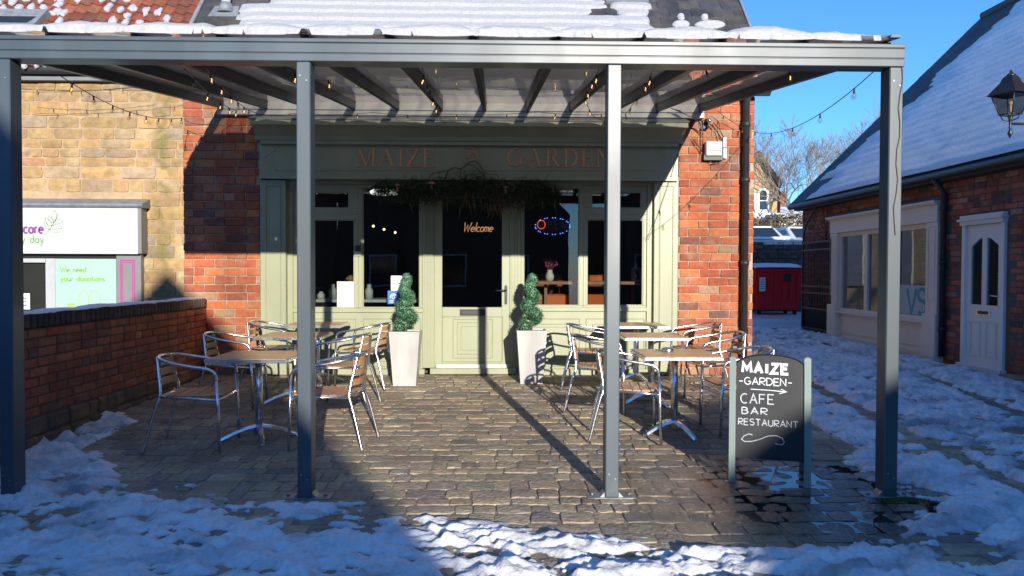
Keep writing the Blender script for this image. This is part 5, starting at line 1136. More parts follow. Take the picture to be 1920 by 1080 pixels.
# garland over the door
def garland():
    x0, z0 = at(705, 350, FY - .14); x1, _ = at(1048, 350, FY - .14); xc, zc_ = at(890, 350, FY - .14)
    t = thing('garland', (xc, FY - .12, zc_), 'dark evergreen garland with twigs and toadstools above the cafe door', 'garland'); rnd = random.Random(12)
    mb = MB(); Yg = FY - .17
    for k in range(3400):
        u = rnd.random(); x = x0 + (x1 - x0) * u; e = math.sin(math.pi * min(1, max(0, u))) ** .5; px = 705 + 343 * u
        top = np.interp(px, [705, 760, 850, 890, 950, 1000, 1048], [340, 338, 330, 318, 335, 332, 345]); bot = np.interp(px, [705, 740, 800, 850, 900, 950, 1000, 1048], [374, 380, 384, 388, 397, 394, 394, 384])
        py = rnd.triangular(top, bot, (top + bot) / 2); Y = Yg + rnd.uniform(-.10, .10) * e; c = Vector((x, Y, at(px, py, Y)[1])); d = Vector((rnd.gauss(0, 1), rnd.gauss(0, .6), rnd.gauss(-.25, .7))).normalized() * rnd.uniform(.04, .12)
        n_ = d.orthogonal().normalized(); 
        for j in range(9):
            q = c + d * (j / 8); dd = (d.normalized() * .6 + Vector((rnd.gauss(0, 1), rnd.gauss(0, 1), rnd.gauss(0, 1))).normalized()).normalized() * rnd.uniform(.02, .04); s_ = dd.cross(n_).normalized() * .0030
            mb.add([q - s_, q + s_, q + dd], [(0, 1, 2)])
    part(t, 'needles', mb, M['pine'])
    mb = MB()
    def arcpx(pts, r_=.006):
        P = [Vector((at(a, b, Yg)[0], Yg + rnd.uniform(-.03, .03), at(a, b, Yg)[1])) for a, b in pts]; Q = P
        for _ in range(2):
            N_ = [Q[0]]
            for a, b in zip(Q[:-1], Q[1:]): N_ += [a.lerp(b, .25), a.lerp(b, .75)]
            N_.append(Q[-1]); Q = N_
        mb.tube(Q, r_, 5)
    arcpx([(830, 350), (838, 322), (852, 313), (862, 318), (872, 310), (884, 302), (896, 303), (905, 318), (912, 345)], .008); arcpx([(805, 345), (804, 327), (830, 322), (850, 316)]); arcpx([(912, 327), (934, 327), (935, 340)], .004)
    arcpx([(868, 345), (860, 318), (885, 306), (908, 330)], .006); arcpx([(940, 378), (955, 386), (970, 380), (975, 360)], .005)
    for _ in range(70):
        px = rnd.uniform(715, 1040); py = rnd.uniform(335, 385); a = rnd.uniform(-2, 2); arcpx([(px, py), (px + 10 * a, py + rnd.uniform(-14, 12)), (px + 18 * a, py + rnd.uniform(-10, 24))], .0022)
    part(t, 'twigs', mb, M['stem'])
    mb = MB()
    for _ in range(70):
        px = rnd.gauss(930, 40) if rnd.random() < .7 else rnd.uniform(720, 1040); py = rnd.uniform(350, 385); P = [Vector((at(px + dx, py + dy, Yg)[0], Yg - .05, at(px + dx, py + dy, Yg)[1])) for dx, dy in ((0, 0), (rnd.uniform(-3, 3), 10), (rnd.uniform(-7, 7), rnd.uniform(16, 34)))]; mb.tube(P, [.003, .005, .001], 4)
    part(t, 'dried_sprigs', mb, M['dried'])
    for (px, py, s_) in ((809, 345, .055), (745, 348, .035), (948, 352, .035)):
        x, z = at(px, py, Yg - .08); m2 = MB(); m2.lathe([(0, s_ * .62), (s_ * .5, s_ * .5), (s_ * .9, s_ * .2), (s_, 0), (s_ * .2, -.002)], (x, Yg - .08, z), 14); m2.tube([(x, Yg - .08, z), (x + .004, Yg - .08, z - .07)], [.012, .016], 8); part(t, 'toadstool', m2, M['mushroom'])
garland()
# ================================================================== LOW GARDEN WALL (left)
WX = at(388, 620, FY)[0]
gw = thing('garden_wall', (WX - .12, 2.5, gzf(0, 2.5)), 'low red brick garden wall with dark upright coping bricks along the left of the terrace', 'wall')
ZT = 1.115; ZCOP = ZT - .115; Y0w = -1.6
mb = MB(); mb.box(WX - .215, WX - .012, Y0w, FY - .003, -.12, ZCOP - .004); core = part(gw, 'core', mb, M['mortar_d'])
items = []; rg = random.Random(31); vb = variant_box(6, .235, .1, .066, .006, .003, 5)
GP = [((.42, .125, .065), 5), ((.35, .105, .06), 4), ((.48, .155, .08), 2), ((.27, .11, .08), 2)]
for u, v, l, h in running(Y0w, FY - .005, .30, ZCOP - .008, .246, .0775, .011, 6, header=.25):
    items.append((rg.randrange(6), (WX - rg.uniform(0, .005), u, v), RZ(90), (l / .235, 1, h / .066), pick(GP, rg)))
place(core, 'brick', vb, items, M['brick'], M['brick_a'], 300, key=lambda it: abs(it[1][1] - 3.0) if it[1][1] > .6 else 99)
sb = variant_box(6, .30, .11, .14, .018, .010, 15); items = []
GS = [((.22, .14, .085), 4), ((.28, .16, .09), 3), ((.16, .12, .09), 3)]
for u, v, l, h in running(Y0w, FY - .005, -.14, .29, .31, .145, .014, 16, header=.35):
    items.append((rg.randrange(6), (WX + rg.uniform(0, .018), u, v), RZ(90), (l / .30, 1, h / .14), pick(GS, rg)))
place(core, 'stone', sb, items, M['stone'], None, 300)
cb = variant_box(5, .068, .24, .112, .008, .002, 25); items = []; y = Y0w + .04
while y < FY - .04:
    items.append((rg.randrange(5), (WX + .012, y, ZCOP), RZ(90), (1, 1, 1), cjit((.075, .058, .055) if y < 3.8 else (.19, .15, .115), .2, rg))); y += .0775
place(gw, 'coping_brick', cb, items, M['brick'], None, 300)
xs = np.arange(WX - .235, WX + .02, .01); ys = np.arange(-1.6, FY - .02, .02); X, Y = np.meshgrid(xs, ys)
T = .014 * (np.clip(1 - ((X - WX + .13) / .12) ** 2, -.5, 1)) + (fbm(X * 5, Y * 3, 51) - .52) * .05
gridmesh('wall_snow', X, Y, ZT - .001 + T, T > -.004, M['snow'], attr=np.clip(.3 - T * 20, 0, .6), kind='stuff')['label'] = 'thin crusted snow along the top of the low brick wall'

# ================================================================== SANDSTONE SHOP (left, set back)
SY = 7.65
shop = thing('sandstone_shop', (-6.5, SY, gzf(0, SY)), 'sandstone charity shop with red pantile roof and white fascia beyond the low wall', 'building')
def s_at(px, py, Y=SY): return at(px, py, Y)
sxr = -3.6; sxl = -11.0; ztop = s_at(200, 155)[1]
mb = MB(); wx1, wz1 = s_at(264, 378); mb.box(sxl, sxr, SY + .02, SY + .45, gzf(0, SY) - .1, ztop + .3); mb.box(sxl, sxl + .4, SY + .45, SY + 7, 0, ztop); mb.box(sxr - .4, sxr, SY + .45, SY + 7, 0, ztop)
swall = part(shop, 'wall', mb, M['mortar_s'])
rs_ = random.Random(14); items = []; z = .35; stv = []
for k in range(12):
    m_ = MB(); nx, nz = 4, 3; r2 = random.Random(k); vs = []
    for j in range(nz):
        for i in range(nx):
            e = (i in (0, nx - 1)) or (j in (0, nz - 1)); u = i / (nx - 1) - .5; v = j / (nz - 1)
            cor = (i in (0, nx - 1)) and (j in (0, nz - 1))
            vs.append(((u * (.94 if cor else 1) + r2.uniform(-.015, .015)), (0 if not e else .018) + r2.uniform(-.008, .008), (v - .5) * (.9 if cor else 1) + .5 + r2.uniform(-.03, .03)))
    fs = [(j * nx + i, j * nx + i + 1, (j + 1) * nx + i + 1, (j + 1) * nx + i) for j in range(nz - 1) for i in range(nx - 1)]
    rim = list(range(nx)) + [j * nx + nx - 1 for j in range(1, nz)] + [(nz - 1) * nx + i for i in range(nx - 2, -1, -1)] + [j * nx for j in range(nz - 2, 0, -1)]
    b0 = len(vs); vs += [(vs[i][0], .09, vs[i][2]) for i in rim]; n = len(rim); fs += [(b0 + i, rim[i], rim[(i + 1) % n], b0 + (i + 1) % n)[::-1] for i in range(n)]
    m_.add(vs, fs); stv.append(m_)
SPAL = [((.40, .255, .115), 6), ((.36, .24, .12), 4), ((.44, .28, .12), 3), ((.36, .25, .16), 3), ((.36, .19, .10), .7), ((.32, .24, .15), 1.5), ((.44, .32, .17), 2), ((.33, .27, .19), .6)]
while z < ztop:
    h = min(rs_.choice([.15, .18, .2, .22, .235]), ztop - z + .02); x = sxl + rs_.uniform(0, .3)
    while x < sxr - .1:
        l = rs_.uniform(.2, .6) * (1.15 if h > .19 else .9); l = min(l, sxr - x)
        inshop = (x < wx1 - .02 and z < wz1 - .04)
        if inshop and x + l > wx1: l2 = x + l - wx1; cx, ll = wx1 + l2 / 2, l2
        elif inshop: x += l; continue
        else: cx, ll = x + l / 2, l
        if ll > .07 and x + l > -9.2: items.append((rs_.randrange(12), (cx, SY - rs_.uniform(0, .02), z), None, (ll - .018, 1, h - .018), pick(SPAL, rs_)))
        x += l
    z += h
place(swall, 'stone', stv, items, M['stone'], None, 300, key=lambda it: 0 if -8.4 < it[1][0] < -5 else 1)
# fascia sign
FS = SY - .22
def sb_(mb, x0, y0, x1, y1, Ya, Yb, mi=0, ch=0.0): return rb(mb, x0, y0, x1, y1, Ya, Yb, mi, ch)
XO = -420
mb = MB(); sb_(mb, XO, 386, 258, 475, FS, SY - .0, ch=.004); fs2 = part(shop, 'fascia_board', mb, M['white'])
mb = MB(); sb_(mb, 258.3, 384, 265, 475, FS + .002, SY); part(shop, 'fascia_end', mb, M['shopgrey'])
mb = MB(); x1 = at(270, 380, FS)[0]; xo = at(XO, 380, FS)[0]; zt, zb = at(150, 372, SY - .05)[1], at(150, 385, FS - .06)[1]
mb.prism([(xo, SY + .01, zt), (xo, SY + .01, zb - .03), (xo, FS - .03, zb - .03), (xo, FS - .06, zb), (xo, FS - .06, zb + .03)], (x1 - xo, 0, 0)); part(shop, 'lead_flashing', mb, M['lead'])
o0 = (0, FS, 0)
def sp(px, py, Y=FS): return at(px, py, Y)
mb = MB(); x, z = sp(28, 437); h = (sp(28, 421)[1] - z) * 1.0
m_ = MB(); xw, zw = sp(34, 437); hh = (sp(34, 426)[1] - zw) * 2; text(m_, 'ecare', xw, zw, hh, .033, o0, UX, UZ, .003, 0, .13, fit=sp(81, 437)[0] - xw); part(fs2, 'purple_lettering', m_, M['purple'])
m_ = MB(); xw, zw = sp(8, 455); hh = (sp(34, 447)[1] - zw) * 2; text(m_, 'every day', xw, zw, hh, .016, o0, UX, UZ, .003, 0, .12, fit=sp(82, 455)[0] - xw); part(fs2, 'green_lettering', m_, M['lime'])
m_ = MB()
for pl in ([(83, 441), (92, 432), (101, 418), (110, 400)], ):
    m_.ribbon([sp(*p) for p in pl], .008, o0, UX, UZ, .003)
for (bx_, by_, tx_, ty_, w_) in ((101, 416, 103, 394, 5), (97, 424, 85, 408, 4), (92, 431, 82, 415, 3), (103, 414, 119, 416, 4), (99, 422, 117, 428, 4), (94, 430, 110, 436, 3), (100, 418, 90, 406, 4)):
    b = Vector(sp(bx_, by_)); t_ = Vector(sp(tx_, ty_)); d = t_ - b; n_ = Vector((-d.y, d.x)).normalized() * w_ * .009
    m_.ribbon([b, b + d * .35 + n_, b + d * .75 + n_ * .7, t_, b + d * .7 - n_ * .7, b + d * .35 - n_, b], .006, o0, UX, UZ, .003)
part(fs2, 'leaf_emblem', m_, M['sage_print'])
# window frames below
mb = MB(); sb_(mb, XO, 475, 258, 484, SY - .08, SY); part(shop, 'window_head', mb, M['black'])
GF = M['shopgrey']; SWY = SY - .08
mb = MB(); sb_(mb, 20, 484, 86, 492, SWY, SY); sb_(mb, 86, 484, 103.5, 640, SWY, SY); sb_(mb, 20, 600, 86, 640, SWY, SY); wf = part(shop, 'window', mb, M['grey'])
mb = MB(); sb_(mb, XO, 492, 86, 600, SWY + .05, SWY + .056); part(wf, 'pane', mb, M['glass'])
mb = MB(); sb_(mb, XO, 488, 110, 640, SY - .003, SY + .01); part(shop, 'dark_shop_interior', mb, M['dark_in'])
mb = MB(); sb_(mb, 104, 485, 218, 640, SWY + .01, SY, ch=.003); po = part(shop, 'window_poster', mb, M['mint']); o1 = (0, SWY + .01, 0); S2 = SWY + .01
m_ = MB(); xw, zw = sp(113, 510, S2); text(m_, 'We need', xw, zw, (sp(0, 499, S2)[1] - zw), .016, o1, UX, UZ, .002, 0, .14, .08, fit=sp(161, 510, S2)[0] - xw)
xw, zw = sp(114, 527, S2); text(m_, 'your donations', xw, zw, (sp(0, 516, S2)[1] - zw), .016, o1, UX, UZ, .002, 0, .14, .08, fit=sp(196, 527, S2)[0] - xw); part(po, 'poster_lettering', m_, M['lime2'])
m_ = MB()
for (c_, w_) in ((157, 11), (177, 12)): m_.ribbon([sp(c_ - w_, 576, S2), sp(c_ - w_ + 1, 560, S2), sp(c_ - w_ * .4, 546, S2), sp(c_ + w_ * .3, 545, S2), sp(c_ + w_ * .8, 556, S2), sp(c_ + w_, 574, S2)], .009, o1, UX, UZ, .002, 0, .0003 * (c_ > 160))
m_.box(sp(126, 570, S2)[0], sp(140, 570, S2)[0], S2 - .003, S2, sp(0, 577, S2)[1], sp(0, 568, S2)[1]); part(po, 'poster_bag_drawing', m_, M['lemon'])
mb = MB(); sb_(mb, 218.5, 476, 265, 640, SWY - .02, SY + .02, ch=.004); pp = part(shop, 'shop_pilaster', mb, GF); mb = MB(); mould(mb, 226, 487, 253, 630, SWY - .02, .016, .010); mould(mb, 229, 491, 249.5, 627, SWY - .02, .012, .008); part(pp, 'magenta_moulding', mb, M['magenta'])
mb = MB(); a, b, zb, zt = rb(mb, 36, 550, 56, 580, SWY + .04, SWY + .045)
for k in range(3): mb.ribbon([(a + .03, zt - .08 - .06 * k), (b - .05, zt - .08 - .06 * k)], .02, (0, SWY + .04, 0), UX, UZ, .001, 1)
solo('shop_notice', mb, [M['paper'], M['ink']], 'small white notice low in the charity shop window beside the post', 'notice')
# gutter, fascia board, pantile roof
PT2 = R(50); C2, S2_ = math.cos(PT2), math.sin(PT2); EY, EZ = SY - .25, s_at(200, 134, SY - .25)[1] + .05
mb = MB(); mb.box(sxl, sxr, SY - .12, SY + .02, s_at(0, 155)[1] + .02 - .0, EZ - .04); part(shop, 'eaves_board', mb, GF)
mb = MB(); mb.tube([(sxl, EY + .05, EZ - .02), (sxr + .2, EY + .05, EZ - .02)], .065, 10); part(shop, 'gutter', mb, M['blackp'])
def pt2(x, s, h=0): return (x, EY + s * C2 - h * S2_, EZ + s * S2_ + h * C2)
mb = MB(); mb.hexa([pt2(sxl, 0, -.1), pt2(sxr + .3, 0, -.1), pt2(sxr + .3, 5, -.1), pt2(sxl, 5, -.1)], [pt2(sxl, 0), pt2(sxr + .3, 0), pt2(sxr + .3, 5), pt2(sxl, 5)])
yr_ = pt2(0, 5)[1]; mb.hexa([(sxl, 2 * yr_ - EY, EZ - .1), (sxl, yr_ + .01, pt2(0, 5)[2] - .1), (sxr + .3, yr_ + .01, pt2(0, 5)[2] - .1), (sxr + .3, 2 * yr_ - EY, EZ - .1)], [(sxl, 2 * yr_ - EY, EZ), (sxl, yr_ + .01, pt2(0, 5)[2]), (sxr + .3, yr_ + .01, pt2(0, 5)[2]), (sxr + .3, 2 * yr_ - EY, EZ)])
sroof = part(shop, 'roof', mb, M['mortar_d'])
tv = []
for k in range(3):
    m_ = MB(); n = 8; prof = []
    for i in range(n + 1):
        u = i / n; prof.append((u - .5, .020 * math.cos(u * 2 * math.pi - .6) + (.012 if u > .75 or u < .1 else 0)))
    vs = []
    for s_, lift in ((0, .028), (.30, .004)):
        for u, h in prof: vs.append((u * .235, s_, h + lift))
    for u, h in prof: vs.append((u * .235, 0.0, h + .008))
    fs = [(i, i + 1, n + 2 + i, n + 1 + i) for i in range(n)] + [(2 * (n + 1) + i, 2 * (n + 1) + i + 1, i + 1, i) for i in range(n)]
    m_.add(vs, fs, 0, True)
    for q in range(n, 2 * n): m_.s[q] = False
    tv.append(m_)
rT = Matrix.Rotation(PT2, 3, 'X'); items = []; rt = random.Random(41)
for r_ in range(0, 12):
    x = -9.6
    while x < -3.8:
        items.append((rt.randrange(3), pt2(x + rt.uniform(-.004, .004), r_ * .26, .02), rT, (1, 1, 1), cjit(rt.choice([(.20, .05, .028), (.16, .045, .028), (.24, .07, .035), (.11, .04, .028)]), .2, rt))); x += .215
place(sroof, 'pantile', tv, items, M['tile'], None, 300, key=lambda it: abs(it[1][2] - pt2(0, 1.7)[2]) + (5 if it[1][0] < -8.9 else 0))
# blobs of snow left on the tiles
mb = MB(); rt = random.Random(43)
def tp(px, py):
    d = ray(px, py); n = Vector((0, -S2_, C2)); p0 = Vector(pt2(0, 0)); t = (p0 - CAM).dot(n) / d.dot(n); p = CAM + d * t; return p.x, (p - p0).dot(Vector((0, C2, S2_)))
def tblob(px, py, w, h):
    x, s = tp(px, py); x2, _ = tp(px + w, py); _, s2 = tp(px, py - h); a, b = (x2 - x), (s2 - s); k = len(mb.v)
    n = 12; R_ = 4; vs = []; off_ = [rt.uniform(.65, 1.3) for _ in range(n)]
    for j in range(R_ + 1):
        for i in range(n):
            an = 2 * math.pi * i / n; rr2 = math.sin(j / R_ * math.pi / 2) * off_[i]; vs.append(pt2(x + a * rr2 * math.cos(an) * .92, s + b * rr2 * math.sin(an), .045 + .030 * math.cos(j / R_ * math.pi / 2) - (.02 if j == R_ else 0)))
    mb.add(vs, [(j * n + i, (j + 1) * n + i, (j + 1) * n + (i + 1) % n, j * n + (i + 1) % n) for j in range(R_) for i in range(n)], 0, True)
for px, py, w, h in ((0, 6, 9, 7), (25, 7, 9, 6), (52, 2, 8, 5), (80, 3, 8, 6), (113, 4, 9, 6), (150, 3, 9, 6), (8, 20, 10, 6), (36, 19, 9, 6), (60, 17, 9, 6), (83, 18, 8, 7), (110, 13, 10, 6), (193, 3, 8, 4), (215, 3, 6, 3), (240, 3, 8, 4), (205, 17, 8, 7), (227, 22, 7, 6), (250, 19, 10, 6), (276, 24, 8, 8), (300, 26, 9, 7), (213, 42, 9, 8), (240, 33, 8, 5), (238, 45, 8, 6), (262, 46, 9, 4), (315, 38, 8, 6), (313, 48, 7, 4), (120, 28, 12, 8), (114, 42, 9, 8), (108, 25, 9, 5),
    (20, 29, 20, 3.5), (60, 29, 20, 3.5), (95, 29, 16, 3.5), (-15, 29, 20, 3.5), (48, 128, 7, 4), (72, 126, 4, 5), (88, 124, 10, 5), (105, 126, 6, 3), (-20, 8, 8, 6), (-25, 20, 9, 5)): tblob(px, py, w, h)
o = link('roof_snow', mb.mesh('roof_snow', M['oldsnow'])); tag(o, 'patches of snow clinging to the red pantiles', kind='stuff')
mb = MB(); (xa, sa), (xb, sb2) = tp(-60, 64), tp(98, 33)
mb.hexa([pt2(xa, sa, .02), pt2(xb - .12, sa, .02), pt2(xb, sb2, .02), pt2(xa, sb2, .02)], [pt2(xa, sa, .12), pt2(xb - .12, sa, .12), pt2(xb, sb2, .16), pt2(xa, sb2, .16)]); rl = part(shop, 'rooflight', mb, M['lead'])
mb = MB(); mb.hexa([pt2(xa, sa + .15, .121), pt2(xb - .22, sa + .15, .121), pt2(xb - .12, sb2 - .22, .14), pt2(xa, sb2 - .22, .14)], [pt2(xa, sa + .15, .135), pt2(xb - .22, sa + .15, .135), pt2(xb - .12, sb2 - .22, .155), pt2(xa, sb2 - .22, .155)]); part(rl, 'pane', mb, M['carglass'])

# ================================================================== BUILDING ON THE RIGHT OF THE LANE
RX = 6.74
def rp(px, py, X=RX): return atX(px, py, X)     # -> (Y, Z)
def rgz(y): return gzf(RX, y)
LY1 = rp(1503, 500)[0]; LY0 = -7.0
lane = thing('lane_shop', (RX, 5, rgz(5)), 'dark red brick shop along the lane with steep snowy slate roof and pale shopfront', 'building')
EVZ = 2.93
sY0, sY1 = rp(1768, 500)[0], rp(1564, 500)[0]; dY0, dY1 = rp(1886, 500)[0], rp(1806, 500)[0]
mb = MB()
for (a_, b_, c_, d_) in ((LY0, dY0, -.3, EVZ + .1), (dY0, dY1, 2.25, EVZ + .1), (dY1, sY0 + .1, -.3, EVZ + .1), (sY0 + .1, sY1 - .1, 2.3, EVZ + .1), (sY0 + .1, sY1 - .1, -.3, .6), (sY1 - .1, LY1, -.3, EVZ + .1)): mb.box(RX + .012, RX + .3, a_, b_, c_, d_)
mb.box(RX + 1.6, RX + 1.7, LY0 + .3, LY1 - .3, -.3, EVZ); mb.box(RX + .3, RX + 1.6, LY0 + .3, LY1 - .3, EVZ - .2, EVZ); mb.box(RX + .3, RX + 9, LY1 - .3, LY1 - .01, 0, EVZ); mb.box(RX + .3, RX + 9, LY0, LY0 + .3, -.3, EVZ)
RXR, RZR = 10.75, 7.12
mb.prism([(RX + .3, LY1 - .31, EVZ), (RX + 8, LY1 - .31, EVZ), (RXR, LY1 - .31, RZR - .2)], (0, .3, 0)); mb.prism([(RX + .3, LY0, EVZ), (RX + 8, LY0, EVZ), (RXR, LY0, RZR - .2)], (0, .3, 0))
lwall = part(lane, 'wall', mb, M['mortar_d'])
sY0, sY1 = rp(1768, 500)[0], rp(1564, 500)[0]; dY0, dY1 = rp(1886, 500)[0], rp(1806, 500)[0]
def hit(a, b, v0, v1):
    if b > sY0 + .02 and a < sY1 - .02 and v0 < 2.55: return True
    if b > dY0 + .01 and a < dY1 - .01 and v0 < 2.28: return True
    return False
LP = [((.42, .11, .065), 5), ((.33, .09, .06), 4), ((.50, .15, .085), 2), ((.14, .07, .06), 2), ((.42, .24, .16), 1)]
items = []; rl_ = random.Random(19); vb2 = variant_box(6, .24, .1, .072, .007, .004, 35)
for u, v, l, h in running(2.2, LY1, .0, EVZ - .02, .252, .0855, .013, 61, hit, header=.25):
    items.append((rl_.randrange(6), (RX + rl_.uniform(0, .010), u, v), RZ(-90), (l / .24, 1, h / .072), pick(LP, rl_)))
place(lwall, 'brick', vb2, items, M['brick'], M['brick_a'], 300, key=lambda it: it[1][1] if it[1][1] > 4.5 else 50)
# roof
LPIT = math.atan2(RZR - 2.96, RXR - (RX - .22)); LC, LS = math.cos(LPIT), math.sin(LPIT); LEN = math.hypot(RZR - 2.96, RXR - (RX - .22)); OX, OZ = RX - .22, 2.96
def lp(y, s, h=0): return (OX + s * LC - h * LS, y, OZ + s * LS + h * LC)
VY = LY1 + .12
mb = MB(); mb.hexa([lp(LY0, 0, -.1), lp(LY0, LEN, -.1), lp(VY, LEN, -.1), lp(VY, 0, -.1)], [lp(LY0, 0), lp(LY0, LEN), lp(VY, LEN), lp(VY, 0)])
mb.hexa([(RXR + .001, LY0, RZR - .14), (2 * RXR - OX, LY0, OZ - .1), (2 * RXR - OX, VY, OZ - .1), (RXR + .001, VY, RZR - .14)], [(RXR + .001, LY0, RZR), (2 * RXR - OX, LY0, OZ), (2 * RXR - OX, VY, OZ), (RXR + .001, VY, RZR)])
lroof = part(lane, 'roof', mb, M['slate_a'])
ls = variant_box(4, .42, .012, .30, .004, .002, 51); rotL = Matrix.Rotation(R(-90), 3, 'Z') @ Matrix.Rotation(-(math.pi / 2 - LPIT), 3, 'X'); items = []; STEP = .235
for r_ in range(int(LEN / STEP) + 1):
    s = r_ * STEP; y = VY - (0 if r_ % 2 else .21)
    if r_ % 2 == 0: items.append((0, lp(VY - .105, s, .02), rotL, (.5, 1, 1), (.05, .053, .06)))
    while y > 3.4:
        hgt = min(1, (LEN - s) / .30) if s + .3 > LEN else 1
        if hgt > .3: items.append((rl_.randrange(4), lp(y - .21, s, .022 + rl_.uniform(0, .005)), rotL, (.985, 1, hgt), cjit((.05, .053, .06), .25, rl_)))
        y -= .42
place(lroof, 'slate', ls, items, M['slate'], M['slate_a'], 300, key=lambda it: VY - it[1][1] + .12 * (it[1][2] - OZ) * 0)
mb = MB(); mb.tube([lp(VY - .1, LEN, .03), lp(LY0, LEN, .03)], .09, 8); part(lane, 'ridge_tiles', mb, M['slate_a'])
xs = np.arange(LY0, VY, .07); ss = np.arange(.0, LEN, .047); Yg, Sg = np.meshgrid(xs, ss)
dv = VY - Yg; wv = .55 + .85 * (Sg / LEN) ** 1.2 + (fbm(Sg * 1.2, Yg * .4, 71) - .5) * 1.4
rowoff = (vnoise(np.floor(Sg / STEP) * 3.7, Yg * 1.1, 73) - .5) * 1.1
T = (dv - wv * 1.1 + rowoff * (1.2 - .2 * Sg)) / .5
T = np.minimum(T, (Sg + .02) / .05); T = np.minimum(T, (LEN - .12 - Sg + (fbm(Yg * .8, Sg, 77) - .5) * .8) / .2)
frac = (Sg / STEP) % 1
hh = .05 * (1 - np.exp(-np.clip(T, 0, 4) * 1.1)) * (.93 + .07 * np.sin(frac * math.pi)) + (fbm(Yg * 1.5, Sg * 2.5, 79) - .5) * .012
P = lp(Yg, Sg, np.where(T > 0, hh + .036, -.01))
gridmesh('roof_snow', P[0], P[1], P[2], T > -.1, M['snow'], attr=np.zeros(Yg.shape), kind='stuff')['label'] = 'smooth blue shaded snow sheet on the steep lane roof'
mb = MB(); mb.tube([(OX + .0, LY0, OZ - .05), (OX + .0, VY + .03, OZ - .05)], .06, 10); mb.box(OX + .04, RX + .02, LY0, VY - .1, OZ - .14, OZ - .02)
part(lane, 'gutter', mb, M['blackp'])
dpy = rp(1775, 500)[0]; mb = MB(); mb.tube([(OX, dpy, OZ - .08), (RX - .06, dpy, OZ - .3), (RX - .06, dpy, rgz(dpy) + .05)], .042, 10)
for z in (.6, 1.6, 2.4): mb.tube([(RX - .06, dpy, z), (RX - .06, dpy, z + .05)], .052, 10)
part(lane, 'downpipe', mb, M['blackp'])
# shopfront
CRM = M['cream']; FX = RX - .06
def ybox(mb, y0, y1, x0, x1, z0, z1, mi=0, ch=0.0): mb.box(x0, x1, y0, y1, z0, z1, mi, ch)
gb = rgz(8)
mb = MB(); ybox(mb, sY0, sY1, FX - .04, RX + .05, 2.24, 2.50, ch=.004); ybox(mb, sY0 - .04, sY1 + .04, FX - .12, RX + .05, 2.52, 2.56, ch=.006); ybox(mb, sY0 - .02, sY1 + .02, FX - .08, RX + .05, 2.50, 2.52); part(lane, 'shop_fascia', mb, CRM)
mb = MB(); mb.prism([(FX - .12, sY0 - .05, 2.562), (RX + .01, sY0 - .05, 2.562), (RX + .01, sY0 - .05, 2.63)], (0, sY1 - sY0 + .1, 0)); part(lane, 'lead_flashing', mb, M['lead'])
pwid = .30
def ymould(mb, y0, y1, z0, z1, X, w=.015, p=.01):
    mb.box(X - p, X, y0, y1, z1 - w, z1, 0, .003); mb.box(X - p, X, y0, y1, z0, z0 + w, 0, .003); mb.box(X - p, X, y0, y0 + w, z0 + w, z1 - w, 0, .003); mb.box(X - p, X, y1 - w, y1, z0 + w, z1 - w, 0, .003)
for y0 in (sY0, sY1 - pwid):
    mb = MB(); ybox(mb, y0, y0 + pwid, FX - .03, RX + .05, .84, 2.238, ch=.004); ymould(mb, y0 + .06, y0 + pwid - .06, 1.02, 2.18, FX - .03); ybox(mb, y0 - .02, y0 + pwid + .02, FX - .07, RX + .05, gb - .1, .84, ch=.006); part(lane, 'shop_pilaster', mb, CRM)
ya, yb = sY0 + pwid, sY1 - pwid
mb = MB(); ybox(mb, ya, yb, RX - .02, RX + .05, gb - .1, .68); ybox(mb, ya, yb, FX - .05, RX + .05, .68, .72, ch=.006); ybox(mb, ya, yb, FX - .0, RX + .05, gb - .1, .24, ch=.004)
ym = (ya + yb) / 2
ymould(mb, ya + .06, ym - .04, .30, .62, RX - .02, .02, .014); ymould(mb, ym + .04, yb - .06, .30, .62, RX - .02, .02, .014); part(lane, 'stall_riser', mb, CRM)
n3 = 3; wy = (yb - ya) / n3
for k in range(n3):
    y0 = ya + k * wy; y1 = y0 + wy; mb = MB(); w = .055
    ybox(mb, y0, y1, RX - .02, RX + .05, 2.16, 2.238); ybox(mb, y0, y1, RX - .02, RX + .05, .72, .78); ybox(mb, y0, y0 + w, RX - .02, RX + .05, .78, 2.16); ybox(mb, y1 - w, y1, RX - .02, RX + .05, .78, 2.16)
    wn_ = part(lane, 'window', mb, CRM); mb = MB(); ybox(mb, y0 + w, y1 - w, RX + .02, RX + .026, .78, 2.16); part(wn_, 'pane', mb, M['glass2'])
# poster film with VS and stacked shelves behind the panes
mb = MB(); y0v, y1v = rp(1737, 560)[0], rp(1690, 560)[0]; y0v = max(y0v, ya + .06); ZV1 = rp(1718, 535)[1]; ZV0 = rp(1718, 606)[1]
XV = RX + .012
mb.box(XV, XV + .004, y0v, ya + wy - .06, max(ZV0, .79), ZV1); vt = solo('window_film', mb, M['frost'], 'frosted film with large teal letters VS low in the lane shop window', 'poster')
m2 = MB(); UYn = (0, -1, 0)
def tx(s, pxa, pxb, pt, pb, w, th):
    (yA, zA), (yB, _) = rp(pxa, pb), rp(pxb, pb); zT = rp(pxa, pt)[1]; text(m2, s, -yA, zA, zT - zA, w, (XV, 0, 0), UYn, UZ, th, 0, .1, fit=(yA - yB))
tx('VS', 1699, 1735, 541, 586, .06, .003); link('teal_letters', m2.mesh('teal_letters', M['teal'], ORI[vt]), vt)
m2 = MB(); tx('inventory', 1700, 1734, 597, 601, .010, .003) if False else tx('stationary service'.replace('stationary', 'stationery'), 1699, 1736, 596, 602, .007, .003)
link('small_lettering', m2.mesh('small_lettering', M['teal'], ORI[vt]), vt)
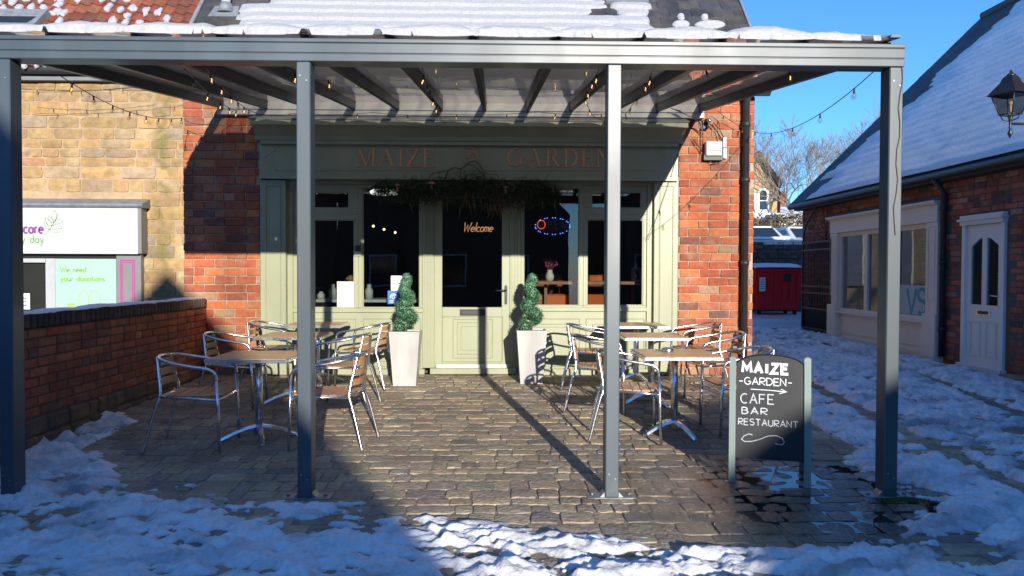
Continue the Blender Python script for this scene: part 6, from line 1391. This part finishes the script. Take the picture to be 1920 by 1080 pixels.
for i, (pa, pb_, za, zb2) in enumerate(((1714, 1736, 1.78, 2.02), (1722, 1737, 1.38, 1.62), (1655, 1664, 1.5, 1.8), (1608, 1622, 1.55, 1.80), (1624, 1637, 1.55, 1.80))):
    yA, yB = rp(pb_, 500)[0], rp(pa, 500)[0]; mb = MB(); mb.box(RX + .05, RX + .053, yA, yB, za, zb2)
    for k in range(4): mb.box(RX + .0485, RX + .0499, yA + .03, yB - .04, zb2 - .06 - .05 * k, zb2 - .05 - .05 * k, 1)
    solo('shop_poster', mb, [M['paper'], M['shopgrey']], ['white notice high in the pane right of the last post', 'white notice midway down the pane right of the last post', 'narrow pale notice in the middle pane of the lane shop', 'left one of two cards in the far pane of the lane shop', 'right one of two cards in the far pane of the lane shop'][i], 'notice')
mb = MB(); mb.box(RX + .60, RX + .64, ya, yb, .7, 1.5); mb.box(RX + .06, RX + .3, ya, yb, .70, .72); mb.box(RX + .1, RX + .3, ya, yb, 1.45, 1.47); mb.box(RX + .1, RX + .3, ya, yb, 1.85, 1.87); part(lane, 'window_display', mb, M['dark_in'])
mb = MB(); rnd = random.Random(2)
for k in range(16):
    y = ya + .1 + k * (yb - ya - .2) / 15; h = rnd.uniform(.06, .2); mb.box(RX + .12, RX + .22, y, y + rnd.uniform(.05, .1), 1.471, 1.471 + h, k % 3)
for k in range(10):
    y = ya + .1 + k * (yb - ya - .2) / 9; h = rnd.uniform(.06, .25); mb.box(RX + .1, RX + .22, y, y + rnd.uniform(.05, .14), .721, .721 + h, k % 3)
part(lane, 'window_goods', mb, [M['cream'], M['paper'], M['blue']])
# door
U = M['upvc']; dz0 = rgz(5.4) + .02; mb = MB(); DX = RX - .01
ybox(mb, dY0, dY0 + .075, DX - .02, RX + .06, dz0, 2.14, ch=.004); ybox(mb, dY1 - .075, dY1, DX - .02, RX + .06, dz0, 2.14, ch=.004); ybox(mb, dY0 - .01, dY1 + .01, DX - .05, RX + .06, 2.14, 2.28, ch=.005); ybox(mb, dY0 - .03, dY1 + .03, DX - .085, RX + .06, 2.20, 2.23, ch=.004); ybox(mb, dY0 - .03, dY1 + .03, DX - .07, RX + .05, dz0 - .08, dz0, ch=.004)
dfr = part(lane, 'door_frame', mb, U)
y0, y1 = dY0 + .077, dY1 - .077; yc = (y0 + y1) / 2; mb = MB(); DX2 = RX + .01
w = .085; lt, lb = 1.98, 1.02
ybox(mb, y0, y0 + w, DX2, RX + .055, lb, lt); ybox(mb, y1 - w, y1, DX2, RX + .055, lb, lt); ybox(mb, yc - .05, yc + .05, DX2, RX + .055, lb, lt); ybox(mb, y0, y1, DX2, RX + .055, lt, 2.135); ybox(mb, y0, y1, DX2, RX + .055, dz0 + .003, lb)
for s_, a, b in ((1, y0 + w, yc - .05), (-1, yc + .05, y1 - w)):
    c_, d_ = (b, a) if s_ > 0 else (a, b)   # sloping heads, high towards the middle
    mb.prism([(DX2 + .001, d_, lt), (DX2 + .001, d_, lt - .14), (DX2 + .001, (a + b) / 2 + .03 * s_, lt - .05), (DX2 + .001, c_, lt - .02), (DX2 + .001, c_, lt)], (.03, 0, 0))
    ymould(mb, a, b, .30, .80, DX2, .014, .010); ymould(mb, a + .03, b - .03, .33, .77, DX2, .010, .007)
ld = part(lane, 'door', mb, U)
mb = MB(); ybox(mb, y0 + w, yc - .05, RX + .03, RX + .035, lb, lt); ybox(mb, yc + .05, y1 - w, RX + .03, RX + .035, lb, lt); part(ld, 'pane', mb, M['glass2'])
mb = MB(); ybox(mb, y0, y1, RX + .2, RX + .21, .9, 2.1)
for k in range(22): ybox(mb, y0 + .05, y1 - .05, RX + .15, RX + .17, 1.0 + k * .045, 1.0 + k * .045 + .012, 1)
part(ld, 'blind', mb, [M['dark_in'], M['shopgrey']])
mb = MB(); ybox(mb, yc - .15, yc + .15, DX2 - .010, DX2, .875, .955, ch=.003); ybox(mb, yc - .11, yc + .11, DX2 - .014, DX2 - .009, .892, .938, 1); part(ld, 'letterbox', mb, [M['chrome'], M['blackp']])
mb = MB(); hy = y0 + .04; mb.box(DX2 - .012, DX2, hy - .015, hy + .015, 1.0, 1.24, 0, .003); mb.tube([(DX2 - .01, hy, 1.15), (DX2 - .05, hy, 1.15), (DX2 - .05, hy + .12, 1.155)], .009, 7); part(ld, 'handle', mb, M['chrome'])
# folded iron gate
gt = thing('iron_gate', (RX - .1, 10.6, rgz(10.6)), 'black iron gate with a quarter fan top folded against the lane shop', 'gate'); ga, gb2 = rp(1562, 500, RX - .09)[0] + .08, rp(1505, 500, RX - .09)[0]; gx = RX - .09; z0 = rgz(10.6) + .06
mb = MB()
for z in (z0, z0 + .42, 1.02, 1.16, 1.92, 2.08): mb.box(gx - .018, gx + .018, ga + .02, gb2 - .02, z, z + .04)
for y in (ga, gb2 - .035): mb.box(gx - .022, gx + .022, y, y + .035, z0 - .05, 2.14)
part(gt, 'frame', mb, M['black'])
for k in range(17):
    y = ga + .06 + k * (gb2 - ga - .12) / 16; mb = MB(); mb.tube([(gx, y, z0 + .04), (gx, y, 2.09)], .009, 5); part(gt, 'bar', mb, M['black'])
mb = MB(); Lg = gb2 - ga - .04; arcp = [(gx, gb2 - .02 - Lg * (1 - math.cos(a)), 2.14 + .78 * math.sin(a)) for a in np.linspace(0, math.pi / 2, 12)]
mb.tube(arcp, .018, 6)
for a in (.35, .7, 1.0, 1.25, 1.45): mb.tube([(gx, ga + .15 + .05 * a, 2.13), (gx, gb2 - .02 - Lg * (1 - math.cos(a)), 2.14 + .78 * math.sin(a))], .008, 5)
part(gt, 'fan_top', mb, M['black'])
mb = MB(); ybox(mb, ga + .03, gb2 - .03, gx + .022, gx + .028, z0 - .02, z0 + .46); part(gt, 'kick_panel', mb, M['black'])

# ================================================================== LANTERN POST (right edge)
sp_ = 5.4; lx, lz = at(1896, 178, sp_ - 2.45)[0], 0
LYp = 2.95; cxl_, _ = at(1895, 180, LYp); zt_ = at(1895, 128, LYp)[1]; zb_l = at(1895, 255, LYp)[1]; zA = at(1895, 232, LYp)[1]
lamp = thing('street_lamp', (cxl_ + .52, LYp, gzf(6, 3)), 'black traditional lantern post with glazed lanterns at the right edge', 'street lamp')
BK = M['black']; mb = MB(); X0 = cxl_ + .52; gl = gzf(6, 3); mb.tube([(X0, LYp, gl), (X0, LYp, gl + .5), (X0, LYp, gl + .55), (X0, LYp, zA + .45)], [.09, .08, .055, .04], 12); mb.tube([(X0, LYp, gl), (X0, LYp, gl + .12)], .13, 12); part(lamp, 'post', mb, BK)
mb = MB(); mb.tube([(X0, LYp, zA), (cxl_, LYp, zA)], .013, 8); mb.tube([(X0, LYp, zA - .25), (X0 - .2, LYp, zA - .05), (X0 - .3, LYp, zA - .01)], .010, 6); mb.lathe([(.0, -.16), (.012, -.13), (.028, -.10), (.012, -.07), (.014, .04), (.03, .08), (.0, .09)], (cxl_, LYp, zA), 8)
for a in range(4): an = R(45 + 90 * a); mb.tube([(cxl_ + .014 * math.cos(an), LYp + .014 * math.sin(an), zA + .03), (cxl_ + .07 * math.cos(an), LYp + .07 * math.sin(an), zA + .05), (cxl_ + .10 * math.cos(an), LYp + .10 * math.sin(an), zA + .125)], .006, 5)
part(lamp, 'bracket', mb, BK)
def lantern(cx, cy, z, sc, rot=R(20)):
    mb = MB(); g = MB(); b0, b1, H = .105 * sc, .185 * sc, .30 * sc; n = 4
    co = [Vector((math.cos(rot + math.pi / 2 * k + math.pi / 4), math.sin(rot + math.pi / 2 * k + math.pi / 4), 0)) for k in range(n)]; c = Vector((cx, cy, z))
    q2 = math.sqrt(2)
    for k in range(n):
        a, b = co[k], co[(k + 1) % n]; z1 = Vector((0, 0, H)); mb.tube([c + a * b0 * q2 * .98, c + a * b1 * q2 * .98 + z1], .009 * sc, 4); mb.tube([c + a * b0 * q2, c + b * b0 * q2], .009 * sc, 4); mb.tube([c + a * b1 * q2 + z1, c + b * b1 * q2 + z1], .012 * sc, 4)
        g.add([c + a * b0 * q2 * .97, c + b * b0 * q2 * .97, c + b * b1 * q2 * .97 + z1, c + a * b1 * q2 * .97 + z1], [(0, 1, 2, 3)])
    prof = [(1.22, 0, ), (1.15, .02), (.80, .12), (.55, .19), (.42, .26), (.30, .29)]
    vs = []; 
    for r_, h in prof:
        for k in range(n): vs.append(c + co[k] * b1 * q2 * r_ + Vector((0, 0, H + h * sc)))
    fs = [(i * n + k, i * n + (k + 1) % n, (i + 1) * n + (k + 1) % n, (i + 1) * n + k) for i in range(len(prof) - 1) for k in range(n)] + [tuple(range(n))[::-1], tuple((len(prof) - 1) * n + k for k in range(n))]
    mb.add(vs, fs); mb.lathe([(.06 * sc, 0), (.065 * sc, .02 * sc), (.03 * sc, .05 * sc), (.018 * sc, .06 * sc), (.022 * sc, .08 * sc), (.0, .10 * sc)], (cx, cy, z + H + .285 * sc), 8)
    l_ = part(lamp, 'lantern', mb, BK); part(l_, 'lantern_glass', g, M['lampglass'])
    m3 = MB(); m3.tube([(cx, cy, z + .02), (cx, cy, z + .14 * sc)], .02 * sc, 8); m3.ball((cx, cy, z + .17 * sc), .04 * sc, 0, 8); part(l_, 'lamp_bulb', m3, M['cream'])
zl = at(1895, 215, LYp)[1]; lantern(cxl_, LYp, zl, .80 * .86)
zz = at(1912, 108, LYp)[1]; lantern(X0, LYp, zz - .30 * 1.0, 1.0); 

# ================================================================== BEYOND THE LANE
def gnd(px, py, Y): return at(px, py, Y)
BY = 15.6
def bin_():
    x0, x1 = at(1416, 590, BY)[0], at(1507, 590, BY)[0]; g = gzf(8, BY) + .0; zt = at(1460, 503, BY)[1]
    t = thing('wheelie_bin', ((x0 + x1) / 2, BY + .5, g), 'large red four-wheeled rubbish bin with snow on its lid', 'bin'); H = zt - g
    mb = MB(); mb.hexa([(x0 + .10, BY + .12, g + .16), (x1 - .10, BY + .12, g + .16), (x1 - .10, BY + .92, g + .16), (x0 + .10, BY + .92, g + .16)], [(x0, BY, zt), (x1, BY, zt), (x1, BY + 1.05, zt), (x0, BY + 1.05, zt)])
    for k in range(6): xx = x0 + .15 + k * (x1 - x0 - .3) / 5; mb.hexa([(xx - .03, BY + .085, g + .2), (xx + .03, BY + .085, g + .2), (xx + .03, BY + .13, g + .2), (xx - .03, BY + .13, g + .2)], [(xx - .03, BY - .02, zt - .12), (xx + .03, BY - .02, zt - .12), (xx + .03, BY + .02, zt - .12), (xx - .03, BY + .02, zt - .12)])
    mb.box(x0 - .03, x1 + .03, BY - .04, BY + 1.09, zt - .07, zt - .01, 0, .01); part(t, 'body', mb, M['red'])
    mb = MB(); mb.prism([(x0 - .03, BY - .05, zt), (x0 - .03, BY + .5, zt + .09), (x0 - .03, BY + 1.1, zt + .12), (x0 - .03, BY + 1.1, zt)], (x1 - x0 + .06, 0, 0)); part(t, 'lid', mb, M['red'])
    for xx in (x0 + .18, x1 - .18):
        for yy in (BY + .2, BY + .85): m2 = MB(); m2.tube([(xx - .025, yy, g + .09), (xx + .025, yy, g + .09)], .09, 12); m2.box(xx - .04, xx + .04, yy - .03, yy + .03, g + .09, g + .2); part(t, 'wheel', m2, M['tyre'])
    mb = MB(); a, b, zb, zt2 = rb(mb, 1424, 520, 1435, 546, BY - .035, BY - .03)
    for k in range(5): mb.box(a + .03, b - .03, BY - .0365, BY - .0352, zt2 - .08 - .06 * k, zt2 - .06 - .06 * k, 1)
    part(t, 'label_sheet', mb, [M['paper'], M['teal']]); mb = MB(); rb(mb, 1470, 513, 1484, 528, BY - .033, BY - .02, ch=.01); part(t, 'handle_recess', mb, M['blackp'])
    xs = np.arange(x0 - .02, x1 + .03, .04); ys = np.arange(BY - .02, BY + 1.1, .04); X, Y = np.meshgrid(xs, ys); ed = np.minimum(np.minimum(X - x0 + .02, x1 + .02 - X), np.minimum(Y - BY + .04, BY + 1.1 - Y)); T = .05 * np.clip(ed / .08, 0, 1) ** .5 + (fbm(X * 3, Y * 3, 91) - .5) * .03
    gridmesh('lid_snow', X, Y, np.interp(Y, [BY - .05, BY + .5, BY + 1.1], [zt, zt + .09, zt + .12]) + T - .01, T > .004, M['snow'], attr=np.zeros(X.shape), kind='stuff')['label'] = 'thin snow lying on the red bin lid'
bin_()
WY2 = 17.2; zw1 = at(1450, 452, WY2)[1]; bw = thing('boundary_wall', (9.5, WY2, gzf(9, WY2)), 'dark stone retaining wall behind the red bin', 'wall')
mb = MB(); mb.box(5.5, 22, WY2 + .02, WY2 + .4, .1, zw1 - .03); bwc = part(bw, 'core', mb, M['mortar_d']); items = []; rw = random.Random(3)
for u, v, l, h in running(6.6, 11.5, .2, zw1 - .02, .30, .14, .015, 5, header=.3): items.append((rw.randrange(6), (u, WY2 - rw.uniform(0, .02), v), None, (l / .30, 1, h / .14), cjit(rw.choice([(.10, .08, .065), (.075, .062, .055), (.13, .10, .08)]), .2, rw)))
place(bwc, 'stone', sb, items, M['stone'], None, 300)
mb = MB(); xs_ = 6.0
mb.box(5.5, 22, WY2 - .03, WY2 + .42, zw1 - .03, zw1 + .03); part(bw, 'coping', mb, M['snow'])
xs = np.linspace(5, 60, 30); ys = np.linspace(WY2 + .38, 90, 20); X, Y = np.meshgrid(xs, ys); zc0 = zw1 - .72
gridmesh('car_park', X, Y, zc0 + (Y - WY2) * .012 + 0 * X, np.ones(X.shape, bool), M['snow'], attr=.5 + 0 * X, kind='structure')
def cz0(y): return zc0 + (y - WY2) * .012
# cars
def car(cx, cy, rz_, lab):
    t = thing('parked_car', (cx, cy, cz0(cy)), lab, 'car', 'snowy cars parked behind the stone wall', rz_)
    prof = [(-2.1, .35), (-2.15, .75), (-2.0, .95), (-1.55, 1.02), (-1.1, 1.42), (.35, 1.46), (1.15, 1.02), (1.9, .88), (2.12, .65), (2.1, .35)]
    m_ = MB(); n = len(prof); secs = []
    for y, k, dz in ((-.86, .94, -.02), (-.80, 1, 0), (.80, 1, 0), (.86, .94, -.02)):
        secs.append([(x * (1 if z < 1.03 else k), y * (1 if z < 1.03 else .82), z + dz) for x, z in prof])
    vs = [p for s in secs for p in s]; fs = [(j * n + i, j * n + (i + 1) % n, (j + 1) * n + (i + 1) % n, (j + 1) * n + i) for j in range(3) for i in range(n)] + [tuple(range(n)), tuple(3 * n + i for i in range(n))[::-1]]
    m_.add(vs, [f[::-1] for f in fs], 0, False); lpart(t, 'body', m_, M['carwhite'])
    m_ = MB(); m_.hexa([(1.12, -.66, 1.05), (1.12, .66, 1.05), (1.13, .66, 1.06), (1.13, -.66, 1.06)], [(.40, -.58, 1.43), (.40, .58, 1.43), (.42, .58, 1.455), (.42, -.58, 1.455)]); lpart(t, 'windscreen', m_, M['carglass'])
    m_ = MB(); m_.hexa([(-1.53, -.66, 1.05), (-1.53, .66, 1.05), (-1.55, .66, 1.06), (-1.55, -.66, 1.06)], [(-1.14, -.58, 1.40), (-1.14, .58, 1.40), (-1.17, .58, 1.41), (-1.17, -.58, 1.41)]); lpart(t, 'rear_window', m_, M['carglass'])
    for s in (-1, 1):
        m_ = MB(); m_.prism([(-1.35, s * .80, 1.06), (-1.0, s * .72, 1.38), (.25, s * .72, 1.40), (.95, s * .80, 1.06)], (0, s * .02, 0)); lpart(t, 'side_window', m_, M['carglass'])
        for x in (-1.3, 1.3): m_ = MB(); m_.tube([(x, s * .70, .32), (x, s * .88, .32)], .32, 18); w_ = lpart(t, 'wheel', m_, M['tyre']); m_ = MB(); m_.tube([(x, s * .88, .32), (x, s * .885, .32)], .2, 14); lpart(w_, 'rim', m_, M['grey'])
        m_ = MB(); m_.box(2.0, 2.14, s * .62 - .14, s * .62 + .14, .62, .78, 0, .03); lpart(t, 'headlight', m_, M['glass2'])
        m_ = MB(); m_.box(.85, 1.0, s * .9 - .08, s * .9 + .08, .98, 1.1, 0, .02); lpart(t, 'wing_mirror', m_, M['carwhite'])
    m_ = MB(); m_.box(-1.0, .3, -.6, .6, 1.455, 1.52, 0, .03); lpart(t, 'snow_layer', m_, M['snow']); m_ = MB(); m_.box(1.2, 1.95, -.6, .6, .93, 1.03, 0, .04); lpart(t, 'snow_layer', m_, M['snow'])
x, _ = at(1431, 440, 23.6); car(x, 24.6, R(-92), 'white car with dark windscreen behind the wall, nearest the cafe corner')
x, _ = at(1524, 440, 23.6); car(x, 24.9, R(-86), 'pale snowy car behind the wall, partly hidden by the lane roof')
# house with bargeboards
HY = 42.0; hx0 = at(1350, 400, HY)[0]; hx1 = at(1457, 400, HY)[0]; xa_, za_ = at(1421, 291, HY); xe, ze = at(1459, 345, HY); zbse = at(1440, 430, HY)[1] - 3
hs = thing('gabled_house', (xa_, HY, zbse), 'buff gabled house with scalloped bargeboards and arched white windows in the distance', 'house')
mb = MB(); xl2 = 2 * xa_ - hx1; mb.prism([(xl2, HY, zbse), (hx1, HY, zbse), (hx1, HY, ze + .1), (xa_, HY, za_ - .15), (xl2, HY, ze + .1)], (0, 9, 0)); part(hs, 'wall', mb, M['render'])
mb = MB()
for s in (-1, 1):
    ex_ = xa_ + s * (xe - xa_) * 1.04; mb.prism([(xa_, HY - .4, za_), (ex_, HY - .4, ze - .15), (ex_, HY - .4, ze + .08), (xa_, HY - .4, za_ + .25)], (0, 10, 0))
hr = part(hs, 'roof', mb, M['slate_a'])
mb = MB()
for k in range(16):
    u = k / 16; xx = xa_ + (xe - xa_) * u; zz_ = za_ + (ze - .15 - za_) * u; mb.box(xx, xx + .09, HY - .46, HY - .41, zz_ - .28, zz_ - .0)
    mb.box(2 * xa_ - xx - .09, 2 * xa_ - xx, HY - .46, HY - .41, zz_ - .28, zz_)
part(hr, 'bargeboard', mb, M['stem'])
for cxp in (1430, 1406):
    x, zb3 = at(cxp, 396, HY); zt3 = at(cxp, 353, HY)[1]; w = .25; mb = MB(); arcw = [(x - w * 1.55, zb3)] + arc(x, zt3 - w * 1.5, w * 1.55, w * 1.5, 180, 0, 10) + [(x + w * 1.55, zb3)]
    mb.prism([(a, HY - .08, b) for a, b in arcw], (0, .07, 0)); mb.box(x - w * 1.7, x + w * 1.7, HY - .12, HY - .01, zb3 - .15, zb3); wn2 = part(hs, 'window', mb, M['white'])
    arcw = [(x - w * .9, zb3 + .1)] + arc(x, zt3 - w * 1.5, w * .9, w * .95, 180, 0, 10) + [(x + w * .9, zb3 + .1)]; mb = MB(); mb.prism([(a, HY - .1, b) for a, b in arcw], (0, .015, 0)); mb2 = MB(); part(wn2, 'pane', mb, M['carglass']); mb2.box(x - w, x + w, HY - .12, HY - .101, (zb3 + zt3) / 2 - .1, (zb3 + zt3) / 2 - .04); part(wn2, 'glazing_bar', mb2, M['white'])
mb = MB(); zq = at(1440, 404, HY)[1]; mb.box(xl2, hx1 + .1, HY - .5, HY - .01, zq - .12, zq + .12); mb.box(xl2, hx1 + .3, HY - .7, HY - .51, zq - .7, zq - .1); part(hs, 'porch_roof', mb, M['white'])
mb = MB(); (c0, d0), (c1, d1) = at(1459, 378, HY + 3), at(1469, 360, HY + 3); mb.box(c0, c1, HY + 2.6, HY + 3.4, d0 - 4, d1); solo('brick_chimney', mb, M['brick'], 'brown brick chimney stack beside the buff gabled house', 'chimney').color = (.30, .12, .07, 1)
mb = MB(); (c0, d0), (c1, d1) = at(1461, 412, 36), at(1540, 376, 36); mb.prism([(c0, 36, d0), (c0 + 1.6, 40, d1), (c1, 40, d1), (c1, 36, d0)], (0, 0, -.15)); mb.prism([(c0, 36, d0 - .15), (c1, 36, d0 - .15), (c1, 36, d0 - 3), (c0, 36, d0 - 3)], (0, .3, 0)); solo('snowy_shed', mb, M['snow'], 'low outbuilding with snow covered roof beyond the hedge', 'shed')
# hedge and wire fence
mb = MB(); rh = random.Random(4); C_ = []
(c0, _), (c1, _) = at(1405, 430, 29), at(1560, 430, 29); zh = at(1460, 402, 29)[1]; zl0 = cz0(29)
for _ in range(9000):
    x = rh.uniform(c0, c1); y = 29 + rh.uniform(0, 1.1); z = zl0 + (zh - zl0 + .35 * (vnoise(x * 2, y, 3) - .6)) * rh.random() ** .6; s = rh.uniform(.03, .07); d = Vector((rh.gauss(0, 1), rh.gauss(0, 1), rh.gauss(0, 1))).normalized(); e = d.orthogonal().normalized(); f = d.cross(e); c = Vector((x, y, z))
    mb.add([c - e * s, c + f * s * .6, c + e * s, c - f * s * .6], [(0, 1, 2, 3)]); g = rh.uniform(.5, 1.5); k = rh.random(); C_ += [((.085, .085, .025, 1) if k < .5 else (.16, .10, .045, 1) if k < .985 else (.35, .36, .37, 1))] * 4
me = mb.mesh('hedge', M['hedge']); ca = me.color_attributes.new('col', 'FLOAT_COLOR', 'POINT'); ca.data.foreach_set('color', np.array(C_, np.float32).ravel()); hd = link('hedge', me); tag(hd, 'straggly brown green hedge behind the parked cars', 'hedge')
fn = thing('wire_fence', (at(1470, 440, 28)[0], 28, cz0(28)), 'wire mesh fence with green posts in front of the hedge', 'fence')
zf1 = at(1470, 412, 28)[1]
for px in (1421, 1445, 1475, 1505): x = at(px, 430, 28)[0]; mb = MB(); mb.tube([(x, 28, cz0(28)), (x, 28, zf1)], .03, 6); part(fn, 'post', mb, M['bark'])
mb = MB(); xa, xb = at(1400, 430, 28)[0], at(1530, 430, 28)[0]; x = xa
while x < xb: mb.box(x, x + .004, 28, 28.004, cz0(28), zf1); x += .16
for k in range(8): z = cz0(28) + (zf1 - cz0(28)) * k / 7; mb.box(xa, xb, 27.99, 27.998, z - .004, z + .004)
part(fn, 'mesh_panel', mb, M['bark'])
# bare trees
def tree(px, Y, pbase, ptop, lab, seed, spread=1.0, lean=0):
    x, _ = at(px, 400, Y); zb = cz0(Y); zt = at(px, ptop, Y)[1]; H = zt - zb; rnd = random.Random(seed); t = thing('bare_tree', (x, Y, zb), lab, 'tree', 'bare winter trees behind the lane'); tk = MB(); br = MB(); tw = MB()
    def grow(p, d, L, r_, lev):
        n = 3; P = [p]; dd = d.copy()
        for i in range(n): dd = (dd + Vector((rnd.gauss(0, .10), rnd.gauss(0, .10), rnd.gauss(.05, .06)))).normalized(); P.append(P[-1] + dd * L / n)
        m_ = tk if lev == 0 else br if lev < 3 else tw; m_.tube(P, [max(r_, .011) * (1 - .38 * i / n) for i in range(n + 1)], 7 if lev == 0 else 5 if lev < 2 else 3, cap=False)
        if lev >= 7: return
        k = 3 if lev < 4 else rnd.choice((2, 3))
        for j in range(k):
            a = rnd.uniform(.28, .72) * spread; ax = dd.orthogonal().normalized(); ax.rotate(Quaternion(dd, rnd.uniform(0, 6.28) if lev else 6.28 * j / k + .5)); q = Quaternion(ax, a); nd = dd.copy(); nd.rotate(q); nd.z += .08; nd.normalize()
            st = P[-1] if (j < 2 or lev == 0) else P[2]; grow(st, nd, L * rnd.uniform(.70, .90), r_ * rnd.uniform(.5, .64), lev + 1)
    grow(Vector((x, Y, zb)), Vector((lean, 0, 1)).normalized(), H * .27, H * .021, 0)
    part(t, 'trunk', tk, M['bark']); b_ = part(t, 'branches', br, M['bark']); part(t, 'twigs', tw, M['twig'])
tree(1512, 38, 385, 226, 'bare spreading tree rising behind the far end of the lane roof', 5, 1.05)
tree(1628, 46, 385, 236, 'bare tree further back, mostly hidden behind the lane roof', 9, 1.0)
tree(1462, 52, 385, 300, 'smaller bare tree between the gabled house and the big tree', 14, 1.0)

# ================================================================== BUILDINGS ACROSS THE YARD (behind the viewpoint, they shade the foreground; the low range is added against sky glow)
ct = thing('stone_cottage', (0, 12, .2), 'sandstone cottage on the far side of the lane behind the cafe', 'building')
mb = MB(); mb.box(-3, 3.4, 12.2, 26, .1, 4.6); part(ct, 'wall', mb, M['mortar_s']); mb = MB(); mb.prism([(-3.2, 12, 4.6), (3.6, 12, 4.6), (.2, 12, 7.6)], (0, 14.2, 0)); part(ct, 'roof', mb, M['oldsnow'])
mb = MB()
for k in range(5): mb.box(3.41, 3.46, 13 + 2.4 * k, 14.1 + 2.4 * k, 1.1, 2.6)
part(ct, 'shutter', mb, M['shopgrey'])
LB = 18.0; kx, kz = .198, .2366
def sil(X, Z): return (X + kx * LB, Z + kz * LB)
a1 = sil(-.4, -.3); a2 = sil(-3.95, 3.25)
rbd = thing('rear_gabled_building', (-4, -LB, -.2), 'brick building with steep gable behind the viewpoint on the left', 'building')
mb = MB(); mb.prism([(a1[0], -LB, -.3), (a1[0], -LB, a1[1]), (a2[0], -LB, a2[1]), (2 * a2[0] - a1[0], -LB, a1[1]), (2 * a2[0] - a1[0], -LB, -.3)][::-1], (0, -8, 0)); part(rbd, 'wall', mb, M['darkbrick'])
for (a, b) in ((-5.5, .8), (-2.5, .8), (0.2, .8), (-4, 4.3), (-1, 4.3)):
    mb = MB(); mb.box(a, a + 1.2, -LB + .005, -LB + .06, b, b + 1.4); w_ = part(rbd, 'window', mb, M['white']); mb = MB(); mb.box(a + .08, a + 1.12, -LB + .061, -LB + .07, b + .08, b + 1.32); part(w_, 'pane', mb, M['carglass'])
pts = [(1.1, -.23), (1.45, .0), (2.1, .55), (2.65, .80), (4.4, 1.12), (6.4, 2.5), (9.0, 5.1)]
P_ = [sil(*p) for p in pts]; rb2 = thing('rear_range', (8, -LB, -.2), 'stepped brick range behind the viewpoint on the right', 'building')
mb = MB(); poly = [(P_[0][0], -LB, -.3)] + [(p[0], -LB, p[1]) for p in P_] + [(P_[-1][0] + 16, -LB, P_[-1][1]), (P_[-1][0] + 16, -LB, -.3)]; mb.prism(poly[::-1], (0, -8, 0)); part(rb2, 'wall', mb, M['darkbrick'])  # far right end lengthened to hold back low sky glow
lr = thing('rear_glow_blocker', (-14, -LB, -.2), 'long lower brick range added behind the viewpoint on the far left to block sky glow', 'building'); e0 = sil(-5.3, 1.85)  # unseen range added to keep horizon glow off the cafe front
mb = MB(); mb.prism([(-28, -LB - .5, -.3), (-28, -LB - .5, e0[1]), (e0[0], -LB - .5, e0[1]), (e0[0], -LB - .5, -.3)], (0, -7, 0)); part(lr, 'wall', mb, M['darkbrick'])
for a in (6.0, 8.4, 10.8):
    mb = MB(); mb.box(a, a + 1.2, -LB + .005, -LB + .06, .9, 2.3); w_ = part(rb2, 'window', mb, M['white']); mb = MB(); mb.box(a + .08, a + 1.12, -LB + .061, -LB + .07, .98, 2.22); part(w_, 'pane', mb, M['carglass'])
bpy.context.view_layer.update()
